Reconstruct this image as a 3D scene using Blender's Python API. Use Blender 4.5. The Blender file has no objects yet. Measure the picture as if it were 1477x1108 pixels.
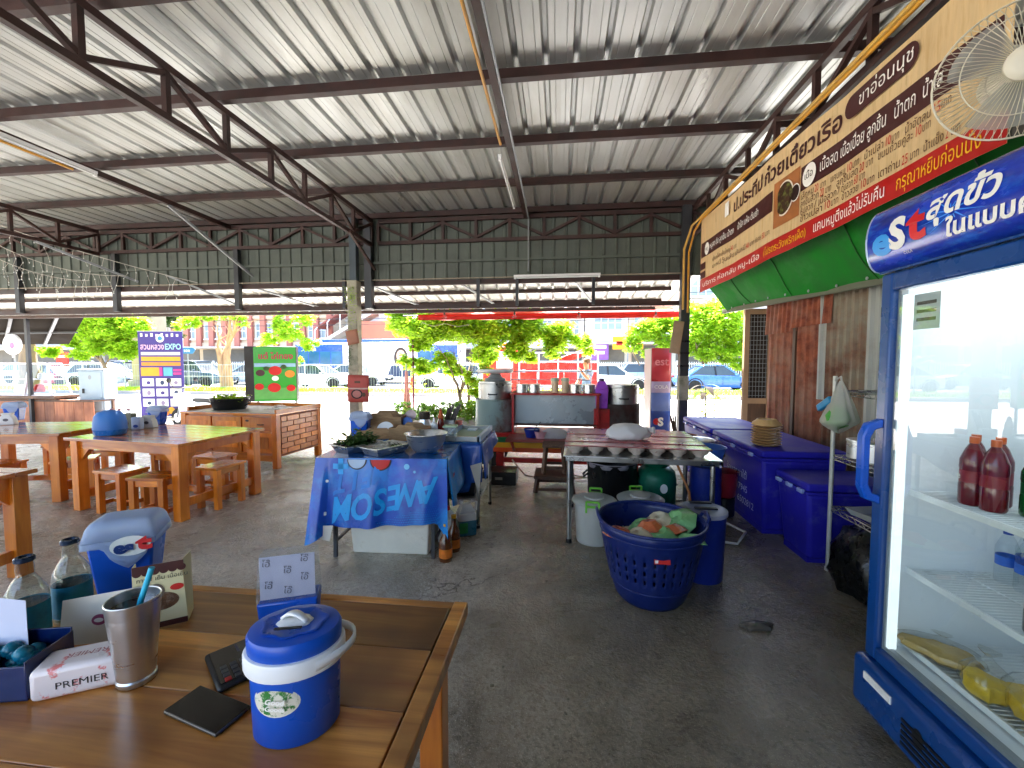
import bpy, bmesh, math, random
from math import sin, cos, pi, radians, tan, atan, sqrt
from mathutils import Vector, Matrix, Euler
R = random.Random(11)
SC = bpy.context.scene
COL = SC.collection

# ---------------------------------------------------------------- camera
CAM = bpy.data.cameras.new('camera'); cam = bpy.data.objects.new('camera', CAM); COL.objects.link(cam)
FPX, EYE = 600.0, 1.5
YAW, PIT = atan(68/FPX), atan(32/FPX)
CAM.sensor_width = 36; CAM.lens = 36*FPX/1477; CAM.clip_start = .05; CAM.clip_end = 2000
cam.location = (0, 0, EYE); cam.rotation_euler = (pi/2-PIT, 0, YAW)
SC.camera = cam
# ---------------------------------------------------------------- world, sun, exposure
SUN_EL, SUN_AZ = radians(58), radians(-28)          # azimuth measured from +Y towards +X
W = bpy.data.worlds.new('World'); SC.world = W; W.use_nodes = True
_n = W.node_tree.nodes; _l = W.node_tree.links
_bg = _n['Background']; _sky = _n.new('ShaderNodeTexSky'); _sky.sky_type = 'NISHITA'; _sky.sun_disc = False
_sky.sun_elevation = SUN_EL; _sky.sun_rotation = SUN_AZ; _sky.air_density = 1.0; _sky.dust_density = 4.0; _sky.ozone_density = 1.0
_l.new(_sky.outputs[0], _bg.inputs[0]); _bg.inputs[1].default_value = 0.15
SL = bpy.data.lights.new('sun', 'SUN'); SL.energy = 5.0; SL.angle = radians(.6); SL.color = (1, .95, .87)
sun = bpy.data.objects.new('sun', SL); COL.objects.link(sun)
sun.rotation_euler = Vector((sin(SUN_AZ)*cos(SUN_EL), cos(SUN_AZ)*cos(SUN_EL), sin(SUN_EL))).to_track_quat('Z', 'Y').to_euler()
SC.view_settings.view_transform = 'Standard'; SC.view_settings.look = 'None'
SC.view_settings.exposure = 3.25; SC.view_settings.gamma = 1; SC.view_settings.use_curve_mapping = False
SC.cycles.max_bounces = 10; SC.cycles.diffuse_bounces = 5; SC.cycles.glossy_bounces = 4
SC.cycles.transmission_bounces = 8; SC.cycles.transparent_max_bounces = 12
SC.cycles.use_denoising = True; SC.cycles.caustics_reflective = False; SC.cycles.caustics_refractive = False
SC.cycles.sample_clamp_indirect = 6

# ---------------------------------------------------------------- surveying helpers: a sight line met with a known distance or height
_d = Vector((-sin(YAW)*cos(PIT), cos(YAW)*cos(PIT), -sin(PIT))); _r = Vector((cos(YAW), sin(YAW), 0)); _u = _r.cross(_d)
def sight(px, py): return _d*FPX + _r*(px-738.5) - _u*(py-554)
def atY(px, py, Y): v = sight(px, py); return Vector((0, 0, EYE)) + v*(Y/v.y)
def atZ(px, py, z=0.): v = sight(px, py); return Vector((0, 0, EYE)) + v*((z-EYE)/v.z)
def atX(px, py, X): v = sight(px, py); return Vector((0, 0, EYE)) + v*(X/v.x)

# ---------------------------------------------------------------- geometry collector
class G:
    def __init__(s): s.v = []; s.f = []; s.m = []; s.cm = 0
    def add(s, vs, fs):
        b = len(s.v); s.v += [tuple(v) for v in vs]
        for f in fs: s.f.append([i+b for i in f]); s.m.append(s.cm)
        return s
    def box(s, c, d, rz=0, M=None):
        x, y, z = d[0]/2, d[1]/2, d[2]/2
        vs = [Vector(p) for p in ((-x,-y,-z),(x,-y,-z),(x,y,-z),(-x,y,-z),(-x,-y,z),(x,-y,z),(x,y,z),(-x,y,z))]
        if rz: m = Matrix.Rotation(rz, 3, 'Z'); vs = [m @ v for v in vs]
        if M is not None: vs = [M @ v for v in vs]
        c = Vector(c); return s.add([v+c for v in vs], [(0,3,2,1),(4,5,6,7),(0,1,5,4),(1,2,6,5),(2,3,7,6),(3,0,4,7)])
    def bx(s, x0, x1, y0, y1, z0, z1): return s.box(((x0+x1)/2,(y0+y1)/2,(z0+z1)/2),(abs(x1-x0),abs(y1-y0),abs(z1-z0)))
    def taper(s, c, d0, d1, h, rz=0):           # frustum: base size d0, top size d1, base centre c
        c = Vector(c); m = Matrix.Rotation(rz, 3, 'Z'); vs = []
        for (d, z) in ((d0, 0), (d1, h)):
            for a, b in ((-1,-1),(1,-1),(1,1),(-1,1)): vs.append(c + m @ Vector((a*d[0]/2, b*d[1]/2, z)))
        return s.add(vs, [(0,3,2,1),(4,5,6,7),(0,1,5,4),(1,2,6,5),(2,3,7,6),(3,0,4,7)])
    def bar(s, p, q, w, h, up=(0,0,1)):         # rectangular bar: w across, h along 'up'
        p, q = Vector(p), Vector(q); t = (q-p).normalized(); up = Vector(up)
        a = t.cross(up)
        if a.length < 1e-4: a = t.cross(Vector((0,1,0)))
        a.normalize(); b = a.cross(t).normalized(); vs = []
        for e in (p, q):
            for i, j in ((-1,-1),(1,-1),(1,1),(-1,1)): vs.append(e + a*(i*w/2) + b*(j*h/2))
        return s.add(vs, [(0,3,2,1),(4,5,6,7),(0,1,5,4),(1,2,6,5),(2,3,7,6),(3,0,4,7)])
    def tube(s, pts, r, n=8, cap=True, closed=False):
        pts = [Vector(p) for p in pts]; k = len(pts); rs = r if isinstance(r, (list, tuple)) else [r]*k; b = len(s.v); prev = None
        for i, p in enumerate(pts):
            if closed: t = pts[(i+1) % k] - pts[i-1]
            else: t = pts[min(i+1, k-1)] - pts[max(i-1, 0)]
            t.normalize()
            if prev is None:
                a = t.cross(Vector((0,0,1)))
                if a.length < .05: a = t.cross(Vector((0,1,0)))
            else: a = prev - t*prev.dot(t)
            a.normalize(); prev = a; c = t.cross(a)
            for j in range(n): th = 2*pi*j/n; s.v.append(tuple(p + (a*cos(th) + c*sin(th))*rs[i]))
        for i in range(k if closed else k-1):
            for j in range(n):
                i2 = (i+1) % k
                s.f.append([b+i*n+j, b+i*n+(j+1) % n, b+i2*n+(j+1) % n, b+i2*n+j]); s.m.append(s.cm)
        if cap and not closed:
            s.f.append([b+j for j in range(n)][::-1]); s.m.append(s.cm); s.f.append([b+(k-1)*n+j for j in range(n)]); s.m.append(s.cm)
        return s
    def lathe(s, prof, n=24, c=(0,0,0), sy=1., M=None, a0=0., fn=None):   # profile [(r, z)] bottom to top; r = 0 closes
        c = Vector(c); b = len(s.v); k = len(prof)
        for (r, z) in prof:
            for j in range(n):
                th = a0 + 2*pi*j/n; rr = r*(fn(th, z) if fn else 1); p = Vector((rr*cos(th), rr*sin(th)*sy, z))
                if M is not None: p = M @ p
                s.v.append(tuple(p+c))
        for i in range(k-1):
            for j in range(n):
                s.f.append([b+i*n+j, b+i*n+(j+1) % n, b+(i+1)*n+(j+1) % n, b+(i+1)*n+j]); s.m.append(s.cm)
        if prof[0][0] > 1e-5: s.f.append([b+j for j in range(n)][::-1]); s.m.append(s.cm)
        if prof[-1][0] > 1e-5: s.f.append([b+(k-1)*n+j for j in range(n)]); s.m.append(s.cm)
        return s
    def shell(s, prof, n=24, c=(0,0,0), sy=1., M=None, fn=None):           # open lathe, no caps
        m0 = len(s.f); s.lathe([(max(r,1e-6), z) for r, z in prof], n, c, sy, M, 0., fn)
        while len(s.f) > m0 and len(s.f[-1]) == n and n != 4: s.f.pop(); s.m.pop()
        return s
    def prism(s, poly, z0, z1, M=None):         # 2D outline in XY, extruded in z, then M
        n = len(poly); vs = [Vector((x, y, z0)) for x, y in poly] + [Vector((x, y, z1)) for x, y in poly]
        if M is not None: vs = [M @ v for v in vs]
        return s.add(vs, [list(range(n))[::-1], list(range(n, 2*n))] + [(i, (i+1) % n, n+(i+1) % n, n+i) for i in range(n)])
    def poly(s, pts): return s.add(pts, [list(range(len(pts)))])
    def disc(s, c, r, n=20, M=None, sy=1.):
        c = Vector(c); vs = []
        for j in range(n):
            p = Vector((r*cos(2*pi*j/n), r*sy*sin(2*pi*j/n), 0))
            vs.append(c + (M @ p if M is not None else p))
        return s.poly(vs)
    def grid(s, fn, nu, nv):
        b = len(s.v)
        for j in range(nv+1):
            for i in range(nu+1): s.v.append(tuple(fn(i/nu, j/nv)))
        for j in range(nv):
            for i in range(nu):
                a = b+j*(nu+1)+i; s.f.append([a, a+1, a+nu+2, a+nu+1]); s.m.append(s.cm)
        return s
    def mesh(s, name, mats, smooth=0):
        me = bpy.data.meshes.new(name); me.from_pydata(s.v, [], s.f)
        for m in (mats if isinstance(mats, (list, tuple)) else [mats]): me.materials.append(m)
        if isinstance(mats, (list, tuple)): me.polygons.foreach_set('material_index', s.m)
        if smooth:
            me.polygons.foreach_set('use_smooth', [True]*len(me.polygons)); me.set_sharp_from_angle(angle=radians(smooth))
        me.update(); return me
    def obj(s, name, mats, parent=None, smooth=0, bevel=0, solid=0, label=None, seg=2):
        o = bpy.data.objects.new(name, s.mesh(name, mats, smooth)); COL.objects.link(o)
        if parent: o.parent = parent
        if solid: m = o.modifiers.new('solid', 'SOLIDIFY'); m.thickness = solid; m.offset = 0
        if bevel:
            m = o.modifiers.new('bevel', 'BEVEL'); m.width = bevel; m.segments = seg; m.limit_method = 'ANGLE'; m.angle_limit = radians(40)
            if not smooth: o.data.polygons.foreach_set('use_smooth', [True]*len(o.data.polygons)); o.data.set_sharp_from_angle(angle=radians(50)); m.harden_normals = False
        if label: o['label'] = label
        return o

def inst(name, me, parent=None, M=None, loc=None, rz=0):
    o = bpy.data.objects.new(name, me); COL.objects.link(o)
    if parent: o.parent = parent
    if M is not None: o.matrix_local = M
    if loc is not None: o.location = loc
    if rz: o.rotation_euler = (0, 0, rz)
    return o
def thing(name, label, cat, loc=(0,0,0), rz=0, group=None):
    o = bpy.data.objects.new(name, None); COL.objects.link(o); o.empty_display_size = .1
    o.location = loc; o.rotation_euler = (0, 0, rz); return tag(o, label, cat, group)
def tag(o, label, cat, group=None, kind=None):
    if label: o['label'] = label
    if cat: o['category'] = cat
    if group: o['group'] = group
    if kind: o['kind'] = kind
    return o
def struct(o): o['kind'] = 'structure'; return o
def copy_tree(o, loc=None, rz=None, label=None, parent=None):
    c = o.copy(); COL.objects.link(c)
    if parent: c.parent = parent
    if loc is not None: c.location = loc
    if rz is not None: c.rotation_euler = (0, 0, rz)
    if label: c['label'] = label
    for ch in KIDS.get(o.name) or [x for x in o.children]: copy_tree(ch, parent=c)
    return c
KIDS = {}
def text(s, size, mat, parent, loc, rot=(pi/2,0,0), name='lettering', align='LEFT', sx=1., shear=0., bold=0., M=None, ext=0.):
    cu = bpy.data.curves.new(name, 'FONT'); cu.body = s; cu.size = size; cu.align_x = align; cu.align_y = 'CENTER'
    cu.resolution_u = 3; cu.shear = shear; cu.offset = bold; cu.extrude = ext; cu.materials.append(mat)
    o = bpy.data.objects.new(name, cu); COL.objects.link(o)
    if parent: o.parent = parent
    if M is not None: o.matrix_local = M @ Matrix.Translation(loc) @ Matrix.Diagonal((sx, 1, 1, 1))
    else: o.location = loc; o.rotation_euler = rot; o.scale = (sx, 1, 1)
    return o

# ---------------------------------------------------------------- materials
def lin(h):
    h = h.lstrip('#'); c = [int(h[i:i+2], 16)/255 for i in (0, 2, 4)]
    return tuple(x/12.92 if x <= .04045 else ((x+.055)/1.055)**2.4 for x in c)
_MC = {}
def pm(name, col, rough=.5, metal=0, var=.12, scale=6, bump=0., bscale=60, coat=0., trans=0., ior=1.45, alpha=1., emit=0., dirt=None, dscale=3, dlo=.5, dhi=.7, stretch=(1,1,1), rvar=.12, spec=.5, sss=0., world=False, trl=0.):
    if name in _MC: return _MC[name]
    m = bpy.data.materials.new(name); m.use_nodes = True; nt = m.node_tree; N = nt.nodes; L = nt.links; b = N['Principled BSDF']
    if isinstance(col, str): col = lin(col)
    tc = N.new('ShaderNodeTexCoord'); mp = N.new('ShaderNodeMapping'); mp.inputs['Scale'].default_value = stretch
    oi = N.new('ShaderNodeObjectInfo'); mu = N.new('ShaderNodeMath'); mu.operation = 'MULTIPLY'; mu.inputs[1].default_value = 0 if world else 37.
    L.new(oi.outputs['Random'], mu.inputs[0]); ad = N.new('ShaderNodeVectorMath'); ad.operation = 'ADD'
    L.new(tc.outputs['Object'], mp.inputs[0]); L.new(mp.outputs[0], ad.inputs[0]); L.new(mu.outputs[0], ad.inputs[1])
    nz = N.new('ShaderNodeTexNoise'); nz.inputs['Scale'].default_value = scale; nz.inputs['Detail'].default_value = 5; nz.inputs['Roughness'].default_value = .6
    L.new(ad.outputs[0], nz.inputs[0])
    rp = N.new('ShaderNodeValToRGB'); rp.color_ramp.elements[0].position = .3; rp.color_ramp.elements[1].position = .7
    rp.color_ramp.elements[0].color = tuple(max(0, c*(1-var)) for c in col)+(1,); rp.color_ramp.elements[1].color = tuple(min(1, c*(1+var)) for c in col)+(1,)
    L.new(nz.outputs[0], rp.inputs[0]); out = rp.outputs[0]
    if dirt:
        n2 = N.new('ShaderNodeTexNoise'); n2.inputs['Scale'].default_value = dscale; n2.inputs['Detail'].default_value = 7; n2.inputs['Roughness'].default_value = .68
        L.new(ad.outputs[0], n2.inputs[0]); mr = N.new('ShaderNodeMapRange'); mr.inputs[1].default_value = dlo; mr.inputs[2].default_value = dhi
        L.new(n2.outputs[0], mr.inputs[0]); mx = N.new('ShaderNodeMix'); mx.data_type = 'RGBA'
        L.new(mr.outputs[0], mx.inputs[0]); L.new(out, mx.inputs[6]); mx.inputs[7].default_value = (lin(dirt) if isinstance(dirt, str) else dirt)+(1,); out = mx.outputs[2]
    L.new(out, b.inputs['Base Color'])
    mr2 = N.new('ShaderNodeMapRange'); mr2.inputs[3].default_value = max(.02, rough-rvar); mr2.inputs[4].default_value = min(1, rough+rvar)
    mr2.inputs[1].default_value = .3; mr2.inputs[2].default_value = .7
    L.new(nz.outputs[0], mr2.inputs[0]); L.new(mr2.outputs[0], b.inputs['Roughness'])
    b.inputs['Metallic'].default_value = metal; b.inputs['IOR'].default_value = ior; b.inputs['Transmission Weight'].default_value = trans
    b.inputs['Alpha'].default_value = alpha; b.inputs['Coat Weight'].default_value = coat; b.inputs['Coat Roughness'].default_value = .12
    b.inputs['Specular IOR Level'].default_value = spec
    if sss: b.inputs['Subsurface Weight'].default_value = sss; b.inputs['Subsurface Radius'].default_value = (.02, .02, .02)
    if emit: b.inputs['Emission Color'].default_value = tuple(col)+(1,); b.inputs['Emission Strength'].default_value = emit
    if bump:
        nb = N.new('ShaderNodeTexNoise'); nb.inputs['Scale'].default_value = bscale; nb.inputs['Detail'].default_value = 4
        L.new(ad.outputs[0], nb.inputs[0]); bp = N.new('ShaderNodeBump'); bp.inputs['Strength'].default_value = bump; bp.inputs['Distance'].default_value = .01
        L.new(nb.outputs[0], bp.inputs['Height']); L.new(bp.outputs[0], b.inputs['Normal'])
    if trl:
        tr = N.new('ShaderNodeBsdfTranslucent'); L.new(out, tr.inputs[0]); ms = N.new('ShaderNodeMixShader'); ms.inputs[0].default_value = trl
        L.new(b.outputs[0], ms.inputs[1]); L.new(tr.outputs[0], ms.inputs[2]); L.new(ms.outputs[0], N['Material Output'].inputs[0])
    _MC[name] = m; return m
def pane(name, tint=(1,1,1), refl=1., rough=.0, ior=1.45):
    m = bpy.data.materials.new(name); m.use_nodes = True; nt = m.node_tree; N = nt.nodes; L = nt.links; N.remove(N['Principled BSDF'])
    t = N.new('ShaderNodeBsdfTransparent'); t.inputs[0].default_value = tint+(1,); g = N.new('ShaderNodeBsdfGlossy'); g.inputs[1].default_value = rough
    f = N.new('ShaderNodeFresnel'); f.inputs[0].default_value = ior; k = N.new('ShaderNodeMath'); k.operation = 'MULTIPLY'; k.inputs[1].default_value = refl; k.use_clamp = True
    ge = N.new('ShaderNodeNewGeometry'); iv = N.new('ShaderNodeMath'); iv.operation = 'SUBTRACT'; iv.inputs[0].default_value = 1; L.new(ge.outputs['Backfacing'], iv.inputs[1])
    k2 = N.new('ShaderNodeMath'); k2.operation = 'MULTIPLY'; L.new(f.outputs[0], k2.inputs[0]); L.new(iv.outputs[0], k2.inputs[1]); L.new(k2.outputs[0], k.inputs[0]); ms = N.new('ShaderNodeMixShader'); L.new(k.outputs[0], ms.inputs[0]); L.new(t.outputs[0], ms.inputs[1]); L.new(g.outputs[0], ms.inputs[2])
    L.new(ms.outputs[0], N['Material Output'].inputs[0]); return m
def frost(name, tint, op=.45, rough=.35):      # thin milky plastic: part clear, part diffuse and translucent
    m = bpy.data.materials.new(name); m.use_nodes = True; nt = m.node_tree; N = nt.nodes; L = nt.links; b = N['Principled BSDF']
    b.inputs['Base Color'].default_value = tint+(1,); b.inputs['Roughness'].default_value = rough
    t = N.new('ShaderNodeBsdfTransparent'); t.inputs[0].default_value = tuple(.5+.5*c for c in tint)+(1,)
    tr = N.new('ShaderNodeBsdfTranslucent'); tr.inputs[0].default_value = tint+(1,)
    m1 = N.new('ShaderNodeMixShader'); m1.inputs[0].default_value = .4; L.new(b.outputs[0], m1.inputs[1]); L.new(tr.outputs[0], m1.inputs[2])
    m2 = N.new('ShaderNodeMixShader'); m2.inputs[0].default_value = op; L.new(t.outputs[0], m2.inputs[1]); L.new(m1.outputs[0], m2.inputs[2])
    L.new(m2.outputs[0], N['Material Output'].inputs[0]); return m
def wood(name, c1, c2, rough=.35, scale=1., coat=.3, axis=0, dark=None, bump=.15, vlo=.72, vhi=1.22, gr=1.):
    if name in _MC: return _MC[name]
    m = bpy.data.materials.new(name); m.use_nodes = True; nt = m.node_tree; N = nt.nodes; L = nt.links; b = N['Principled BSDF']
    tc = N.new('ShaderNodeTexCoord'); oi = N.new('ShaderNodeObjectInfo'); mu = N.new('ShaderNodeMath'); mu.operation = 'MULTIPLY'; mu.inputs[1].default_value = 23.
    L.new(oi.outputs['Random'], mu.inputs[0]); ad = N.new('ShaderNodeVectorMath'); ad.operation = 'ADD'; L.new(tc.outputs['Object'], ad.inputs[0]); L.new(mu.outputs[0], ad.inputs[1])
    mp = N.new('ShaderNodeMapping'); sc = [14*scale*gr]*3; sc[axis] = 1.1*scale; mp.inputs['Scale'].default_value = sc; L.new(ad.outputs[0], mp.inputs[0])
    nz = N.new('ShaderNodeTexNoise'); nz.inputs['Scale'].default_value = 1.6; nz.inputs['Detail'].default_value = 6; nz.inputs['Roughness'].default_value = .6; nz.inputs['Distortion'].default_value = .6
    L.new(mp.outputs[0], nz.inputs[0]); rp = N.new('ShaderNodeValToRGB'); e = rp.color_ramp.elements
    c1 = lin(c1) if isinstance(c1, str) else c1; c2 = lin(c2) if isinstance(c2, str) else c2
    e[0].position = .32; e[0].color = c1+(1,); e[1].position = .66; e[1].color = c2+(1,)
    L.new(nz.outputs[0], rp.inputs[0]); out = rp.outputs[0]
    n3 = N.new('ShaderNodeTexNoise'); n3.inputs['Scale'].default_value = 2.2; n3.inputs['Detail'].default_value = 3; L.new(ad.outputs[0], n3.inputs[0])
    mr = N.new('ShaderNodeMapRange'); mr.inputs[1].default_value = .42; mr.inputs[2].default_value = .72; L.new(n3.outputs[0], mr.inputs[0])
    mx = N.new('ShaderNodeMix'); mx.data_type = 'RGBA'; L.new(mr.outputs[0], mx.inputs[0]); L.new(out, mx.inputs[6])
    dk = (lin(dark) if isinstance(dark, str) else dark) if dark else tuple(c*.62 for c in c1); mx.inputs[7].default_value = dk+(1,); out = mx.outputs[2]
    hv = N.new('ShaderNodeHueSaturation'); m3 = N.new('ShaderNodeMapRange'); m3.inputs[3].default_value = vlo; m3.inputs[4].default_value = vhi
    L.new(oi.outputs['Random'], m3.inputs[0]); L.new(m3.outputs[0], hv.inputs['Value']); L.new(out, hv.inputs['Color']); L.new(hv.outputs[0], b.inputs['Base Color'])
    mr3 = N.new('ShaderNodeMapRange'); mr3.inputs[3].default_value = rough-.1; mr3.inputs[4].default_value = rough+.15; L.new(nz.outputs[0], mr3.inputs[0]); L.new(mr3.outputs[0], b.inputs['Roughness'])
    b.inputs['Coat Weight'].default_value = coat; b.inputs['Coat Roughness'].default_value = .12 if coat > .9 else .18
    bp = N.new('ShaderNodeBump'); bp.inputs['Strength'].default_value = bump; bp.inputs['Distance'].default_value = .004; L.new(nz.outputs[0], bp.inputs['Height']); L.new(bp.outputs[0], b.inputs['Normal'])
    _MC[name] = m; return m
def leafmat(name, c1, c2, trl=.35):
    m = bpy.data.materials.new(name); m.use_nodes = True; nt = m.node_tree; N = nt.nodes; L = nt.links; b = N['Principled BSDF']
    tc = N.new('ShaderNodeTexCoord'); nz = N.new('ShaderNodeTexNoise'); nz.inputs['Scale'].default_value = 3.; nz.inputs['Detail'].default_value = 6; L.new(tc.outputs['Object'], nz.inputs[0])
    rp = N.new('ShaderNodeValToRGB'); rp.color_ramp.elements[0].position = .35; rp.color_ramp.elements[1].position = .65
    rp.color_ramp.elements[0].color = c1+(1,); rp.color_ramp.elements[1].color = c2+(1,); L.new(nz.outputs[0], rp.inputs[0]); L.new(rp.outputs[0], b.inputs['Base Color'])
    b.inputs['Roughness'].default_value = .45; tr = N.new('ShaderNodeBsdfTranslucent'); hs = N.new('ShaderNodeHueSaturation'); hs.inputs['Value'].default_value = 1.5
    L.new(rp.outputs[0], hs.inputs['Color']); L.new(hs.outputs[0], tr.inputs[0]); ms = N.new('ShaderNodeMixShader'); ms.inputs[0].default_value = trl
    L.new(b.outputs[0], ms.inputs[1]); L.new(tr.outputs[0], ms.inputs[2]); L.new(ms.outputs[0], N['Material Output'].inputs[0]); return m

STEEL_BR = pm('primer_steel', '#3b2521', .55, .0, .25, 5, .1, dirt='#2a2220', dscale=4)
STEEL_DK = pm('dark_steel', '#3a3c40', .45, .3, .2, 5)
STEEL_GY = pm('grey_painted_steel', '#8b9094', .4, .2, .12, 5)
STEEL_BLUE = pm('blue_grey_post_paint', '#3d4a52', .5, .0, .2, 5)
STAIN = pm('stainless', '#d3d4d2', .3, .92, .04, 8, stretch=(1,1,6), rvar=.05)
STAIN_D = pm('dull_stainless', '#a7a7a4', .34, 1., .15, 8, .05, 60)
GALV = pm('galvanised', '#b4b9b8', .42, .75, .12, 12)
WHITE_PL = pm('white_plastic', '#eef0f0', .35, 0, .03, 4)
GREY_PL = pm('grey_plastic', '#8b9199', .45, 0, .05, 4)
BLACK_PL = pm('black_plastic', '#17181a', .35, 0, .2, 8)
BLACK_GL = pm('black_glass', '#07080a', .12, 0, .1, 4, spec=.25)
BLUE_PL = pm('blue_plastic', '#0a3f9e', .3, 0, .08, 4)
BLUE_BR = pm('bright_blue_plastic', '#1152bd', .28, 0, .06, 4)
BLUE_DP = pm('deep_blue_plastic', '#122a86', .38, 0, .15, 4, .05, 80, dirt='#3a4a8e', dscale=9, dlo=.56, dhi=.75)
BLUE_BOX = pm('ice_box_blue', '#221fa0', .5, 0, .16, 3, .12, 45, dirt='#4a4aa0', dscale=8, dlo=.54, dhi=.78, spec=.3)
BLUE_FR = pm('fridge_blue', '#0d4284', .3, 0, .06, 3, coat=.3)
RED = pm('red_paint', '#b3201d', .4, 0, .12, 5, dirt='#5c1a16', dscale=5)
GREEN = pm('green_paint', '#1b6b3c', .4, 0, .1, 4)
YELLOW = pm('yellow_paint', '#e0a51e', .45, 0, .1, 4)
GOLD = pm('yellow_conduit', '#c98f23', .4, 0, .15, 6)
PINE = wood('varnished_pine', '#d56f0e', '#f5962c', .3, 1., .4, 2, '#b85a0c')
PINEX = wood('varnished_pine_top', '#cf6a10', '#f0952c', .2, 1., 1., 0, '#a8520e')
PLANK = wood('worn_table_plank', '#8a4a16', '#e0a050', .3, .55, .3, 0, '#6b4018', .3, .68, 1.6, 1.5)
DKWOOD = wood('old_brown_wood', '#4c3326', '#75553f', .6, 1., 0, 2)
GLASS = pane('clear_pane', (.94,.97,.96), 2.0)
CARGLASS = pm('car_window', '#3a454d', .08, 0, .1, 2, coat=.5)
TYRE = pm('tyre_rubber', '#1c1c1d', .8, 0, .1, 9)
RIM = pm('alloy_rim', '#b5b8bb', .3, .8, .05, 6)
LEAF = leafmat('leaf_green', (.08,.19,.02), (.17,.30,.03), .45)
LEAF_Y = leafmat('leaf_yellow_green', (.22,.38,.015), (.38,.53,.035), .6)
LEAF_D = leafmat('leaf_dark', (.035,.085,.02), (.08,.15,.03))
BARK = pm('bark', '#7d6a55', .9, 0, .3, 6, .6, 18, stretch=(1,1,.25))
PAPER = pm('paper', '#d8d4c8', .7, 0, .06, 6)
INK = pm('dark_ink', '#241a18', .6, 0, .05)
W_INK = pm('white_ink', '#f3f1ea', .5, 0, .02)
R_INK = pm('red_ink', '#c4221c', .5, 0, .04)
Y_INK = pm('yellow_ink', '#f0b81c', .5, 0, .04)
# ================================================================ SETTING
def concrete(name, c1, c2, c3, rough=.6, wet=True, dark_side=False):
    m = bpy.data.materials.new(name); m.use_nodes = True; nt = m.node_tree; N = nt.nodes; L = nt.links; b = N['Principled BSDF']
    tc = N.new('ShaderNodeTexCoord')
    def noise(s, d=6, r=.65, dist=0):
        n = N.new('ShaderNodeTexNoise'); n.inputs['Scale'].default_value = s; n.inputs['Detail'].default_value = d; n.inputs['Roughness'].default_value = r; n.inputs['Distortion'].default_value = dist
        L.new(tc.outputs['Object'], n.inputs[0]); return n.outputs[0]
    def rng(v, a, c, lo=0., hi=1.):
        k = N.new('ShaderNodeMapRange'); k.inputs[1].default_value = a; k.inputs[2].default_value = c; k.inputs[3].default_value = lo; k.inputs[4].default_value = hi; L.new(v, k.inputs[0]); return k.outputs[0]
    def mix(f, a, c):
        x = N.new('ShaderNodeMix'); x.data_type = 'RGBA'; L.new(f, x.inputs[0])
        for i, q in ((6, a), (7, c)):
            if isinstance(q, tuple): x.inputs[i].default_value = q+(1,)
            else: L.new(q, x.inputs[i])
        return x.outputs[2]
    big = noise(.7, 8, .7, .8); mid = noise(3.5, 8, .7, .4); fine = noise(45, 4, .7); spk = noise(160, 2, .5)
    col = mix(rng(big, .40, .58), c1, c2); col = mix(rng(mid, .50, .62), col, c3); col = mix(rng(noise(1.9, 8, .72, 1.2), .56, .66, 0, .55), col, tuple(x*.5 for x in c1)); col = mix(rng(noise(9, 6, .7, .3), .58, .7, 0, .35), col, tuple(min(1, x*1.25) for x in c2)); col = mix(rng(fine, .45, .75, 0, .8), col, tuple(x*.55 for x in c1)); col = mix(rng(spk, .62, .7, 0, .7), col, tuple(min(1, x*1.9) for x in c2))
    if dark_side:      # brown tone multiplied over the right foreground, with an irregular edge
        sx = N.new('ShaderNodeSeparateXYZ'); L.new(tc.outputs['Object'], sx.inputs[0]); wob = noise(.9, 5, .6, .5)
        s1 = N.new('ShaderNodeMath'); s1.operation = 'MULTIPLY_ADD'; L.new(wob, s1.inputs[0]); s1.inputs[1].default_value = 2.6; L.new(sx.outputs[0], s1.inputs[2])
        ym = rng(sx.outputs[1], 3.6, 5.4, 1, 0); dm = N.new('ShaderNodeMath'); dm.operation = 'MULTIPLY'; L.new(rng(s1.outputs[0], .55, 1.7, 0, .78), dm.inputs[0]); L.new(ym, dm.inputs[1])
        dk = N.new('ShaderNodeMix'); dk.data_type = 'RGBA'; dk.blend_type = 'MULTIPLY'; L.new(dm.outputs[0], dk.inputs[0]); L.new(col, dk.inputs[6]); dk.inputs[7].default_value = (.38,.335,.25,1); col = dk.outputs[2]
    L.new(col, b.inputs['Base Color']); b.inputs['Specular IOR Level'].default_value = .55
    L.new(rng(mid, .4, .7, rough-.22 if wet else rough-.05, rough+.15), b.inputs['Roughness'])
    vo = N.new('ShaderNodeTexVoronoi'); vo.feature = 'DISTANCE_TO_EDGE'; vo.inputs['Scale'].default_value = .55
    mpn = N.new('ShaderNodeMapping'); ad = N.new('ShaderNodeVectorMath'); ad.operation = 'ADD'; nn = N.new('ShaderNodeTexNoise'); nn.inputs['Scale'].default_value = 2.5; nn.inputs['Detail'].default_value = 5
    L.new(tc.outputs['Object'], nn.inputs[0]); L.new(tc.outputs['Object'], ad.inputs[0]); L.new(nn.outputs[1], ad.inputs[1]); L.new(ad.outputs[0], vo.inputs[0])
    crack = rng(vo.outputs[0], .0, .006, 1, 0)
    cm = N.new('ShaderNodeMath'); cm.operation = 'MULTIPLY'; L.new(crack, cm.inputs[0]); L.new(rng(big, .45, .55), cm.inputs[1])
    L.new(mix(cm.outputs[0], col, tuple(x*.35 for x in c1)), b.inputs['Base Color'])
    bp = N.new('ShaderNodeBump'); bp.inputs['Strength'].default_value = .6; bp.inputs['Distance'].default_value = .01
    mm = N.new('ShaderNodeMath'); mm.operation = 'ADD'; L.new(fine, mm.inputs[0]); L.new(mid, mm.inputs[1]); L.new(mm.outputs[0], bp.inputs['Height']); L.new(bp.outputs[0], b.inputs['Normal'])
    return m
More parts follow.
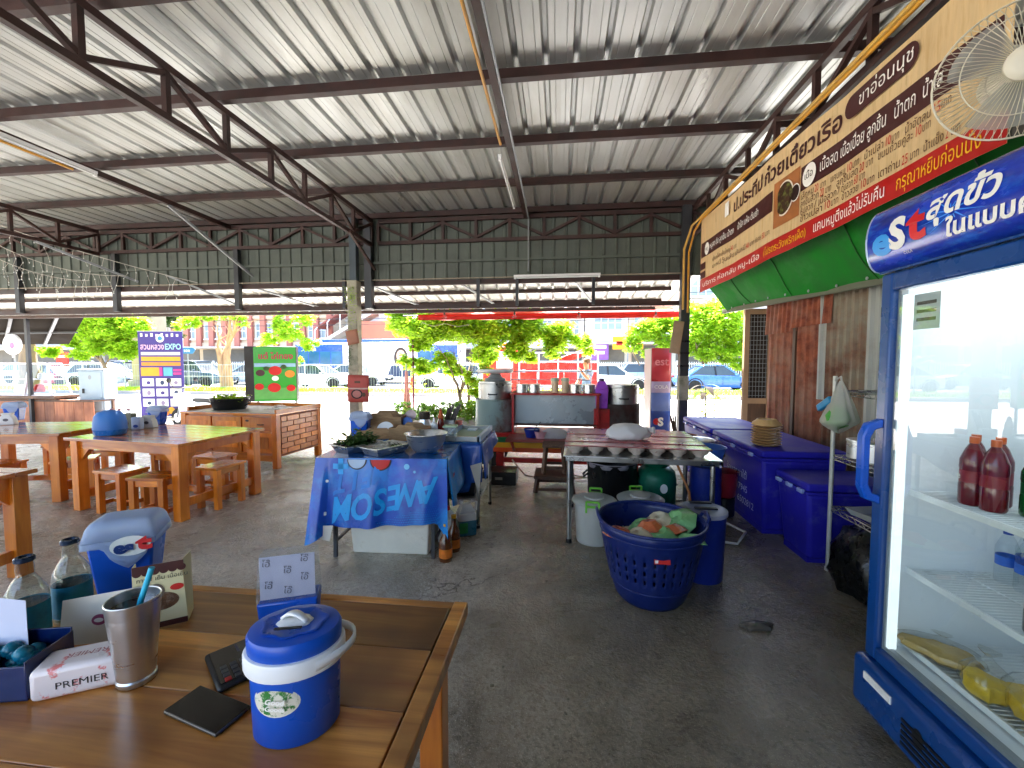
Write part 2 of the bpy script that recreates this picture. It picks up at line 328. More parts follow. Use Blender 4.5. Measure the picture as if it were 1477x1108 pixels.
FLOORM = concrete('worn_concrete', (.27,.235,.18), (.60,.55,.46), (.40,.36,.29), .36, True, True)
ROADM = concrete('road_concrete', (.40,.39,.38), (.50,.49,.48), (.44,.43,.42), .75, False)
ASPH = concrete('pale_asphalt', (.24,.24,.25), (.30,.30,.31), (.27,.27,.28), .8, False)
def sheet(name, x0, x1, y0, y1, z, m): return struct(G().poly([(x0,y0,z),(x1,y0,z),(x1,y1,z),(x0,y1,z)]).obj(name, m))
sheet('ground', -400, 400, -300, 500, -.22, pm('dry_ground', '#a19880', .9, 0, .15, .4, .3, 20, world=True))
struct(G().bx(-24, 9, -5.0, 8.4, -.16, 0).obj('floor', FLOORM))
sheet('back_yard', -40, 30, -60, -5.0, -.06, ROADM)
sheet('road', -160, 160, 8.3, 19.0, -.15, ROADM)
sheet('far_road', -160, 160, 22.9, 34, -.152, ASPH)
KERBM = pm('kerb_concrete', '#97928a', .8, 0, .12, 3, .2, 40)
struct(G().bx(-160, 160, 19.0, 19.18, -.2, .0).obj('kerb', KERBM)); struct(G().bx(-160, 160, 22.72, 22.9, -.2, .0).obj('kerb', KERBM))
struct(G().bx(-160, 160, 19.18, 22.72, -.2, -.02).obj('verge', pm('verge_soil', '#7d8a3a', .9, 0, .25, 2, .4, 30)))
struct(G().bx(-160, 160, 34, 38, -.2, .0).obj('pavement', pm('paving', '#b5b0a6', .8, 0, .1, 1.5, .2, 30)))
for x in range(-60, 40, 6): struct(G().poly([(x,13.5,-.146),(x+2.4,13.5,-.146),(x+2.4,13.62,-.146),(x,13.62,-.146)]).obj('lane_marking', pm('lane_grey', '#5d5d60', .7)))
g = G()
for i in range(15000):
    x = R.uniform(-46, 16); y = R.uniform(19.2, 22.7); h = R.uniform(.05, .14); a = R.uniform(0, 6.28); dx, dy = .018*cos(a), .018*sin(a); lx, ly = R.gauss(0, .03), R.gauss(0, .03)
    g.add([(x-dx,y-dy,-.02),(x+dx,y+dy,-.02),(x+lx,y+ly,h)], [(0,1,2)])
tag(g.obj('grass', LEAF_Y), 'yellow green grass on the verge between the two roads', 'grass', kind='stuff')

# ================================================================ OPEN SHED
shed = thing('open_shed', 'open steel shed with corrugated metal roof over the eating area', 'shed', (0,0,0))
ROOFM = pm('roof_sheet_underside', '#bdc1bf', .38, .3, .06, 1.3, .03, 30, dirt='#96948a', dscale=1.1, dlo=.46, dhi=.78, stretch=(1,.25,1))
SIDM = pm('siding_underside', '#565e56', .5, .1, .1, 1.5, dirt='#474c46', dscale=1.5, stretch=(1,1,.3))
ZR = 4.0; YE = 6.86; YB = -3.2; PITCH = [YE - 1.062*i for i in range(10)]
def profile(w, pitch, rise, crest, base, minor=True):    # outline of a ribbed sheet across its width
    pts = []; n = round(w/pitch)
    for i in range(n):
        x0 = i*pitch; pts += [(x0, 0)]
        a = x0 + (pitch-base)/2
        if minor: pts += [(x0+a*0+(pitch-base)/2*.45, 0), (x0+(pitch-base)/2*.5, .004), (x0+(pitch-base)/2*.55, 0)]
        pts += [(a, 0), (a+(base-crest)/2, rise), (a+(base+crest)/2, rise), (a+base, 0)]
        if minor: q = a+base; pts += [(q+(pitch-base)/2*.45, 0), (q+(pitch-base)/2*.5, .004), (q+(pitch-base)/2*.55, 0)]
    pts.append((w, 0)); pts.append((w+.035, .003)); return pts
pr = profile(.75, .25, .036, .03, .062)
def sheet_mesh(name, pr, l, mat, lap=.004):              # runs along +Y, ribs up
    g = G(); n = len(pr)
    g.add([(x, 0, z) for i, (x, z) in enumerate(pr)] + [(x, l, z) for i, (x, z) in enumerate(pr)], [(i, i+1, n+i+1, n+i) for i in range(n-1)])
    return g.mesh(name, mat)
rm = sheet_mesh('roof_sheet', pr, YE+.28-YB, ROOFM)
x = -15.0
while x < 4.3: inst('roof_sheet', rm, shed, loc=(x, YB, ZR+.012)); x += .75
for y in PITCH:                                          # lipped channel purlins
    g = G().bx(-15.1, 4.4, y-.02, y+.02, ZR-.078, ZR).bx(-15.1, 4.4, y-.025, y+.045, ZR-.085, ZR-.078)
    g.obj('purlin', STEEL_BR, shed)
def truss(pts_x=None, X=None, Y=None, a=0, b=1, zt=ZR-.115, zb=3.46, step=.6, name='truss', wb=.045, lamp=None, diag=1):
    t = G()
    P = (lambda s, z: (X, s, z)) if X is not None else (lambda s, z: (s, Y, z))
    def bar(p, q, w=.05, h=.05): t.bar(p, q, w, h, (0,0,1) if abs(p[2]-q[2]) < .01 else ((1,0,0) if X is not None else (0,1,0)))
    top = G(); bot = G()
    top.bar(P(a, zt-.03), P(b, zt-.03), .05, .06); bot.bar(P(a, zb), P(b, zb), .05, .055)
    r = bot.obj(name, STEEL_BR, shed); top.obj('top_chord', STEEL_BR, r)
    n = max(1, round((b-a)/step)); d = (b-a)/n
    for i in range(n+1):
        s = a+i*d; G().bar(P(s, zb+.03), P(s, zt-.06), wb, wb, (1,0,0)).obj('web_post', STEEL_BR, r)
        if i < n:
            p, q = (P(s, zt-.075), P(s+d, zb+.045)) if i % 2 == 0 else (P(s, zb+.045), P(s+d, zt-.075))
            G().bar(p, q, wb*.9, wb*.9, (1,0,0) if X is not None else (0,1,0)).obj('web_diagonal', STEEL_BR, r)
    return r
truss(Y=YE, a=-14.9, b=-3.25, zt=ZR-.115, zb=3.5, step=.58); truss(Y=YE, a=-3.05, b=1.98, zt=ZR-.115, zb=3.5, step=.58)
for X in (-3.15, 2.05, -8.35, -13.5): truss(X=X, a=YB+.2, b=YE-.06, step=.63)
for X in (-.55, -5.75, -11.0): G().bar((X, YB+.2, ZR-.15), (X, YE-.05, ZR-.15), .06, .07).obj('rafter', STEEL_BR, shed)
G().bar((-5.75, YE-1.2, ZR-.19), (-5.35, YE-.03, 3.0), .035, .035).obj('knee_brace', STEEL_GY, shed)
G().bar((-8.35, YE-1.0, 3.43), (-7.6, YE-.03, 2.95), .035, .035).obj('knee_brace', STEEL_GY, shed)
G().bar((-3.1, YE-.9, 3.43), (-3.1, YE-.05, 3.05), .035, .035).obj('knee_brace', STEEL_BR, shed)
# gable cladding above the opening, facing the tables
spr = profile(.8, .2, .02, .022, .05, False); sm = sheet_mesh('wall_sheet', spr, 1.22, SIDM)
x = -15.0
while x < 2.0: inst('wall_sheet', sm, shed, Matrix.Translation((x, YE+.06, 2.86)) @ Matrix.Rotation(pi/2, 4, 'X')); x += .8
for z, w in ((2.83, .08), (2.43, .07)):
    G().bx(-15, 2.0, YE+.02, YE+.08, z-w/2, z+w/2).obj('eave_beam', STEEL_BR, shed)
G().bx(-15, 2.0, YE+.0, YE+.05, 3.16, 3.2).obj('girt', SIDM, shed)
for px in (30, 170, 345): p = atY(px, 405, YE); G().bar((p.x, YE-.03, 3.46), (p.x, YE-.03, 2.42), .085, .085, (1,0,0)).obj('hanger', STEEL_DK, shed)
for px in (497, 690, 746, 856): p = atY(px, 405, YE); G().bar((p.x, YE-.02, 2.86 if px == 690 else 2.92), (p.x, YE-.02, 2.42), .05, .05, (1,0,0)).obj('hanger', STEEL_DK, shed)
for px in (560, 690, 858, 390): p = atY(px, 405, YE); G().bar((p.x-.3, YE+.1, 2.80), (p.x+.1, YE+1.5, 2.62), .03, .03).obj('strut', STEEL_GY, shed)
G().bar(atY(240, 405, YE)+Vector((0,0,.1)), atY(345, 440, YE)+Vector((0,-.04,0)), .03, .03).obj('hanger_brace', STEEL_GY, shed)
# lean-to canopy beyond the opening
cm_ = sheet_mesh('canopy_sheet', pr, 2.0, pm('canopy_sheet_underside', '#cfcfca', .4, .2, .05, 2, dirt='#b5b2aa', dscale=2))
x = -15.0
while x < 1.6: inst('canopy_sheet', cm_, shed, Matrix.Translation((x, YE+.1, 2.93)) @ Matrix.Rotation(-atan(.3/2.0), 4, 'X')); x += .75
for y in (.7, 1.4, 1.95): G().bx(-15, 1.95, YE+.1+y-.02, YE+.1+y+.02, 2.93-.15*y-.07, 2.93-.15*y-.004).obj('canopy_purlin', STEEL_BR, shed)
# posts
def post(px, X, w, ztop, mat, base=True):
    G().bx(X-w/2, X+w/2, YE-w/2, YE+w/2, 0, ztop).obj('post', mat, shed, bevel=.006)
CONC_POST = pm('weathered_post', '#a7a290', .75, 0, .2, 6, .3, 30, dirt='#6d735f', dscale=4)
G().bx(-3.53, -3.36, YE-.2, YE-.03, 0, 2.86).obj('post', CONC_POST, shed, bevel=.012)
G().bx(-3.5, -3.38, YE-.16, YE-.05, 2.86, 3.9).obj('post_head', STEEL_BLUE, shed, bevel=.005)
G().bx(-3.27, -3.15, YE-.1, YE+.02, 2.4, 3.9).obj('post_plate', STEEL_DK, shed)
G().bx(1.87, 2.0, YE-.12, YE+.01, 0, 3.9).obj('post', STEEL_DK, shed, bevel=.005)
G().bx(1.866, 2.004, YE-.124, YE+.014, .9, 1.28).obj('post_band', CONC_POST, shed)
for z in (1.42, 1.62, 1.8): G().bx(1.862, 2.008, YE-.128, YE+.018, z, z+.03).obj('post_clamp', BLACK_PL, shed)
for (x, y) in ((2.05, -3.0), (-3.15, -3.0), (-8.35, -3.0), (2.12, 1.6)): G().bx(x-.06, x+.06, y-.06, y+.06, 0, 3.42).obj('post', STEEL_DK, shed)
# cladding closing the shed on the right
m_ = sheet_mesh('wall_sheet', spr, 4.2, pm('side_cladding', '#4a4a46', .6, .1, .15, 2))
y = -3.2
while y < 6.6: inst('wall_sheet', m_, shed, Matrix.Translation((4.35, y, 0)) @ Matrix.Rotation(pi/2, 4, 'Z') @ Matrix.Rotation(pi/2, 4, 'X')); y += .8

x = -.2
while x < 4.2: inst('wall_sheet', m_, shed, Matrix.Translation((x, -3.1, 0)) @ Matrix.Rotation(pi/2, 4, 'X')); x += .8  # unseen back wall, added to darken the floor in the right foreground
# ---------------- conduits, lamps
def conduit(pts, r, label, mat=GOLD): return tag(G().tube(pts, r, 8).obj('cable_conduit', mat, smooth=50), label, 'conduit', 'cable conduits under the roof')
conduit([(-.64, YB+.4, ZR-.17), (-.64, 3.6, ZR-.17), (-.64, 4.55, ZR-.17)], .014, 'yellow conduit along the middle rafter above the purlins')
conduit([(-.5, 2.2, ZR-.2), (-.5, YE-.1, ZR-.2), (-.5, YE-.12, 2.95)], .012, 'grey conduit along the middle rafter down to the eave', STEEL_GY)
conduit([(-5.82, 1.2, ZR-.19), (-5.82, 4.5, ZR-.19)], .016, 'yellow conduit on the left rafter near the long lamp')
CW = pm('old_yellow_conduit', '#c9a04a', .45, 0, .15, 5)
conduit([(1.955, 1.8, 3.50), (1.955, 6.2, 3.52), (1.86, 6.26, 3.43), (1.76, 6.26, 3.1), (1.76, 6.26, 2.25)], .016, 'upper of the two conduits along the top of the menu banner', CW)
conduit([(1.95, 1.8, 3.46), (1.95, 6.15, 3.475), (1.89, 6.24, 3.35), (1.82, 6.24, 3.05), (1.82, 6.24, 2.2)], .014, 'lower of the two conduits along the top of the menu banner')
conduit([(-15, YE-.05, 2.88), (1.9, YE-.05, 2.88)], .009, 'thin pale cable running along the beam over the opening', pm('pale_cable', '#9c9180', .6))
TUBE = pm('lamp_tube_glass', '#dfe3e2', .2, 0, .03, 4); 
def tube_lamp(p, q, label):
    t = thing('fluorescent_lamp', label, 'lamp', p, 0, 'unlit fluorescent lamps'); v = Vector(q)-Vector(p); d = v.normalized()
    G().bar((0,0,.03), v+Vector((0,0,.03)), .035, .03).obj('batten', WHITE_PL, t)
    G().tube([d*.04, v-d*.04], .014, 10).obj('lamp_tube', TUBE, t, smooth=50)
    for s in (d*.02, v-d*.02): G().box(s, (.03,.03,.035)).obj('lamp_holder', WHITE_PL, t)
tube_lamp((-.66, 4.62, 3.72), (-.66, 6.1, 3.72), 'unlit fluorescent tube hanging along the middle rafter')
tube_lamp((-5.62, 3.3, 3.77), (-5.62, 4.6, 3.77), 'unlit fluorescent tube under the roof on the left')
tube_lamp(tuple(atY(741, 401, YE-.1)), tuple(atY(866, 398, YE-.1)), 'unlit fluorescent tube across the beam over the opening')

# ---------------- string lights on the left
t = thing('string_lights', 'net of tiny clear string lights strung on the left', 'string lights', (0,0,0)); WIRE = pm('light_wire', '#b3afa5', .5); g = G(); bl = G()
def sag(p, q, s, n=10): return [Vector(p).lerp(Vector(q), i/n) - Vector((0,0,s*4*(i/n)*(1-i/n))) for i in range(n+1)]
lines = [sag(atY(-10, 322, 6.4), atY(285, 408, 6.5), .05), sag(atY(-10, 350, 6.2), atY(180, 398, 6.5), .15), sag(atY(-10, 370, 6.1), atY(130, 405, 6.5), .1)]
for l in lines: g.tube(l, .005, 4)
for l in lines:
    for i in range(1, len(l)-1):
        for f in (0, .5):
            p = l[i].lerp(l[i+1], f); n = R.randint(1, 3); q = p
            for k in range(n):
                w = q + Vector((R.uniform(-.09, .09), R.uniform(-.03, .03), -R.uniform(.09, .16))); g.tube([q, w], .0035, 4); bl.lathe([(0,-.014),(.008,-.006),(.006,.008),(0,.012)], 6, w); q = w
g.obj('wire', WIRE, t); bl.obj('bulb', TUBE, t)['kind'] = 'stuff'

# ================================================================ RUSTY WALL ON THE RIGHT
def rust(name, base, r1, r2, lo, hi):
    m = bpy.data.materials.new(name); m.use_nodes = True; nt = m.node_tree; N = nt.nodes; L = nt.links; b = N['Principled BSDF']
    tc = N.new('ShaderNodeTexCoord'); oi = N.new('ShaderNodeObjectInfo'); mu = N.new('ShaderNodeMath'); mu.operation = 'MULTIPLY'; mu.inputs[1].default_value = 19; L.new(oi.outputs['Random'], mu.inputs[0])
    ad = N.new('ShaderNodeVectorMath'); ad.operation = 'ADD'; L.new(tc.outputs['Object'], ad.inputs[0]); L.new(mu.outputs[0], ad.inputs[1])
    def nz(sc, st):
        mp = N.new('ShaderNodeMapping'); mp.inputs['Scale'].default_value = st; L.new(ad.outputs[0], mp.inputs[0]); n = N.new('ShaderNodeTexNoise'); n.inputs['Scale'].default_value = sc; n.inputs['Detail'].default_value = 8; n.inputs['Roughness'].default_value = .66; L.new(mp.outputs[0], n.inputs[0]); return n.outputs[0]
    def mr(v, a, c):
        k = N.new('ShaderNodeMapRange'); k.inputs[1].default_value = a; k.inputs[2].default_value = c; L.new(v, k.inputs[0]); return k.outputs[0]
    def mix(f, a, c):
        x = N.new('ShaderNodeMix'); x.data_type = 'RGBA'; L.new(f, x.inputs[0])
        for i, q in ((6, a), (7, c)):
            if isinstance(q, tuple): x.inputs[i].default_value = q+(1,)
            else: L.new(q, x.inputs[i])
        return x.outputs[2]
    c = mix(mr(nz(9, (1,1,1)), .35, .65), lin(r1), lin(r2)); f = mr(nz(2.2, (1.6,.5,1)), lo, hi); col = mix(f, lin(base), c); L.new(col, b.inputs['Base Color'])
    k = N.new('ShaderNodeMapRange'); k.inputs[3].default_value = .45; k.inputs[4].default_value = .85; L.new(f, k.inputs[0]); L.new(k.outputs[0], b.inputs['Roughness']); return m
RUST_R = rust('red_rust_sheet', '#85604c', '#662c1c', '#9a5438', .30, .58); RUST_B = rust('brown_rust_sheet', '#7d7460', '#572e20', '#7d4c34', .36, .6); GALV_OLD = rust('old_zinc_sheet', '#9a9f9c', '#7d7466', '#8d8577', .5, .8)
wall = thing('rusty_wall', 'wall of overlapping rusty corrugated metal sheets behind the blue ice boxes', 'wall', (2.8, 0, 0))
rp = profile(.8, .1, .022, .02, .075, False)
def wsheet(y0, z0, w, h, mat, off=0., tilt=0.):
    g = G(); pts = [(a, b) for a, b in profile(w, .1 if mat is not RUST_R or h < 1 else .16, .02, .025, .075, False)]; n = len(pts)
    g.add([(-zz-off, -x, 0) for x, zz in pts] + [(-zz-off-tilt, -x, h) for x, zz in pts], [(i, i+1, n+i+1, n+i) for i in range(n-1)])
    o = g.obj('metal_sheet', mat, wall, solid=.0015); o.location = (0, y0, z0); return o
ywall = lambda px: atX(px, 560, 2.8).y
wsheet(ywall(1107), 0, ywall(1107)-ywall(1148)+.02, 2.3, RUST_R); wsheet(ywall(1146), 0, ywall(1146)-ywall(1190), 2.3, RUST_R, .006)
wsheet(ywall(1105), 1.86, .72, .5, RUST_R, .035, -.02); wsheet(ywall(1143), 1.9, .72, .5, RUST_R, .045, -.02)
wsheet(ywall(1188), .0, 1.1, 2.6, RUST_B, .01); wsheet(ywall(1182), 1.1, .1, 1.6, GALV_OLD, .03)
wsheet(ywall(1252), 0, .8, 2.7, GALV_OLD, .03); wsheet(ywall(1252)-.78, 0, .8, 2.7, GALV_OLD, .01); wsheet(ywall(1252)-1.56, 0, .8, 2.7, RUST_B, .02); wsheet(ywall(1252)-2.3, 0, .8, 2.7, RUST_B, .01)
G().bx(.03, .09, -.0+1.0, ywall(1107), .0+1.3, 1.36).obj('wall_rail', DKWOOD, wall); G().bx(-.04, .02, ywall(1147)-.04, ywall(1147)+.02, 0, 2.0).obj('wall_stud', DKWOOD, wall)
ft = thing('mesh_window', 'brown framed window with dark wire mesh at the end of the rusty wall', 'window', tuple(atZ(1084, 640, 0).xy.to_3d()))
ft.location = (2.72, 6.55, 0)
WF = pm('tan_frame_paint', '#a98a6c', .6, 0, .12, 5)
G().bx(.0,.07, -.03,.03, 0, 2.3).obj('frame_post', WF, ft); G().bx(.33,.4, -.03,.03, 0, 2.3).obj('frame_post', WF, ft)
for z in (2.2, .88): G().bx(.07,.33, -.028,.028, z, z+.08).obj('frame_rail', WF, ft)
G().bx(.07,.33, -.01,.0, .96, 2.2).obj('dark_screen', pm('dark_screen', '#2a201c', .8), ft); G().bx(.07,.33, -.01,.01, .1, .88).obj('lower_panel', DKWOOD, ft)
g = G()
for i in range(6): g.tube([(.09+i*.045,-.016,.97),(.09+i*.045,-.016,2.19)], .003, 4)
for i in range(18): g.tube([(.07,-.018,1.0+i*.068),(.33,-.018,1.0+i*.068)], .003, 4)
g.obj('wire_mesh', STEEL_GY, ft)
# ================================================================ BANNER, TARP, FAN, FRIDGE
BM = Matrix(((0,0,-1,2.2),(-1,0,0,6.88),(0,1,0,2.58),(0,0,0,1)))    # u runs from the far end towards the camera, v up, normal towards the tables
ban = thing('menu_banner', 'long tan vinyl noodle menu banner with brown and red bands', 'banner'); ban.matrix_world = Matrix.Translation((0,0,EYE)) @ Matrix.Scale(.9,4) @ Matrix.Translation((0,0,-EYE)) @ BM
BT = 4.5
TAN = pm('tan_vinyl', '#d8bb8c', .38, 0, .1, 3, .05, 12, dirt='#c8a672', dscale=5, stretch=(6,.6,1), coat=.15); MAR = pm('maroon_print', '#45201f', .4, 0, .06); REDP = pm('red_vinyl', '#b9201b', .38, 0, .06, coat=.15)
def ht(u): return 1.12 - .17*u/BT
def wav(u, v): return .012*sin(u*3.1+v*2)+.005*sin(u*9+1)
def strip(u0, u1, v0, v1, mat, off, name, nu=None):       # v as fraction of height
    nu = nu or max(2, int((u1-u0)*8)); g = G()
    g.grid(lambda a, b: (u0+(u1-u0)*a, (v0+(v1-v0)*b)*ht(u0+(u1-u0)*a), wav(u0+(u1-u0)*a, .5)+off), nu, 3); return g.obj(name, mat, ban, smooth=60)
strip(0, BT, 0, 1, TAN, 0, 'vinyl_sheet'); strip(0, BT, 0, .17, REDP, .003, 'red_band')
def U(px): return 6.88 - 2.2/tan(atan((px-738.5)/600)-YAW)
strip(.03, U(1109), .46, .66, MAR, .003, 'maroon_band'); strip(U(1146), U(1422), .47, .68, MAR, .003, 'maroon_band')
def bt(s, px, v, size, mat, sx=1., off=.006, align='LEFT', bold=0.):
    u = U(px); o = text(s, size*ht(u), mat, ban, (u, v*ht(u), 0), align=align, sx=sx, rot=(0,0,atan(-.17/BT*v)), bold=bold); o['bend'] = 'banner'; o['off'] = off; return o
def fit(s, px0, px1, v, size, mat, off=.006, bold=0.):
    o = bt(s, px0, v, size, mat, 1., off, bold=bold); o['fit'] = U(px1)-U(px0); return o
fit('ป.ประทีป', 1050, 1092, .83, .19, MAR, bold=.005); fit('ก๋วยเตี๋ยวเรือ', 1096, 1197, .83, .2, MAR, bold=.005)
fit('หมูสด ตับ ลูกชิ้น น้ำตก', 1020, 1051, .56, .1, W_INK); fit('น้ำใส แห้ง ต้มยำ', 1057, 1087, .56, .1, W_INK)
for s_, a_, b_ in (('เนื้อสด',1171,1193),('เนื้อเปื่อย',1197,1231),('ลูกชิ้น',1236,1262),('น้ำตก',1273,1302),('น้ำใส',1313,1342),('แห้ง',1354,1382)): fit(s_, a_, b_, .575, .135, W_INK, .008)
def circ(px, v, r, s):
    u = U(px); G().disc((u, v*ht(u), wav(u,.5)+.009), r, 24).obj('round_patch', W_INK, ban); o = text(s, r*.85, INK, ban, (u, v*ht(u), 0), (0,0,0), align='CENTER'); o['bend'] = 'banner'; o['off'] = .014
circ(1017, .55, .09, 'หมู'); circ(1158, .57, .1, 'เนื้อ')
u0, u1 = U(1206), U(1306); um = (u0+u1)/2
g = G(); vv = .86*ht(um); rr = .085
g.poly([(u0+rr+rr*cos(pi/2+pi*i/10), vv+rr*sin(pi/2+pi*i/10), wav(um,.5)+.014) for i in range(11)] + [(u1-rr+rr*cos(-pi/2+pi*i/10), vv+rr*sin(-pi/2+pi*i/10), wav(um,.5)+.014) for i in range(11)]); g.obj('oval_patch', MAR, ban)
o = text('สาขาอ่อนนุช', .13, W_INK, ban, (um, vv, 0), (0,0,0), align='CENTER'); o['bend'] = 'banner'; o['off'] = .022
BRI = pm('brown_ink', '#5c3a22', .5)
def row(s, px0, px1, v, size=.08):
    tk = s.split(' '); n = sum(len(t) for t in tk)+.8*(len(tk)-1); c = 0
    for t in tk: fit(t, px0+(px1-px0)*c/n, px0+(px1-px0)*(c+len(t))/n, v, size*(1.12 if t.isdigit() else 1), R_INK if t.isdigit() else BRI); c += len(t)+.8
for v, items in ((.415,(('เล็กหมู 20 บาท',1147,1179),('แคบหมู 10 บาท',1185,1225),('น้ำเปล่า 10 บาท',1233,1281),('น้ำอัดลม 15 บาท',1289,1356))),(.35,(('ลูกชิ้นลวก 20 บาท',1147,1186),('ลูกชิ้นสด 20 บาท',1193,1246),('ขนมถ้วยคู่ละ 10 บาท',1253,1327))),(.285,(('หมูลวก / เนื้อลวก / ตับลวก 60 บาท',1147,1235),)),(.22,(('ข้าวเปล่า 10 บาท',1147,1196),('ข้าวสวย 10 บาท',1201,1249),('เตาถ่าน 25 บาท',1254,1311),('น้ำแข็ง 2 บาท',1318,1371)))):
    for t_, a_, b_ in items: row(t_, a_, b_, v)
row('เส้นเล็ก เส้นใหญ่ 40 บาท', 1024, 1056, .36, .075); row('บะหมี่ วุ้นเส้น เส้นหมี่ 40 บาท พิเศษ 50 บาท', 1024, 1106, .27, .075)
for k in (0, 1): u = .1; G().box((u+.03, (.22+.12*k)*ht(u), .006+wav(u,.5)), (.2,.1,.004)).obj('price_patch', MAR, ban)
fit('แคบหมูตีงแล้วไม่รับคืน', 1165, 1263, .085, .12, W_INK); fit('(โปรดระวังพริกเผ็ด)', 1098, 1155, .085, .1, Y_INK); fit('กรุณาหยิบก่อนนั่ง', 1280, 1400, .085, .13, Y_INK); fit('บริการ ห่อกลับ หมู-เนื้อ', 1012, 1090, .085, .085, W_INK)
G().box((U(1043), .86*ht(.8), .008), (.12,.18,.004)).obj('logo_patch', W_INK, ban)
pu0, pu1 = U(1111), U(1145); strip(pu0, pu1, .27, .71, pm('photo_brown', '#a86a3c', .4, 0, .25, 5), .005, 'food_photo'); uc = pu0+.2; zc = wav(uc,.5)+.01
G().disc((uc-.01, .5*1.05, zc), .165, 28).obj('photo_bowl', pm('bowl_print', '#e6dfd0', .4), ban); G().disc((uc-.01, .5*1.05, zc+.002), .15, 28).obj('photo_soup', pm('soup_print', '#3a2014', .4, 0, .4, 14, dirt='#7d8a3a', dscale=16), ban)
G().disc((uc+.18, .48*1.05, zc+.001), .07, 20).obj('photo_cup', pm('cup_print', '#2a1512', .4), ban); G().disc((uc+.18, .48*1.05, zc), .08, 20).obj('photo_cup_rim', W_INK, ban)

tarp = G().grid(lambda a, b: (2.21 + .26*(1-b) + .03*sin(a*14+2*b)*(1-b), 6.55 - 4.75*a + .05*(1-b)*sin(b*3), 2.6 - (.34+.16*a)*(1-b) + .02*sin(a*9)*(1-b)), 40, 8).obj('green_tarp', pm('green_tarp_cloth', '#10701d', .8, 0, .2, 4, .2, 7, spec=.15, dirt='#2f7a36', dscale=2.5, dlo=.5, dhi=.75), smooth=70)
SEAM = pm('tarp_seam', '#0c5516', .8)
def tpt(a, b): return Vector((2.21 + .26*(1-b) + .03*sin(a*14+2*b)*(1-b), 6.55 - 4.75*a + .05*(1-b)*sin(b*3), 2.6 - (.34+.16*a)*(1-b) + .02*sin(a*9)*(1-b)))
for a in (.16, .38, .62, .84): G().tube([tpt(a, i/8)+Vector((-.004,0,0)) for i in range(9)], .006, 5).obj('seam', SEAM, tarp, smooth=60)
for i in range(12): G().lathe([(.014,-.003),(.014,.003)], 10, tpt(.04+.08*i, .06)+Vector((-.006,0,0)), M=Matrix.Rotation(pi/2,3,'Y')).obj('eyelet', STEEL_GY, tarp)
tag(tarp, 'bright green tarpaulin hanging under the menu banner', 'tarp')
tag(G().bar((2.5, 6.75, 2.27), (2.52, 1.8, 2.06), .05, .06).obj('tarp_beam', pm('tarp_beam_paint', '#5d6350', .6, 0, .15)), 'dull beam along the bottom of the green tarpaulin', 'beam')

# ---- fan
fan = thing('wall_fan', 'cream wall fan with round wire guard beside the menu banner', 'fan', (1.61, 1.72, 2.53))
fan.rotation_euler = Euler((radians(99), 0, radians(-30)), 'XYZ')         # local +Z is the way it blows
CREAM = pm('cream_plastic', '#e3dcc6', .4, 0, .05, 4); FW = pm('guard_wire', '#cfc9b4', .35, .3, .05); rf = .222
g = G()
for k in range(72):
    th = 2*pi*k/72; c_, s_ = cos(th), sin(th)
    g.tube([(c_*r_*rf, s_*r_*rf, z_) for r_, z_ in ((.22,.075),(.5,.085),(.8,.07),(.95,.045),(1,.02))], .0012, 4, cap=False)
g.obj('front_guard', FW, fan)
g = G()
for k in range(60):
    th = 2*pi*k/60; c_, s_ = cos(th), sin(th); g.tube([(c_*r_*rf, s_*r_*rf, z_) for r_, z_ in ((.3,-.07),(.7,-.06),(.95,-.02),(1,.0))], .0012, 4, cap=False)
g.obj('rear_guard', FW, fan)
for z_, r_, w_, nm in ((.01, 1, .0035, 'guard_rim'), (.075, .72, .002, 'guard_ring'), (-.07,.3,.003,'guard_ring')): G().tube([(cos(2*pi*i/48)*rf*r_, sin(2*pi*i/48)*rf*r_, z_) for i in range(48)], w_, 6, closed=True).obj(nm, CREAM if nm == 'guard_rim' else FW, fan, smooth=60)
G().lathe([(.052,.06),(.057,.068),(.056,.082),(.045,.09),(.03,.092),(0,.092)], 32).obj('badge', CREAM, fan, smooth=40); G().box((0,0,.0925),(.006,.022,.001)).obj('badge_mark', pm('grey_ink', '#5a5650', .5), fan)
for k in range(3):
    th = 2*pi*k/3+.4
    def bl(a, b, th=th): r_ = .04+.15*a; w = (b-.5)*(1.15-.25*a)*1.3; return (cos(th+w)*r_, sin(th+w)*r_, .02+(b-.5)*.05)
    G().grid(bl, 6, 6).obj('blade', frost('fan_blade', (.6,.62,.58), .5) if 'fan_blade' not in bpy.data.materials else bpy.data.materials['fan_blade'], fan, smooth=60)
G().lathe([(0,-.22),(.06,-.2),(.075,-.15),(.07,-.08),(.04,.0),(.04,.06)], 24).obj('motor', CREAM, fan, smooth=40)
G().tube([(0,0,-.15),(.1,.0,-.18),(.2,.02,-.26)], .016, 10).obj('neck', CREAM, fan, smooth=40); G().box((.26,.02,-.3),(.1,.16,.12)).obj('wall_base', CREAM, fan, bevel=.01)
G().bar((.26,.02,-.36),(.4,.3,-.6),.05,.05).obj('bracket', STEEL_DK, fan)

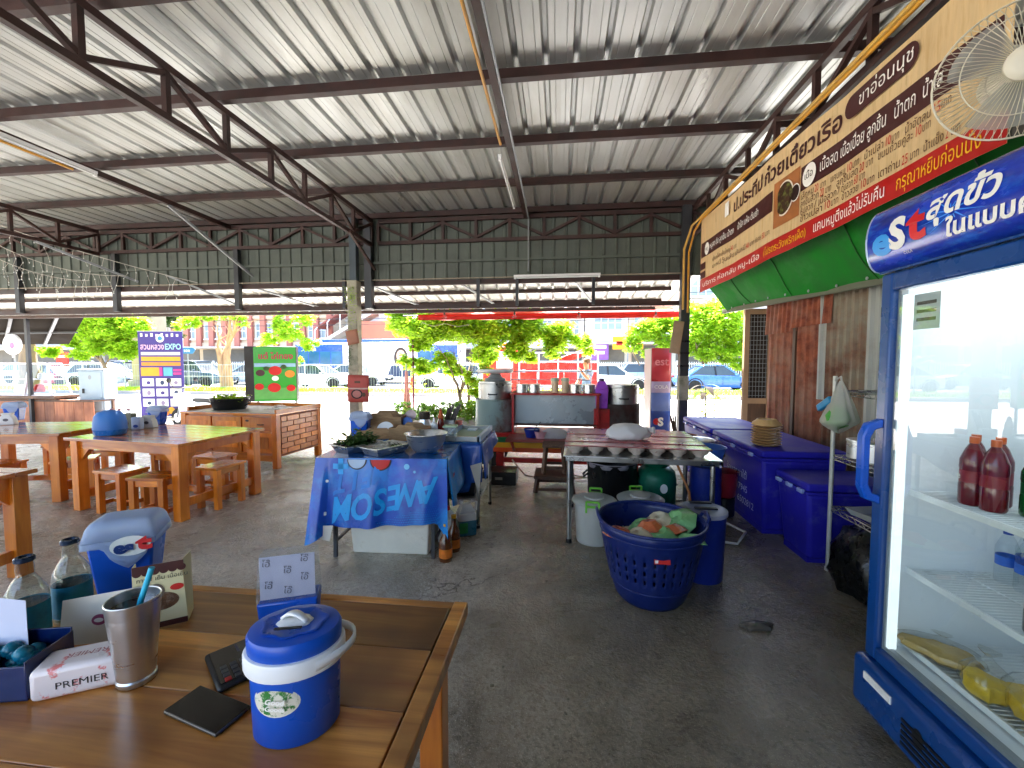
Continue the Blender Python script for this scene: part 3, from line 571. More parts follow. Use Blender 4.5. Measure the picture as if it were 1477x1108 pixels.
# ---- glass door drinks fridge
fr = thing('drinks_fridge', 'tall blue glass door drinks fridge with curved lit header', 'fridge', (1.3, 1.87, 0))   # local: x into the cabinet, -y towards the camera, z up
FW_, FD, FH = .72, .62, 1.88
WHITE_IN = pm('fridge_liner', '#e9eef2', .35, 0, .02, 3)
def side(y0, y1, nm, mat): G().bx(.045, FD, y0, y1, .12, FH).obj(nm, mat, fr, bevel=.006)
side(-.035, 0, 'side_panel', BLUE_FR); side(-FW_, -FW_+.035, 'side_panel', BLUE_FR)
G().bx(FD-.03, FD, -FW_+.035, -.035, .12, FH).obj('back_panel', WHITE_IN, fr); G().bx(.045, FD, -FW_+.035, -.035, FH-.04, FH).obj('top_panel', WHITE_IN, fr); G().bx(.045, FD, -FW_+.035, -.035, .12, .33).obj('floor_panel', WHITE_IN, fr)
g = G().bx(.05, FD-.03, -.045, -.036, .33, FH-.04).bx(.05, FD-.03, -FW_+.036, -FW_+.045, .33, FH-.04); g.obj('inner_liner', WHITE_IN, fr)
g = G().bx(0, .045, -.055, .0, .27, FH-.03).bx(0, .045, -FW_, -FW_+.055, .27, FH-.03).bx(0, .045, -FW_+.055, -.055, FH-.1, FH-.03).bx(0, .045, -FW_+.055, -.055, .27, .325)
door = g.obj('door', BLUE_FR, fr, bevel=.008)
G().bx(.018, .024, -FW_+.05, -.05, .32, FH-.095).obj('door_pane', GLASS, door)
g = G().bx(.026,.05,-.07,-.056,.325,FH-.1).bx(.026,.05,-FW_+.056,-FW_+.07,.325,FH-.1).bx(.026,.05,-FW_+.07,-.07,.325,.34); g.obj('door_seal', pm('grey_seal', '#8d9499', .5), door)
G().bx(.03,.06,-.085,-.072,.34,FH-.12).obj('led_strip', pm('led_white', (.86,.95,1), .4, emit=.1), fr); G().bx(.03,.06,-FW_+.072,-FW_+.085,.34,FH-.12).obj('led_strip', pm('led_white', (.86,.95,1), .4), fr)
h = G().prism([(-.0,.92),(-.055,.94),(-.075,.99),(-.075,1.2),(-.055,1.25),(0,1.27),(0,1.235),(-.03,1.225),(-.045,1.19),(-.045,1.0),(-.03,.965),(0,.955)], .012, .05, Matrix(((1,0,0,0),(0,0,-1,0),(0,1,0,0),(0,0,0,1))))
h.obj('door_handle', BLUE_BR, door, bevel=.006)
g = G().bx(-.035, FD, -FW_-.01, .02, .05, .265); g.obj('base_cover', BLUE_FR, fr, bevel=.025, seg=3)
g = G()
for i in range(5): g.bx(-.039, -.034, -FW_+.1, -.25, .09+i*.022, .102+i*.022)
g.obj('air_grille', BLACK_PL, fr); G().bx(-.041,-.036,-.2,-.06,.195,.225).obj('rating_label', W_INK, fr); G().disc((-.0375,-.32,.17),.035,20,Matrix.Rotation(pi/2,3,'Y'),.7).obj('lock_cover', BLACK_PL, fr)
for y in (-.08, -FW_+.08): G().lathe([(.03,0),(.03,.05)], 12, (.1,y,0)).obj('foot', BLACK_PL, fr); G().lathe([(.03,0),(.03,.05)], 12, (FD-.1,y,0)).obj('foot', BLACK_PL, fr)
G().bx(.1,.5,-FW_+.1,-.1,FH-.062,FH-.045).obj('ceiling_lamp', pm('lamp_white', (.9,.96,1), .4, emit=.4), fr)
# header: curved front
def hp(a): th = -pi/2+pi*a; return (-.0-.052*cos(th), FH+.105+.122*sin(th))
hg = G(); n = 14
hg.grid(lambda a, b: (hp(b)[0], .012-(FW_+.032)*a, hp(b)[1]), 8, n)
HB = pm('header_blue', '#1233a8', .22, 0, .5, 3, coat=.5, dirt='#2f7be0', dscale=4, dlo=.5, dhi=.75, stretch=(1,1.5,4)); hd = hg.obj('header', HB, fr, smooth=70)
cap = [hp(i/n) for i in range(n+1)] + [(.3, FH+.227), (.3, FH-.017)]
for y0, y1 in ((.012,.024), (-FW_-.02, -FW_-.032)): G().prism(cap, y0, y1, Matrix(((1,0,0,0),(0,0,1,0),(0,1,0,0),(0,0,0,1)))).obj('header_end', pm('header_trim', '#a9bfe0', .25, .3), fr, bevel=.003)
G().bx(.0,.3,-FW_-.02,.012,FH-.025,FH-.012).obj('header_floor', BLUE_FR, fr); G().bx(.0,.3,-FW_-.02,.012,FH+.215,FH+.227).obj('header_top', BLUE_FR, fr)
HM = Matrix(((0,0,-1,-.056),(-1,0,0,0),(0,1,0,FH+.105),(0,0,0,1)))
def ht_(s, size, u, v, mat, **k): o = text(s, size, mat, hd, (u, v, .0), M=HM, **k); o['bend'] = 'header'
ht_('e', .15, .02, -.02, pm('logo_blue', '#3fa0f0', .4), sx=1.25, bold=.006); ht_('S', .15, .105, -.012, W_INK, sx=1.05, bold=.007); ht_('t', .16, .19, .0, pm('logo_red', '#d8262c', .4), sx=1.25, bold=.006)
ht_('สุดขั้ว', .105, .262, .03, W_INK, sx=1.05, shear=.18, bold=.003); ht_('ในแบบคุณ', .07, .33, -.055, W_INK, sx=1.15, shear=.18, bold=.002); ht_('COLA', .014, .16, -.085, W_INK)
g = G()
def hx(v): q = max(-.99, min(.99, v/.122)); return -.052*sqrt(1-q*q)-.0015
for i in range(12):
    a = .2+i*.52; u, v = .36, .0; P_ = [(u+.012*cos(a), v+.012*sin(a)), (u+.13*cos(a), v+.085*sin(a)), (u+.014*cos(a+.4), v+.014*sin(a+.4))]
    g.poly([(hx(q[1]), -q[0], FH+.105+q[1]) for q in P_])
g.obj('burst_print', pm('header_light_blue', '#3f8df0', .3), hd)
# shelves, goods
def shelf(z, name='shelf'):
    g = G(); n = 34
    for i in range(n): y = -.05-(FW_-.1)*i/(n-1); g.tube([(.11,y,z),(FD-.035,y,z)], .0022, 4)
    for x in (.115,.3,FD-.04): g.tube([(x,-.046,z-.004),(x,-FW_+.046,z-.004)], .0035, 5)
    g.bx(.106,.114,-FW_+.046,-.046,z-.016,z+.006); g.obj(name, pm('white_wire', '#e4e8ea', .35, .1), fr)
for z in (.98, .66, .355): shelf(z)
for y in (-.12, -FW_+.12): G().bx(FD-.045, FD-.031, y-.012, y+.012, .35, FH-.06).obj('shelf_rail', pm('rail_grey', '#c5cacd', .4, .3), fr)
G().bx(.0262,.0275,-.24,-.13,1.62,1.75).obj('door_sticker', pm('sticker_clear', '#b9c2c6', .4), door)
for i in range(3): G().bx(.0245,.0258,-.225,-.145,1.71-.03*i,1.722-.03*i).obj('sticker_line', pm('grey_ink', '#5a5650', .5), door)
PET = pane('pet_plastic', (.93,.96,.98), 1.3); 
def bottle_prof(r, h, neck=.012): return [(0,0),(r*.9,0),(r,.008),(r,h*.3),(r*.93,h*.36),(r*.93,h*.5),(r,h*.56),(r*.98,h*.68),(r*.6,h*.85),(neck,h*.92),(neck,h)]
def drink(loc, h, r, liq, cap, label, wrap=None, txt=None, grp='bottles in the fridge', cat='bottle', nm='drink_bottle', clear=False):
    t = thing(nm, label, cat, loc, 0, grp); pr_ = bottle_prof(r, h)
    if clear: G().lathe(pr_, 18).obj('bottle_body', liq, t, smooth=60)
    else: G().lathe(pr_, 18).obj('bottle_body', liq, t, smooth=60)
    G().lathe([(.0135,h*.93),(.0135,h+.006),(0,h+.006)], 14).obj('bottle_cap', cap, t, smooth=40)
    if wrap: G().shell([(r*.96,h*.34),(r*.965,h*.52)], 18).obj('wrap_label', wrap, t, smooth=60)
    if txt: text(txt, r*.9, W_INK, t, (-r*1.01, r*.3, h*.43), (pi/2,0,-pi/2), align='CENTER')
    return t
REDJ = pm('red_drink', '#6e0d1c', .12, 0, .1, 4, trans=.25, coat=.4); GRNJ = pm('green_drink', '#146b2c', .12, 0, .1, 4, trans=.25, coat=.4); DKC = pm('cola_dark', '#1f0d0a', .1, 0, .1, coat=.4)
for i, (x, y, l) in enumerate(((.24,-.155,'red drink bottle at the left end of the top fridge shelf'),(.19,-.205,'red drink bottle with white letter e on the top fridge shelf'),(.27,-.21,'red drink bottle standing behind the others on the top shelf'),(.2,-.27,'red drink bottle in front of the green one on the top shelf'))):
    drink((1.3+x, 1.87+y, .984), .24, .036, REDJ, pm('orange_cap', '#c2571f', .4), l, pm('red_wrap', '#7c1220', .3), 'e' if i == 1 else None)
drink((1.3+.27, 1.87-.33, .984), .22, .036, GRNJ, GREEN, 'green drink bottle at the right of the red ones in the fridge', pm('green_wrap', '#0f5a25', .3))
for x, y, l in ((.39,-.13,'clear water bottle with blue label, front left on the middle fridge shelf'),(.39,-.2,'clear water bottle with blue label, front middle on the middle fridge shelf'),(.46,-.13,'clear water bottle with blue label, back left on the middle fridge shelf'),(.46,-.2,'clear water bottle with blue label, back right on the middle fridge shelf'),(.39,-.27,'clear water bottle with blue label, front right on the middle fridge shelf')):
    drink((1.3+x, 1.87+y, .664), .2, .032, PET, BLUE_PL, l, pm('water_wrap', '#2c62c4', .35), None, 'water bottles in the fridge')
for y, l in ((-.47,'dark cola bottle at the left on the lower fridge shelf'),(-.54,'dark cola bottle at the right on the lower fridge shelf')): drink((1.3+.16, 1.87+y, .664), .23, .034, DKC, BLACK_PL, l, R_INK, None, 'cola bottles in the fridge')
def bag(loc, sx, sy, h, mat, fill, label, nm='plastic_bag', knot=True):
    t = thing(nm, label, 'bag', loc, R.uniform(0, 3)); seed = R.uniform(0, 9)
    f = lambda th, z: 1+.13*sin(3*th+seed)+.09*sin(7*th+2*seed+z*30)+.04*sin(13*th)
    G().lathe([(0,0),(sx*.8,.002),(sx,h*.18),(sx*.95,h*.4),(sx*.62,h*.62),(sx*.2,h*.8),(.008,h*.88),(.02,h*.95),(.03,h)], 30, sy=sy/sx, fn=f).obj('bag_film', mat, t, smooth=60)
    G().lathe([(0,.003),(sx*.74,.006),(sx*.9,h*.18),(sx*.8,h*.36),(0,h*.4)], 24, sy=sy/sx, fn=f).obj('bag_content', fill, t, smooth=50)
    return t
FILM = pane('bag_film', (.95,.95,.93), 1.6, .12); YEL = pm('yellow_broth', '#d9b426', .4, 0, .2, 20); TANB = pm('tan_food', '#b5964e', .5, 0, .25, 14)
bag((1.47, 1.72, .358), .13, .075, .1, FILM, TANB, 'clear bag of tan food lying on the bottom fridge shelf'); bag((1.46, 1.54, .358), .075, .06, .16, FILM, YEL, 'knotted clear bag of yellow soup left on the bottom shelf'); bag((1.52, 1.46, .358), .085, .07, .17, FILM, YEL, 'knotted clear bag of yellow soup nearest the fridge door')
# ================================================================ NEAR TABLE AND WHAT STANDS ON IT
tb = thing('dining_table', 'worn plank table in the foreground with the blue ice bucket on it', 'table', (-.95, .84, 0)); TZ = .74
GAP = .0016; ys = [-.6, -.405, -.2, -.005, .19, .38]     # plank seams
for i in range(5):
    w = ys[i+1]-ys[i]-GAP; g = G().box((0,0,0), (1.24, w, .03)); o = g.obj('plank', PLANK, tb, bevel=.003); o.location = (-.002, (ys[i]+ys[i+1])/2, TZ-.015-R.uniform(0,.002))
for x in (-.645, .645): o = G().box((0,0,0), (.045, 1.03, .042)).obj('edge_board', PLANK, tb, bevel=.004); o.location = (x, -.1, TZ-.02); 
o = G().box((0,0,0), (1.335, .03, .042)).obj('edge_board', PLANK, tb, bevel=.004); o.location = (0, .397, TZ-.021)
for x in (-.58, .58):
    for y in (-.55, .33): G().bx(x-.035,x+.035,y-.035,y+.035,0,TZ-.032).obj('leg', PINE, tb, bevel=.004)
for y in (-.56, .34): G().bx(-.54,.54,y-.012,y+.012,TZ-.13,TZ-.032).obj('apron', PINEX, tb)
for x in (-.6, .6): G().bx(x-.012,x+.012,-.51,.29,TZ-.13,TZ-.032).obj('apron', PINE, tb)
TOP = TZ+.001
# ice bucket
b = thing('ice_bucket', 'blue oval ice bucket with white band and lid knob on the near table', 'ice bucket', (-.545, .785, TOP), radians(14)); e = .82; b.scale = (.97,.97,.86)
G().lathe([(0,0),(.082,0),(.086,.006),(.09,.17),(.09,.176),(0,.176)], 40, sy=e).obj('bucket_body', BLUE_BR, b, smooth=40)
G().lathe([(.09,.163),(.099,.166),(.101,.172),(.101,.2),(.098,.206),(.092,.208),(0,.208)], 40, sy=e).obj('white_band', WHITE_PL, b, smooth=40)
lid = G().lathe([(.09,.205),(.093,.209),(.094,.238),(.09,.246),(.078,.249),(.04,.2505),(0,.251)], 40, sy=e).obj('bucket_lid', BLUE_BR, b, smooth=45)
G().lathe([(.062,.2495),(.066,.253),(.062,.2545),(.056,.252)], 48, sy=e, fn=lambda th, z: 1+.07*sin(7*th)).obj('lid_rim', BLUE_BR, lid, smooth=60)
G().lathe([(.035,.25),(.036,.254),(.03,.258),(0,.259)], 28, sy=.72, fn=lambda th, z: 1+.05*sin(8*th)).obj('knob_base', WHITE_PL, lid, smooth=40)
kb = G().grid(lambda u, v: ((u-.5)*.062, (v-.5)*.012*(1.4-abs(u-.5)), .258+.016*(1-(2*u-1)**2)), 12, 2).obj('lid_knob', WHITE_PL, lid, solid=.006, smooth=70)
kb.rotation_euler = (0,0,radians(-20))
G().bar((-.03,-.03,.2585),(.024,-.03,.2585),.006,.003).obj('coin_slot', BLACK_PL, lid)
hg = [Vector((.1*cos(t), .1*e*sin(t), .185)) for t in [radians(a) for a in range(-70, 75, 10)]]
hg = [p*1.0 + Vector((.02*sin(pi*i/(len(hg)-1)), 0, .01*sin(pi*i/(len(hg)-1)))) for i, p in enumerate(hg)]
g = G(); g.grid(lambda u, v: hg[min(len(hg)-1, int(round(u*(len(hg)-1))))] + Vector((0,0,(v-.5)*.026*(1-.35*sin(pi*u)))), len(hg)-1, 2); ho = g.obj('bucket_handle', WHITE_PL, b, solid=.005, smooth=80); ho.rotation_euler = (0,0,radians(10))
def wrap(nm, mat, a0, z0, ra, rz, rad, parent, n=28, sy=1., off=.0006):
    g = G(); c = rad+off
    pts = []
    rings = [(0,1)]
    vs = [(c*cos(a0), c*sy*sin(a0), z0)]; K = 4
    for k in range(1, K+1):
        for i in range(n):
            th = 2*pi*i/n; a = a0 + ra*cos(th)*k/K/rad; vs.append((c*cos(a), c*sy*sin(a), z0+rz*sin(th)*k/K))
    fs = [(0, 1+i, 1+(i+1) % n) for i in range(n)]
    for k in range(1, K):
        for i in range(n): fs.append((1+(k-1)*n+i, 1+k*n+i, 1+k*n+(i+1) % n, 1+(k-1)*n+(i+1) % n))
    g.add(vs, fs); return g.obj(nm, mat, parent, smooth=80)
a0 = radians(-101)
wrap('oval_label', pm('cream_label', '#e4e0d0', .4, 0, .05), a0, .115, .05, .034, .0888, b, sy=e, off=.0002)
wrap('leaf_print', pm('leaf_print', '#dcd8c6', .4, 0, .05, dirt='#2f7a34', dscale=55, dlo=.5, dhi=.56), a0, .115, .046, .03, .0888, b, sy=e, off=.0011)
lm = Matrix.Rotation(a0+pi/2, 4, 'Z') @ Matrix.Translation((0, -.0888*e-.0035, 0)) @ Matrix.Rotation(pi/2, 4, 'X')
text('Good', .017, W_INK, b, (0, .121, .002), M=lm, align='CENTER', shear=.2, bold=.0006); text('Goods', .015, W_INK, b, (0, .105, .002), M=lm, align='CENTER', shear=.2, bold=.0005)
# blue box with sheet in its clear lid
b = thing('chopstick_box', 'blue box with a printed sheet in its raised clear lid behind the ice bucket', 'box', (-.79, 1.12, TOP), radians(22))
G().taper((0,0,0), (.15,.07), (.16,.08), .07).obj('box_body', BLUE_BR, b, bevel=.006)
LIDF = frost('clear_lid', (.82,.85,.88), .12); sh = pm('printed_sheet', '#b9bcd0', .5, 0, .04, 5)
G().taper((0,0,.07), (.163,.083), (.15,.06), .135).obj('clear_lid_cover', LIDF, b, bevel=.008)
G().box((0,-.024,.137), (.145,.002,.125)).obj('paper_sheet', sh, b)
for i, (x, z) in enumerate(((-.055,.18),(.045,.185),(0,.155),(.045,.13),(-.05,.115),(0,.095))): text('โอ๊', .026, pm('grey_print', '#4c4a55', .5), b, (x, -.0275, z), (pi/2, radians(8), 0), align='CENTER')
# phone and calculator
b = thing('phone', 'black smartphone with dark cracked screen lying flat on the near table', 'phone', tuple(Vector((-.755, .785, TOP))), radians(-14))
G().box((0,0,.004), (.165,.078,.008)).obj('phone_body', pm('phone_frame', '#5f5a54', .3, .7), b, bevel=.003); G().box((0,0,.0083), (.16,.073,.001)).obj('screen', BLACK_GL, b)
b = thing('calculator_case', 'open black calculator case with small keys behind the phone', 'calculator', (-.80, .915, TOP), radians(-38))
G().box((0,0,.008), (.16,.1,.016)).obj('case_tray', BLACK_PL, b, bevel=.01); G().box((-.0,.0,.0165), (.142,.082,.002)).obj('case_inlay', pm('case_inlay', '#0b0c0d', .2), b)
for i in range(4):
    for j in range(3): o = G().box((0,0,0), (.013,.013,.004)).obj('key', RED if (i == 3 and j == 0) else pm('key_grey', '#2f3236', .4), b, bevel=.001); o.location = (.015+i*.017, -.026+j*.02, .019)
G().box((-.045,.015,.0178),(.035,.006,.0005)).obj('display_mark', pm('grey_print', '#4c4a55', .5), b)
# tumbler and straw
b = thing('steel_tumbler', 'stainless steel tumbler with a drink on the near table', 'tumbler', (-1.0, .85, TOP))
G().lathe([(0,0),(.036,0),(.038,.004),(.0385,.012),(.036,.016),(.037,.02),(.052,.196),(.0525,.2),(.051,.202),(.0495,.2),(.0495,.165),(0,.165)], 40).obj('cup_body', STAIN, b, smooth=35)
G().disc((0,0,.178), .049, 32).obj('drink_surface', pm('iced_coffee', '#3d2d28', .15, 0, .5, 45, coat=.4), b)
tag(G().tube([(-1.015,.845,TOP+.05),(-.988,.857,TOP+.19),(-.965,.867,TOP+.268)], .0062, 12).obj('straw', pm('cyan_straw', '#2fb6d8', .35), smooth=60), 'bright cyan straw standing in the steel tumbler', 'straw')
# tissue pack
b = thing('tissue_pack', 'white and pink wrapped tissue pack beside the tumbler', 'tissue pack', (-1.1, .835, TOP), radians(28))
G().box((0,0,.036), (.185,.085,.072)).obj('pack', pm('tissue_wrap', '#f1e6e4', .3, 0, .03, 5, .15, 25, dirt='#e8837f', dscale=11, dlo=.55, dhi=.58, coat=.3), b, bevel=.012, seg=3)
text('PREMIER', .022, INK, b, (0, -.0432, .03), (pi/2,0,0), align='CENTER', sx=1.15); text('PREMIER', .024, pm('pink_ink', '#b06a6c', .4), b, (0, .0, .0726), (0,0,pi), align='CENTER'); G().box((-.0931,0,.036),(.0005,.004,.03)).obj('seal_mark', INK, b)
# tent menu
b = thing('tent_menu', 'triangular cream drinks menu with maroon scalloped top', 'menu card', (-1.145, 1.06, TOP), radians(34)); CR = pm('cream_card', '#d9d2a4', .5, 0, .04)
G().add([(-.06,-.03,0),(.06,-.03,0),(.05,-.03,.185),(-.06,-.03,.185),(.06,.04,0),(.06,.035,.185),(-.06,.005,0),(-.06,.0,.185)], [(0,1,2,3),(1,4,5,2),(0,3,7,6)]).obj('card', CR, b, solid=.002)
for i in range(6): G().disc((-.05+.02*i,-.0315,.166), .0105, 14, Matrix.Rotation(pi/2,3,'X')).obj('scallop', MAR, b)
G().bx(-.06,.055,-.0325,-.0312,.168,.186).obj('top_band', MAR, b); G().bx(-.06,.06,-.0322,-.0312,0,.016).obj('bottom_band', MAR, b)
text('กาแฟ เย็น เนื้อเย็น', .016, INK, b, (-.052,-.0325,.145), (pi/2,0,0)); G().disc((0,-.0315,.075), .042, 24, Matrix.Rotation(pi/2,3,'X'), .62).obj('food_picture', pm('food_print', '#5a3a22', .5, 0, .5, 60, dirt='#8d7b6a', dscale=50), b)
G().disc((-.01,-.0322,.105), .02, 20, Matrix.Rotation(pi/2,3,'X'), 1.2).obj('cup_picture', pm('food_print2', '#6b6054', .5, 0, .3, 60), b)
G().disc((.038,-.0318,.11), .016, 18, Matrix.Rotation(pi/2,3,'X'), .6).obj('red_patch', R_INK, b)
for i in range(4): G().bx(-.05,-.01-.004*i,-.0318,-.0312,.024+i*.008,.026+i*.008).obj('print_line', INK, b)
b = thing('menu_stand', 'white card leaning behind the tumbler and tissue pack', 'card', (-1.235, .955, TOP), radians(18))
G().add([(-.09,0,0),(.1,0,0),(.1,.02,.135),(-.09,.02,.115)], [(0,1,2,3)]).obj('white_card', PAPER, b, solid=.002); G().disc((-.0,.006,.06), .018, 20, Matrix.Rotation(radians(82),3,'X'), .8).obj('lip_print', pm('lip_print', '#8d3a5a', .5), b); G().disc((-.0,.004,.06), .011, 20, Matrix.Rotation(radians(82),3,'X'), .5).obj('lip_gap', PAPER, b)
# blue lidded caddy, logo sticker
EST = {}
def est_box(loc, rz, label, s=1., logo=True, grp='blue lidded cutlery boxes on the tables'):
    b = thing('cutlery_box', label, 'cutlery box', loc, rz, grp)
    G().taper((0,0,0), (.13*s,.1*s), (.165*s,.125*s), .17*s).obj('box_body', BLUE_BR, b, bevel=.008)
    pts = [(-.09,-.07,.17),(.09,-.07,.17),(.09,.07,.17),(-.09,.07,.17)]
    g = G(); g.grid(lambda u, v: ((u-.5)*.18*s, (v-.5)*.14*s, (.176+.06*((1-abs(2*u-1)**9)*(1-abs(2*v-1)**8))**.6)*s), 24, 20)
    g.grid(lambda u, v: ((u-.5)*.178*s, -.0705*s-.002, (.178-(.02+.07*max(0, 1-abs(u-.62)*3.2)**.5)*v)*s), 16, 4)
    g.grid(lambda u, v: (.0905*s, (u-.5)*.135*s, (.178-.02*v)*s), 4, 2); g.grid(lambda u, v: (-.0905*s, (u-.5)*.135*s, (.178-.02*v)*s), 4, 2)
    g.obj('frosted_lid', LIDF2, b, solid=.002, smooth=60)
    if logo:
        m = Matrix.Translation((.03*s,-.076*s-.004,.155*s)) @ Matrix.Rotation(pi/2,4,'X')
        G().disc((.03*s,-.0738*s-.0025,.158*s), .05*s, 22, Matrix.Rotation(pi/2,3,'X'), .62).obj('logo_patch', W_INK, b)
        text('es', .05*s, pm('logo_navy', '#1b3a7a', .4), b, (-.038*s,.0,.001), M=m, sx=1.1, bold=.003*s); text('t', .055*s, pm('logo_red', '#d8262c', .4), b, (.02*s,.008*s,.001), M=m, sx=1.6, bold=.004*s)
    return b
LIDF2 = frost('milky_lid', (.66,.76,.9), .55)
est_box((-1.44, 1.22, TOP), radians(30), 'large blue cutlery box with frosted lid and red blue logo on the near table', 1.05)
# glass bottles in front of the box
GL = pane('bottle_glass', (.86,.92,.9), 1.8); LIQ = pane('teal_syrup', (.6,.82,.86), .6); 
def glass_bottle(loc, label, h=.23, r=.043, lab=None):
    t = thing('glass_bottle', label, 'bottle', loc, R.uniform(0, 3), 'glass bottles at the left of the near table')
    G().lathe([(0,0),(r,.002),(r*1.02,.02),(r*.97,h*.3),(r*1.02,h*.5),(r*.95,h*.62),(r*.62,h*.74),(r*.42,h*.8),(r*.44,h*.86),(r*.4,h*.97),(r*.44,h)], 28).obj('bottle_body', GL, t, smooth=50)
    for hh in (.3,.45): G().tube([(r*.985*cos(2*pi*i/24), r*.985*sin(2*pi*i/24), h*hh) for i in range(24)], .0016, 5, closed=True).obj('glass_ring', GL, t, smooth=50)
    G().lathe([(0,.004),(r*.93,.006),(r*.9,h*.46),(0,h*.46)], 24).obj('liquid', LIQ, t, smooth=50)
    G().lathe([(r*.45,h*.955),(r*.5,h*.965),(r*.5,h*1.0),(r*.42,h*1.015),(r*.33,h*1.015),(r*.33,h*.99),(0,h*.99)], 20).obj('bottle_cap', pm('cap_navy', '#26364f', .3, .5), t, smooth=40)
    if lab: G().shell([(r*1.03,h*.08),(r*1.03,h*.47)], 24).obj('wrap_label', lab, t, smooth=60)
BL_LAB = pm('aqua_label', '#1f7f9e', .35, 0, .25, 9, dirt='#12435f', dscale=9)
glass_bottle((-1.43, .94, TOP), 'clear glass bottle with dark cap in front of the blue cutlery box, nearer one', .232, .042, BL_LAB); glass_bottle((-1.43, 1.045, TOP), 'clear glass bottle with dark cap in front of the blue cutlery box, farther one', .235, .042, BL_LAB); glass_bottle((-1.5, .865, TOP), 'glass bottle cut by the left edge beside the paper menu', .21, .042, None)
b = thing('condiment_holder', 'dark blue plastic holder at the left corner of the near table', 'holder', (-1.285, .80, TOP), radians(12))
g = G(); 
for c, d in (((0,-.055,.04),(.19,.004,.08)),((0,.055,.05),(.19,.004,.1)),((-.095,0,.045),(.004,.114,.09)),((.095,0,.045),(.004,.114,.09)),((0,0,.003),(.19,.114,.006))): g.box(c, d)
g.obj('holder_body', pm('navy_clear_plastic', '#0d2257', .2, 0, .2, 5, coat=.5), b, bevel=.0015); 
g = G(); rr = random.Random(3)
for i in range(14): x, y = rr.uniform(-.07,.07), rr.uniform(-.04,.04); g.lathe([(0,0),(.017,.006),(.019,.02),(.008,.03),(0,.032)], 10, (x,y,.03+rr.uniform(0,.035)))
g.obj('sachets', pm('teal_sachet', '#12788f', .3, 0, .4, 20), b, smooth=60)['kind'] = 'stuff'
G().add([(-.13,.03,.03),(.03,.02,.03),(.0,.05,.175),(-.13,.06,.19)], [(0,1,2,3)]).obj('paper_menu', pm('pale_paper', '#c6cbe0', .6, 0, .04), b, solid=.001)

# ================================================================ PINE TABLES AND STOOLS
def pine_table(loc, rz, label, L=1.45, Wd=.95, H=.745):
    t = thing('dining_table', label, 'table', loc, rz, 'varnished pine tables with stools'); n = 7; w = Wd/n
    for i in range(n): o = G().box((0,0,0), (L, w-.005, .028)).obj('plank', PINEX, t, bevel=.003); o.location = (0, -Wd/2+w*(i+.5), H-.014-R.uniform(0,.0015))
    for x in (-1, 1):
        for y in (-1, 1):
            lx, ly = x*(L/2-.085), y*(Wd/2-.075); G().bx(lx-.045,lx+.045,ly-.045,ly+.045,0,H-.03).obj('leg', PINE, t, bevel=.004)
            g = G().prism([(0,0),(-x*.17,0),(-x*.17,-.03),(0,-.2)], -.015, .015, Matrix.Translation((lx-x*.045, ly+y*.0, H-.031)) @ Matrix.Rotation(pi/2,4,'X')); g.obj('corner_brace', PINE, t)
            G().prism([(0,0),(-y*.17,0),(-y*.17,-.03),(0,-.2)], -.015, .015, Matrix.Translation((lx, ly-y*.045, H-.031)) @ Matrix.Rotation(pi/2,4,'Z') @ Matrix.Rotation(pi/2,4,'X')).obj('corner_brace', PINE, t)
    for y in (-1, 1): G().bx(-L/2+.13,L/2-.13,y*(Wd/2-.075)-.02,y*(Wd/2-.075)+.02,H-.115,H-.03).obj('apron', PINEX, t)
    for x in (-1, 1):
        G().bx(x*(L/2-.085)-.02,x*(L/2-.085)+.02,-Wd/2+.12,Wd/2-.12,H-.115,H-.03).obj('apron', PINE, t)
        G().bx(x*(L/2-.085)-.02,x*(L/2-.085)+.02,-Wd/2+.12,Wd/2-.12,.12,.2).obj('stretcher', PINE, t, bevel=.003)
    G().bx(-L/2+.105,L/2-.105,-.02,.02,.13,.19).obj('stretcher', PINEX, t)
    return t
def stool_proto():
    t = thing('stool', 'low pine stool', 'stool', (0,0,0), 0, 'low pine stools around the tables'); L, Wd, H = .36, .28, .43
    for i in range(2): o = G().box((0,0,0), (L, Wd/2-.003, .026)).obj('seat_plank', PINEX, t, bevel=.003); o.location = (0, (i-.5)*Wd/2, H-.013)
    for x in (-1, 1):
        for y in (-1, 1): lx, ly = x*(L/2-.04), y*(Wd/2-.035); G().bx(lx-.026,lx+.026,ly-.026,ly+.026,0,H-.027).obj('leg', PINE, t, bevel=.003)
    for y in (-1, 1): G().bx(-L/2+.066,L/2-.066,y*(Wd/2-.035)-.012,y*(Wd/2-.035)+.012,H-.085,H-.027).obj('apron', PINEX, t)
    for x in (-1, 1): G().bx(x*(L/2-.04)-.012,x*(L/2-.04)+.012,-Wd/2+.061,Wd/2-.061,H-.085,H-.027).obj('apron', PINE, t); G().bx(x*(L/2-.04)-.012,x*(L/2-.04)+.012,-Wd/2+.061,Wd/2-.061,.08,.12).obj('stretcher', PINE, t)
    G().bx(-L/2+.052,L/2-.052,-.012,.012,.085,.118).obj('stretcher', PINEX, t)
    return t
T2 = (-4.13, 3.98); T2R = radians(-7); pine_table((T2[0], T2[1], 0), T2R, 'varnished pine table carrying the blue domed basin', 1.46, .98)
pine_table((-6.05, 4.1, 0), radians(12), 'pine table at the left with cutlery box and napkin holder', 1.45, .95)
pine_table((-4.36, 2.05, 0), radians(2), 'pine table whose corner and leg show at the left edge', 1.4, .9)
sp = stool_proto(); first = True
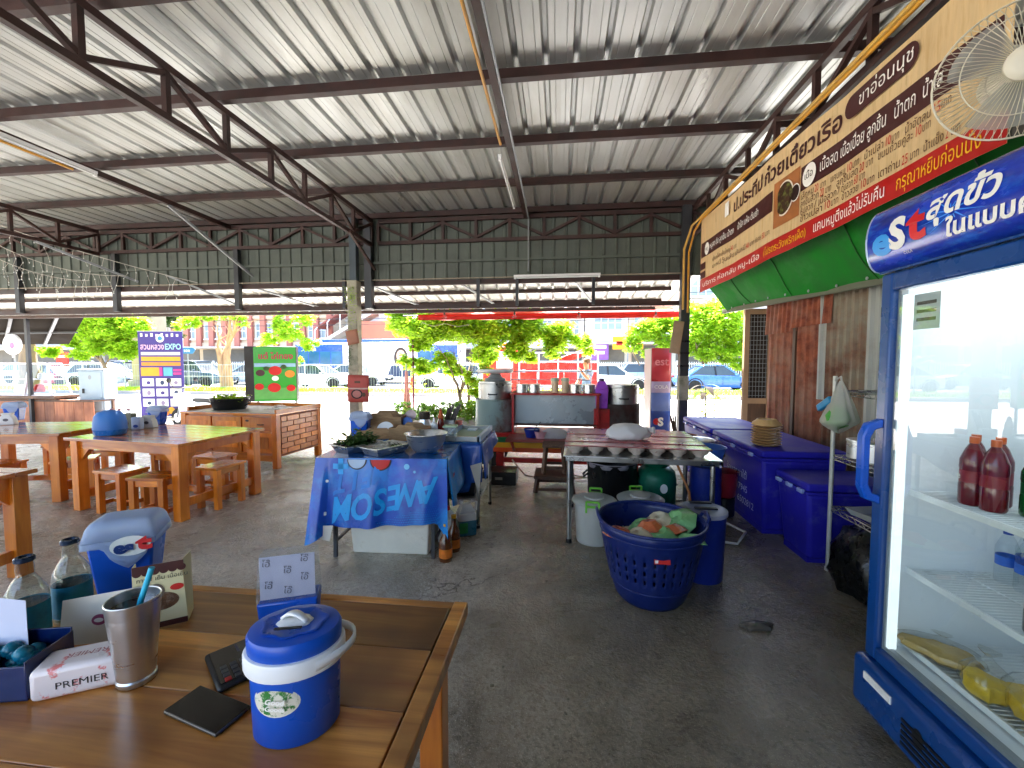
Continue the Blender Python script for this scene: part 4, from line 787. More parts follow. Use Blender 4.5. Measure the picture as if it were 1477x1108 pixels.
for (x, y, rz, l) in ((-4.36,3.66,-8,'pine stool under the left front of the table with the blue domed basin'),(-3.79,3.5,4,'pine stool beside the front corner leg of the table with the domed basin'),(-3.53,3.95,84,'pine stool with bright sunlit top at the right side of the domed basin table'),(-3.95,4.34,-6,'pine stool mostly hidden behind the others under the domed basin table'),(-4.6,4.45,-8,'pine stool at the back of the domed basin table'),
    (-5.36,4.02,40,'pine stool at the right end of the left pine table'),(-5.55,4.55,20,'pine stool behind the right end of the left pine table'),(-5.98,3.76,5,'pine stool with pale seat at the front of the left pine table'),(-6.4,4.7,10,'pine stool at the back of the left pine table'),(-6.6,3.9,0,'pine stool at the far left front of the left pine table')):
    if first: sp.location = (x, y, 0); sp.rotation_euler = (0,0,radians(rz)); sp['label'] = l; first = False
    else: copy_tree(sp, (x, y, 0), radians(rz), l)
# things on the pine tables
z = .746
p = atZ(152, 628, z); b = thing('domed_basin', 'blue basin under a blue dome lid on the pine table', 'basin', (p.x, p.y+.05, z)); b.scale = (.86,.86,.92)
G().lathe([(0,0),(.15,0),(.165,.01),(.172,.06),(.178,.065)], 32, sy=.85).obj('basin_body', pm('sky_blue_plastic', '#1f6fc0', .25, 0, .15, 5, coat=.3), b, smooth=50)
G().shell([(.172,.06),(.168,.14),(.155,.21),(.12,.255),(.06,.275),(.0,.278)], 32, sy=.85, fn=lambda th, z: 1+.012*sin(12*th)).obj('dome_lid', frost('blue_dome', (.09,.33,.78), .72), b, smooth=60); G().lathe([(0,.02),(.13,.03),(.135,.12),(0,.18)], 14, fn=lambda th, z: 1+.1*sin(5*th), sy=.85).obj('cups_inside', pm('inside_blue', '#3b66b5', .4, 0, .4, 20), b, smooth=60)
G().shell([(.14,.1),(.137,.14),(.12,.175),(.08,.195),(.0,.2)], 32, sy=.85).obj('dome_lid', LIDF2, b, smooth=60); G().lathe([(0,.02),(.1,.03),(.11,.09),(0,.12)], 14, fn=lambda th, z: 1+.1*sin(5*th), sy=.85).obj('cups_inside', pm('inside_blue', '#3b66b5', .4, 0, .4, 20), b, smooth=60)
for px, l in ((162,'small clear bottle behind the blue domed basin, left of three'),(173,'small clear bottle behind the blue domed basin, middle of three'),(186,'small clear bottle behind the blue domed basin, right of three')):
    p = atZ(px, 612, z); t = thing('sauce_bottle', l, 'bottle', (p.x, p.y, z), 0, 'sauce bottles on the pine table')
    G().lathe([(0,0),(.036,.0),(.036,.1),(.018,.14),(.016,.17),(0,.17)], 16).obj('bottle_body', frost('pale_bottle', (.75,.8,.86), .6) if 'pale_bottle' not in bpy.data.materials else bpy.data.materials['pale_bottle'], t, smooth=40); G().lathe([(.018,.168),(.018,.19),(0,.19)], 12).obj('bottle_cap', pm('pink_cap', '#b9838c', .4), t, smooth=40)
p = atZ(181, 620, z); b = thing('condiment_caddy', 'small dark printed condiment box beside the domed basin', 'box', (p.x, p.y+.04, z), .2); G().box((0,0,.09), (.11,.08,.18)).obj('caddy_box', pm('olive_card', '#5f6152', .5, 0, .2, 12), b, bevel=.003); G().disc((0,-.0412,.07), .03, 18, Matrix.Rotation(pi/2,3,'X')).obj('food_picture', MAR, b)
p = atZ(195, 620, z); b = thing('wrapped_tissue', 'pale blue and white tissue pack in front of the napkin holder', 'tissue pack', (p.x, p.y+.03, z), .3); G().box((0,0,.07), (.09,.07,.14)).obj('pack', pm('pale_blue_wrap', '#b9cbe8', .35, 0, .1, 9), b, bevel=.01); G().disc((0,-.0358,.04), .025, 16, Matrix.Rotation(pi/2,3,'X'), .7).obj('round_print', BLUE_PL, b)
def napkin(loc, rz, label):
    b = thing('napkin_holder', label, 'napkin holder', loc, rz, 'white napkin holders on the pine tables')
    G().prism([(-.075,0),(.075,0),(.06,.08),(.03,.125),(-.03,.125),(-.06,.08)], -.04, .04, Matrix.Rotation(pi/2,4,'X')).obj('holder_body', pm('holder_plastic', '#d8dadb', .35, 0, .04), b, bevel=.006)
    G().disc((0,-.0415,.06), .025, 18, Matrix.Rotation(pi/2,3,'X'), .7).obj('round_print', pm('grey_print', '#4c4a55', .5), b); G().bx(-.05,.05,-.02,.02,.12,.14).obj('napkins', PAPER, b)
p = atZ(213, 617, z); napkin((p.x, p.y+.02, z), .2, 'white napkin holder right of the domed basin')
p = atZ(12, 612, .75); napkin((p.x, p.y, z), .5, 'white napkin holder at the left end of the left pine table')
p = atZ(228, 612, z); est_box((p.x, p.y, z), .2, 'blue cutlery box beside the napkin holder on the domed basin table', .95, False)
p = atZ(22, 606, z); est_box((p.x, p.y, z), .4, 'blue cutlery box on the left pine table', 1.0, False)

# ================================================================ WOODEN COUNTER
LOGW = pm('pine_side', '#c27430', .35)
c = thing('wooden_counter', 'orange pine cabinet counter with drawers and brick pattern end', 'counter', (-4.66, 5.88, 0), radians(-5)); CW_, CD_, CH_ = 1.6, .95, .78
fr_ = -CD_/2
G().bx(-CW_/2,CW_/2,-CD_/2+.03,CD_/2,.16,CH_-.035).obj('carcass', PINEX, c)
for x in (-CW_/2+.035, CW_/2-.035):
    for y in (-CD_/2+.035, CD_/2-.035): G().bx(x-.04,x+.04,y-.04,y+.04,0,CH_-.03).obj('leg', PINE, c, bevel=.004)
G().bx(-CW_/2+.075,CW_/2-.075,fr_+.005,fr_+.035,.1,.19).obj('plinth_rail', PINEX, c)
G().bx(-CW_/2-.01,CW_/2+.01,-CD_/2-.01,CD_/2+.01,CH_-.03,CH_-.006).obj('counter_top', PINEX, c, bevel=.004); G().bx(-CW_/2+.04,CW_/2-.04,-CD_/2+.03,CD_/2-.03,CH_-.006,CH_).obj('tray_surface', pm('counter_zinc', '#a39a8c', .4, .2, .1, 6), c)
for a in ((-CW_/2-.01,CW_/2+.01,CD_/2-.02,CD_/2+.01),(-CW_/2-.01,-CW_/2+.02,-CD_/2+.1,CD_/2-.02),(CW_/2-.02,CW_/2+.01,-CD_/2+.0,CD_/2-.02)): G().bx(*a, CH_-.006, CH_+.05).obj('rim_board', PINE, c)
def panel(x0, x1, z0, z1, nm='door', handle=None):
    d = G().bx(x0,x1,fr_+.0,fr_+.03,z0,z1).obj(nm, PINE, c, bevel=.004); G().bx(x0+.06,x1-.06,fr_-.006,fr_+.001,z0+.06,z1-.06).obj('raised_panel', PINE, d, bevel=.004) if z1-z0 > .2 else None
    if handle: G().tube([(handle[0],fr_,handle[1]-.05),(handle[0],fr_-.03,handle[1]-.03),(handle[0],fr_-.03,handle[1]+.03),(handle[0],fr_,handle[1]+.05)] if z1-z0 > .2 else [(handle[0]-.05,fr_,handle[1]),(handle[0]-.03,fr_-.025,handle[1]),(handle[0]+.03,fr_-.025,handle[1]),(handle[0]+.05,fr_,handle[1])], .006, 6).obj('handle', BLACK_PL, d)
panel(-.74,-.29,.22,.72); panel(-.26,.22,.22,.72); panel(.25,.73,.22,.5,'door',(.31,.36)); panel(.25,.73,.54,.72,'drawer',(.55,.62)); G().disc((.33,fr_-.002,.67), .03, 14, Matrix.Rotation(pi/2,3,'X'), .5).obj('lock_plate', BLACK_PL, c)
for r_ in range(7):
    z0 = .19+r_*.077; o_ = 0 if r_ % 2 else -.13
    y = -.40+o_
    while y < .40:
        a, b2 = max(y, -.39), min(y+.25, .39)
        if b2-a > .05: G().bx(CW_/2-.002,CW_/2+.009,a+.004,b2-.004,z0+.004,z0+.072).obj('brick', PINE, c, bevel=.002, seg=1)
        y += .258
G().bx(CW_/2-.004,CW_/2+.001,-.41,.41,.17,.745).obj('joint_board', pm('joint_dark', '#7a3d16', .6), c)
def local(c, v): return c.matrix_world @ Vector(v)
bpy.context.view_layer.update()
p = local(c, (-.33,-.1,CH_)); b = thing('black_basin', 'black plastic basin of cut greens on the wooden counter', 'basin', tuple(p))
G().lathe([(0,0),(.2,0),(.215,.01),(.26,.16),(.275,.165),(.272,.172),(.25,.165),(.21,.02),(0,.018)], 32).obj('basin_body', BLACK_PL, b, smooth=45); G().tube([(.27,0,.15),(.33,0,.14),(.34,0,.1),(.25,0,.06)], .01, 6).obj('handle', BLACK_PL, b, smooth=60); G().tube([(-.27,0,.15),(-.33,0,.14),(-.34,0,.1),(-.25,0,.06)], .01, 6).obj('handle', BLACK_PL, b, smooth=60)
def leaves(nm, n, fn, l0, l1, mat, parent=None, rnd=None, droop=.4, up=.5, wr=.38):
    rr = rnd or R; g = G(); V = g.v; Fs = g.f; Ms = g.m
    for i in range(n):
        p = Vector(fn(rr)); l = rr.uniform(l0, l1); a = rr.uniform(0, 6.283); t = Vector((cos(a), sin(a), rr.uniform(-droop, up))).normalized(); s = t.cross(Vector((rr.gauss(0,.5), rr.gauss(0,.5), 1))); s.normalize(); w = l*wr
        k = len(V); V += [tuple(p), tuple(p+t*l*.45+s*w*.5+Vector((0,0,l*.06))), tuple(p+t*l), tuple(p+t*l*.45-s*w*.5+Vector((0,0,l*.06)))]; Fs.append([k,k+1,k+2]); Fs.append([k,k+2,k+3]); Ms += [0,0]
    return g.obj(nm, mat, parent)
leaves('cut_greens', 260, lambda r: (r.gauss(0,.09), r.gauss(0,.09), .12+r.uniform(0,.08)), .05, .12, LEAF_Y, b)
leaves('white_stems', 60, lambda r: (r.gauss(-.05,.07), r.gauss(0,.07), .14+r.uniform(0,.07)), .04, .08, PAPER, b)
p = local(c, (.42,.0,CH_)); b = thing('ladle_pile', 'small heap of steel spoons and ladles on the wooden counter', 'utensils', tuple(p))
for i in range(9):
    a = R.uniform(0,6.28); x, y = R.uniform(-.1,.1), R.uniform(-.08,.08); d = Vector((cos(a), sin(a), 0)); o = G().tube([Vector((x,y,.01+i*.006))-d*.09, Vector((x,y,.014+i*.006))+d*.05], .004, 5).lathe([(0,0),(.02,.004),(.024,.01)], 12, Vector((x,y,.006+i*.006))+d*.07).obj('spoon', STAIN, b, smooth=50)
# ================================================================ BLUE CLOTH TABLE AND THE TABLE BEHIND IT
BT_ = thing('folding_table', 'folding table under the blue printed cloth with dark legs', 'table', (-1.345, 3.27, 0), radians(4)); bz = .775
G().bx(-.47,.47,-.29,.29,bz-.03,bz-.006).obj('tabletop', DKWOOD, BT_)
for x in (-.38, .38):
    for y in (-.26, .26): G().bar((x, y, bz-.03), (x*1.0, y*1.08, 0), .026, .026).obj('leg', STEEL_DK, BT_)
    G().bar((x,-.27,.12),(x,.27,.12),.018,.018).obj('leg_rail', STEEL_DK, BT_); G().bar((x*.98,-.2,bz-.05),(x*.35,-.2,.5),.012,.012).obj('brace', STEEL_DK, BT_)
G().bar((-.37,-.25,.36),(-.12,-.25,.62),.014,.014).obj('brace', STEEL_DK, BT_)
CLOTH = pm('printed_blue_cloth', '#1a4fb4', .33, 0, .25, 2.2, .05, 20, dirt='#1186d2', dscale=1.6, dlo=.46, dhi=.6, coat=.2)
cl = thing('printed_tablecloth', 'blue vinyl cloth with upside down white and light blue lettering hanging over the folding table', 'tablecloth', (-1.345, 3.27, bz), radians(4))
hw, hd_ = .485, .305
def front(u, v):       # u across 0..1, v down 0..1
    x = -hw-.02+ (2*hw+.03)*u; dr = .50 + .02*sin(u*5) + (.13*max(0,(.16-u)/.16)**.7) + (.14*max(0,(u-.93)/.07)**.8)
    fl = v*(.05+.022*sin(u*17+1)+.014*sin(u*31)) + (.06*v if u < .1 else 0)
    x += v*( -.04*(1-u) + .0*u) + v*.01*sin(u*20)
    return (x, -hd_-.004-fl*.9, -v*dr)
G().grid(front, 60, 16).obj('front_drop', CLOTH, cl, smooth=80)
G().grid(lambda u, v: (-hw-.02+(2*hw+.03)*u, -hd_-.004+(2*hd_+.008)*v, .0015+.002*sin(u*13)*sin(v*9)), 24, 12).obj('top_cover', pm('cloth_top', '#1a5da8', .2, 0, .2, 3, .05, 14, coat=.4), cl, smooth=80)
G().grid(lambda u, v: (hw+.012+v*(.04+.02*sin(u*11)), -hd_+2*hd_*u, -v*(.36+.06*sin(u*4)-.12*u)), 20, 10).obj('side_drop', CLOTH, cl, solid=.0012, smooth=80)
G().grid(lambda u, v: (-hw-.022-v*(.05+.03*sin(u*9)), -hd_+2*hd_*u, -v*(.52+.06*sin(u*5))), 20, 10).obj('side_drop', CLOTH, cl, solid=.0012, smooth=80)
G().add([(-.47,-.37,-.5),(-.36,-.36,-.5),(-.385,-.365,-.62),(-.45,-.375,-.6)], [(0,1,2,3)]).obj('white_underside', PAPER, cl, solid=.001)
def onfront(u, v, off=.004):
    e = .03; p = Vector(front(u, v)); a = Vector(front(min(1,u+e), v))-Vector(front(max(0,u-e), v)); b_ = Vector(front(u, max(0,v-e)))-Vector(front(u, min(1,v+e))); a.normalize(); n = a.cross(b_).normalized(); b_ = n.cross(a); p = p+n*off
    return Matrix(((a.x,b_.x,n.x,p.x),(a.y,b_.y,n.y,p.y),(a.z,b_.z,n.z,p.z),(0,0,0,1)))
LBL = pm('print_light_blue', '#1c9be0', .35, 0, .1, 8)
def cloth_letter(ch, size, u, v, mat, sx):
    o = text(ch, size, mat, cl, (0,0,0), (0,0,0), align='CENTER', shear=.35, bold=.006); o['bend'] = 'cloth'; o['u'] = u; o['v'] = v; o['sx'] = sx
for ch, u, v in (('A',.88,.46),('W',.755,.5),('E',.635,.55),('S',.535,.6),('O',.40,.66),('M',.25,.70)): cloth_letter(ch, .25, u, v, LBL, .82)
for ch, u, v in (('M',.52,.2),('E',.42,.27),('T',.22,.36),('I',.33,.3)): cloth_letter(ch, .17, u, v, pm('print_mid_blue', '#1478cc', .35), .9)
def patch(u, v, r, mat, nm, sy=1., off=.004, half=False):
    m = onfront(u, v, off); g = G(); n = 24; g.poly([m @ Vector((r*cos((pi if half else 2*pi)*i/n + (pi if half else 0)), r*sy*sin((pi if half else 2*pi)*i/n + (pi if half else 0)), 0)) for i in range(n+1 if half else n)]); g.obj(nm, mat, cl)
patch(.32, .02, .075, INK, 'ring_print', half=True); patch(.32, .02, .066, pm('pale_print', '#a9bfd6', .4), 'ball_print', half=True, off=.006); patch(.5, .02, .082, INK, 'ring_print', half=True); patch(.5, .02, .072, R_INK, 'ball_print', half=True, off=.006)
patch(.7, .12, .021, pm('pale_blue_print', '#7fc4ea', .4), 'dot_print'); patch(.76, .2, .01, pm('pale_blue_print', '#7fc4ea', .4), 'dot_print'); patch(.1,.3,.011,W_INK,'dot_print'); patch(.1,.72,.014,W_INK,'dot_print')
g = G()
for j in range(9):
    for i in range(40):
        u = .5+.012*i+(.006 if j % 2 else 0); v = .98-.035*j
        if u < .96 and v > .96-.62*(u-.48)+.0: 
            m = onfront(u, v, .004); s_ = .0042*(1-j/12); g.poly([m @ Vector((s_*a, s_*b_, 0)) for a, b_ in ((1,0),(0,1),(-1,0),(0,-1))])
g.obj('halftone_print', LBL, cl)['kind'] = 'stuff'
g = G(); m = onfront(.2, .12, .004); 
for a in ((-.06,-.02,.06,.02),(-.02,-.06,.02,.06)): g.poly([m @ Vector((a[0],a[1],0)), m @ Vector((a[2],a[1],0)), m @ Vector((a[2],a[3],0)), m @ Vector((a[0],a[3],0))])
g.obj('cross_print', LBL, cl)
text('Test', .05, R_INK, cl, (hw+.045,-hd_+.06,-.14), (pi/2,0,pi/2), bold=.003).data.body = 'inst'
# back table
bt2 = thing('prep_table', 'steel legged prep table with blue cloth behind the printed cloth table', 'table', (-1.22, 3.95, 0), 0); z2 = .79
G().bx(-.62,.53,-.36,.36,z2-.025,z2).obj('tabletop', pm('blue_board', '#1a5fa3', .3, 0, .15, 5), bt2, bevel=.004)
for x in (-.56, .5):
    for y in (-.32, .32): G().tube([(x,y,z2-.03),(x,y,.02)], .017, 10).obj('leg', STAIN_D, bt2, smooth=50); G().lathe([(.02,0),(.02,.025)], 10, (x,y,0)).obj('foot', BLACK_PL, bt2)
G().bar((.5,-.32,.26),(.5,.32,.26),.025,.012).obj('leg_rail', STAIN, bt2); G().bar((-.56,-.32,.26),(.5,-.32,.26),.02,.012).obj('leg_rail', STAIN_D, bt2)
tc = thing('blue_cover', 'plain blue vinyl cover hanging below the tray on the prep table', 'cover', (-1.22, 3.95, z2), 0)
CL2 = pm('plain_blue_vinyl', '#1450a8', .35, 0, .25, 4, .05, 12, coat=.2)
G().grid(lambda u, v: (.1+.45*u, -.375-.05*v*(1-.6*u)+.012*sin(u*14)*v, -.01-v*(.34+.1*(u<.8)*sin(u*3))), 20, 10).obj('front_drop', CL2, tc, solid=.001, smooth=80)
G().grid(lambda u, v: (.545+.03*v+.012*sin(u*15)*v, -.37+.73*u, -.01-v*(.30-.2*u+.1*max(0,.25-u))), 18, 8).obj('side_drop', CL2, tc, solid=.001, smooth=80)
G().add([(.45,-.41,-.2),(.55,-.4,-.17),(.53,-.41,-.46),(.5,-.42,-.36)], [(0,1,2,3)]).obj('white_corner', PAPER, tc, solid=.001); text('ส่งฟรี', .06, W_INK, tc, (.575,-.3,-.09), (pi/2,0,pi/2)).data.body = 'est'
b = thing('draining_tray', 'rectangular steel tray with green mat on the prep table', 'tray', (-.86, 3.93, z2), radians(0))
for a in ((-.16,.16,-.33,-.30),(-.16,.16,.30,.33)): G().bx(*a,.002,.045).obj('tray_side', STAIN_D, b)
for a in ((-.17,-.14,-.33,.33),(.14,.17,-.33,.33)): G().bx(*a,.002,.05).obj('tray_side', pm('pale_blue_edge', '#a4bcd2', .35, 0, .1), b)
G().bx(-.139,.139,-.299,.299,.002,.014).obj('mat', pm('green_mat', '#7b9a86', .4, 0, .12, 5), b); G().bx(-.06,.03,.18,.26,.015,.03).obj('sponge_tray', WHITE_PL, b)
# items on the cloth table
cz = bz+.004
def tray(loc, rz, label, mat=STAIN):
    t = thing('food_tray', label, 'tray', loc, rz, 'steel food trays on the blue cloth'); L, Wd, H = .32, .22, .06; g = G()
    g.taper((0,0,0),(L-.06,Wd-.06),(L,Wd),H); g.f.pop(1); g.m.pop(1)
    g.obj('tray_body', mat, t, solid=.003, bevel=.004); g = G()
    for a in ((-L/2-.012,L/2+.012,-Wd/2-.012,-Wd/2+.004),(-L/2-.012,L/2+.012,Wd/2-.004,Wd/2+.012),(-L/2-.012,-L/2+.004,-Wd/2+.004,Wd/2-.004),(L/2-.004,L/2+.012,-Wd/2+.004,Wd/2-.004)): g.bx(*a,H-.001,H+.004)
    g.obj('tray_rim', mat, t); return t
tr = tray((-1.64, 3.2, cz), radians(62), 'steel tray heaped with green basil leaves'); lv = tag(leaves('basil_leaves', 650, lambda r: (-1.64+r.gauss(.01,.065), 3.2+r.gauss(.03,.075), cz+.05+abs(r.gauss(.02,.03))), .03, .075, leafmat('basil_leaf', (.025,.07,.012), (.07,.15,.025), .25)), 'heap of fresh green basil leaves in the left steel tray', 'herbs')
leaves('purple_shallots', 70, lambda r: (-1.7+r.gauss(0,.03), 3.1+r.gauss(0,.03), cz+.05), .015, .035, pm('purple_veg', '#3d2436', .5)); tag(bpy.data.objects['purple_shallots'], 'dark purple leaves at the front of the basil tray', 'vegetables')
tr = tray((-1.37, 3.14, cz), radians(62), 'steel tray of white bean sprouts and chopped greens'); leaves('bean_sprouts', 300, lambda r: (-1.37+r.gauss(0,.06), 3.16+r.gauss(.01,.07), cz+.035+r.uniform(0,.025)), .015, .04, PAPER); tag(bpy.data.objects['bean_sprouts'], 'white bean sprouts in the right steel tray', 'vegetables')
leaves('chopped_greens', 60, lambda r: (-1.3+r.gauss(0,.03), 3.2+r.gauss(0,.03), cz+.05), .02, .04, LEAF_D); tag(bpy.data.objects['chopped_greens'], 'chopped green onion beside the bean sprouts', 'vegetables')
b = thing('steel_bowl', 'large round stainless mixing bowl at the right of the blue cloth', 'bowl', (-1.06, 3.22, cz))
G().shell([(.001,.002),(.075,.0),(.11,.025),(.145,.08),(.16,.145),(.168,.153),(.174,.15)], 40).obj('bowl_body', STAIN, b, solid=.003, smooth=60)
# items on the back table
WICK = wood('wicker', '#8d6b45', '#b8946a', .7, 6, 0, 0); bz2 = z2+.002
def basket(px, py, Y, L, Wd, H, rz, label):
    p = atY(px, py, Y); t = thing('wooden_crate', label, 'crate', (p.x, Y, bz2), rz, 'wooden utensil trays behind the steel bowl'); g = G()
    for s in (-1, 1):
        o = G().prism([(-L/2,0),(L/2,0),(L/2,H*.8),(L*.3,H*.82),(L*.22,H),(-L*.22,H),(-L*.3,H*.82),(-L/2,H*.8)], -.004, .004, Matrix.Translation((0,s*Wd/2,0)) @ Matrix.Rotation(pi/2,4,'X')).obj('side_board', WICK, t); G().box((s*L/2,0,H*.4),(.008,Wd-.01,H*.8)).obj('end_board', WICK, t)
    G().box((0,0,.006),(L-.01,Wd-.01,.008)).obj('bottom_board', WICK, t); return t
basket(548, 640, 3.72, .36, .2, .1, .25, 'light wooden utensil tray behind the bean sprouts'); basket(592, 640, 3.66, .32, .2, .14, -.05, 'light wooden crate with curved handle edge behind the steel bowl'); basket(555, 620, 4.05, .4, .22, .2, .1, 'taller pale wooden crate at the back of the prep table')
for px, py, Y, l in ((540,622,3.8,'white plate lying in the wooden tray'),(556,620,3.76,'tilted white plate with dark rim in the wooden tray')):
    p = atY(px, py, Y); b = thing('plate', l, 'plate', p); b.rotation_euler = (radians(12 if 'lying' in l else 55), radians(20), 0); G().lathe([(0,0),(.05,0),(.075,.012),(.078,.015),(.05,.006),(0,.005)], 24).obj('plate_body', WHITE_PL, b, smooth=50)
p = atY(517, 633, 3.7); est_box((p.x, 3.75, bz2), .15, 'blue cutlery box behind the basil tray on the prep table', 1.0, False)
def disc_plate(px, py, Y, r, mat, label):
    p = atY(px, py, Y); b = thing('plate', label, 'plate', p); b.rotation_euler = (radians(72), 0, radians(R.uniform(-15,15))); G().lathe([(0,0),(r*.6,0),(r,.015),(r*1.01,.02),(r*.6,.008),(0,.007)], 26).obj('plate_body', mat, b, smooth=50)
disc_plate(588, 612, 4.0, .07, pm('blue_plate', '#4a74c0', .35), 'blue plate standing upright behind the wooden crate'); disc_plate(593, 600, 4.15, .06, pm('pinkish_plate', '#cbb0ae', .35), 'pale pink plate standing behind the blue plate')
p = atY(613, 640, 3.85); b = thing('steel_flask', 'dark steel flask with wide lid among the utensils', 'flask', (p.x, 3.85, bz2)); G().lathe([(0,0),(.06,0),(.064,.02),(.064,.12),(.045,.16),(.045,.165)], 24).obj('flask_body', STAIN, b, smooth=40); G().lathe([(.05,.16),(.052,.165),(.052,.225),(.045,.23),(0,.23)], 24).obj('flask_lid', pm('dark_lid', '#3a352f', .3, .4), b, smooth=40)
p = atY(634, 640, 3.9); b = thing('sauce_bottle', 'chili sauce bottle with orange pointed cap and dark neck', 'bottle', (p.x, 3.95, bz2), 0); G().lathe([(0,0),(.032,0),(.034,.02),(.034,.11),(.024,.15),(.024,.16)], 18).obj('bottle_body', pm('sauce_red', '#7a1e12', .15, coat=.4), b, smooth=40); G().lathe([(.026,.155),(.03,.16),(.012,.235),(.005,.25),(0,.25)], 16).obj('bottle_cap', pm('orange_cap', '#c2571f', .4), b, smooth=40)
p = atY(622, 640, 3.8); b = thing('sauce_bottle', 'white squeeze bottle beside the chili sauce', 'bottle', (p.x+.03, 3.8, bz2), 0); G().lathe([(0,0),(.034,0),(.034,.1),(.03,.13),(.012,.14),(.008,.18),(0,.18)], 18).obj('bottle_body', WHITE_PL, b, smooth=40)
b = thing('glass_box', 'square clear container with pale green lid right of the steel bowl', 'container', (-.96, 3.60, bz2), .1); G().taper((0,0,0),(.1,.1),(.11,.11),.13).obj('container_body', frost('clear_box', (.85,.9,.9), .25), b); G().box((0,0,.137),(.12,.12,.014)).obj('container_lid', pm('pale_green', '#b8cfae', .4), b, bevel=.003)
p = atY(650, 618, 4.1); b = thing('knife_rack', 'upright rack of dark knives and cleavers beside the sauce bottles', 'knife rack', (p.x-.02, 4.1, bz2)); G().box((0,0,.06),(.12,.08,.12)).obj('rack_body', STAIN_D, b)
for i in range(6): x = -.045+i*.018; o = G().bar((x,0,.08),(x+.05+i*.006,-.01,.24+.02*(i % 3)),.02,.008,(0,1,0)).obj('knife_handle', pm('knife_black', '#3a3430', .4, .1, .1), b)
p = atY(661, 610, 4.25); b = thing('pink_cup', 'small pink plastic cup at the back of the prep table', 'cup', (p.x, 4.25, bz2)); G().shell([(.001,0),(.035,0),(.045,.09)], 18).obj('cup_body', pm('salmon_plastic', '#e0837a', .4), b, solid=.003, smooth=50)
# under the tables
b = thing('styrofoam_box', 'white styrofoam box on the floor under the printed cloth table', 'box', (-1.31, 3.22, 0), radians(2)); FOAM = pm('styrofoam', '#d5d2c4', .7, 0, .06, 7, .2, 70, dirt='#b09f80', dscale=7, dlo=.6, dhi=.8)
G().taper((0,0,0),(.6,.34),(.63,.37),.25).obj('box_body', FOAM, b, bevel=.012, seg=3); G().box((0,0,.285),(.64,.38,.06)).obj('box_lid', FOAM, b, bevel=.01)
def sauce(loc, label):
    b = thing('sauce_bottle', label, 'bottle', loc, 0, 'brown sauce bottles on the floor by the blue cloth'); G().lathe([(0,0),(.048,0),(.05,.015),(.05,.12),(.044,.16),(.02,.21),(.018,.27),(0,.27)], 24).obj('bottle_body', pm('amber_bottle', '#7a3d10', .1, 0, .25, 10, trans=.45, coat=.4), b, smooth=45); G().lathe([(.0185,.262),(.021,.267),(.021,.285),(0,.285)], 14).obj('bottle_cap', YELLOW, b, smooth=40); G().shell([(.0508,.03),(.0508,.1)], 24).obj('wrap_label', pm('orange_label', '#c46a1f', .4, 0, .4, 20), b, smooth=60)
sauce((-.845, 3.0, 0), 'amber sauce bottle on the floor nearest the cloth corner'); sauce((-.825, 3.17, 0), 'amber sauce bottle on the floor behind the nearest one')
b = thing('plastic_jug', 'white translucent jug of blue green liquid with handle on the floor', 'jug', (-.80, 3.5, 0), radians(25)); JW = frost('milky_jug', (.86,.88,.9), .7)
G().taper((0,0,.13),(.16,.14),(.15,.13),.07).taper((0,0,.2),(.15,.13),(.07,.06),.07).obj('jug_body', JW, b, bevel=.012, seg=3); G().taper((0,0,0),(.155,.135),(.16,.14),.135).obj('jug_liquid', pm('dark_teal_liquid', '#24586a', .25, 0, .2, 6), b, bevel=.01); G().lathe([(.022,.27),(.022,.3),(0,.3)], 14, (-.045,0,-.0)).obj('jug_cap', WHITE_PL, b); G().tube([(.02,0,.255),(.05,0,.285),(.09,0,.27),(.085,0,.2)], .012, 8).obj('handle', JW, b, smooth=60); G().bx(-.07,.0,-.0712,-.0695,.03,.12).obj('jug_label', pm('green_label', '#1f7a3a', .4, 0, .4, 25), b)
b = thing('white_jug', 'white plastic canister half hidden behind the amber bottles', 'jug', (-.93, 3.35, 0)); G().taper((0,0,0),(.13,.12),(.13,.12),.2).taper((0,0,.2),(.13,.12),(.06,.06),.06).obj('jug_body', WHITE_PL, b, bevel=.012); G().lathe([(.025,.258),(.025,.29),(0,.29)], 14).obj('jug_cap', R_INK, b)
b = thing('black_crate', 'black plastic tub under the prep table', 'tub', (-.95, 3.85, .26)); g = G().taper((0,0,0),(.36,.3),(.4,.34),.17); g.f.pop(1); g.m.pop(1); g.obj('tub_body', BLACK_PL, b, solid=.005); G().tube([(-.205,-.175,.17),(.205,-.175,.17),(.205,.175,.17),(-.205,.175,.17)], .008, 6, closed=True).obj('tub_rim', BLACK_PL, b, smooth=50)
bpy.data.objects['black_crate'].location.z = .272
G().bx(-.56,.5,-.32,.32,.255,.27).obj('undershelf', STAIN_D, bt2)

# ================================================================ NOODLE CART
ct = thing('noodle_cart', 'red noodle cart with steel panel cabinet and green yellow striped base', 'cart', (0,0,0))
YC = 5.45
def cx(px, Y=YC): return atY(px, 600, Y).x
def cz_(py, px=780, Y=YC): return atY(px, py, Y).z
STOVE = rust('stove_zinc', '#8fa39f', '#5c2f22', '#7d4a38', .5, .64); STOVE_D = rust('sooty_stove', '#4a4f4a', '#3a1d18', '#4f3028', .35, .6)
G().bx(cx(682), cx(925), YC, YC+.62, .50, .55).obj('cart_bed', RED, ct); G().bx(cx(705), cx(815), YC-.004, YC+.03, .43, .50).obj('green_board', GREEN, ct); G().bx(cx(705), cx(925), YC-.006, YC+.03, .36, .428).obj('yellow_board', YELLOW, ct); G().bx(cx(705), cx(925), YC-.002, YC+.03, .30, .358).obj('red_board', pm('orange_red', '#d8541f', .4, 0, .1), ct); G().bx(cx(812), cx(925), YC-.004, YC+.03, .43, .50).obj('green_board', GREEN, ct)
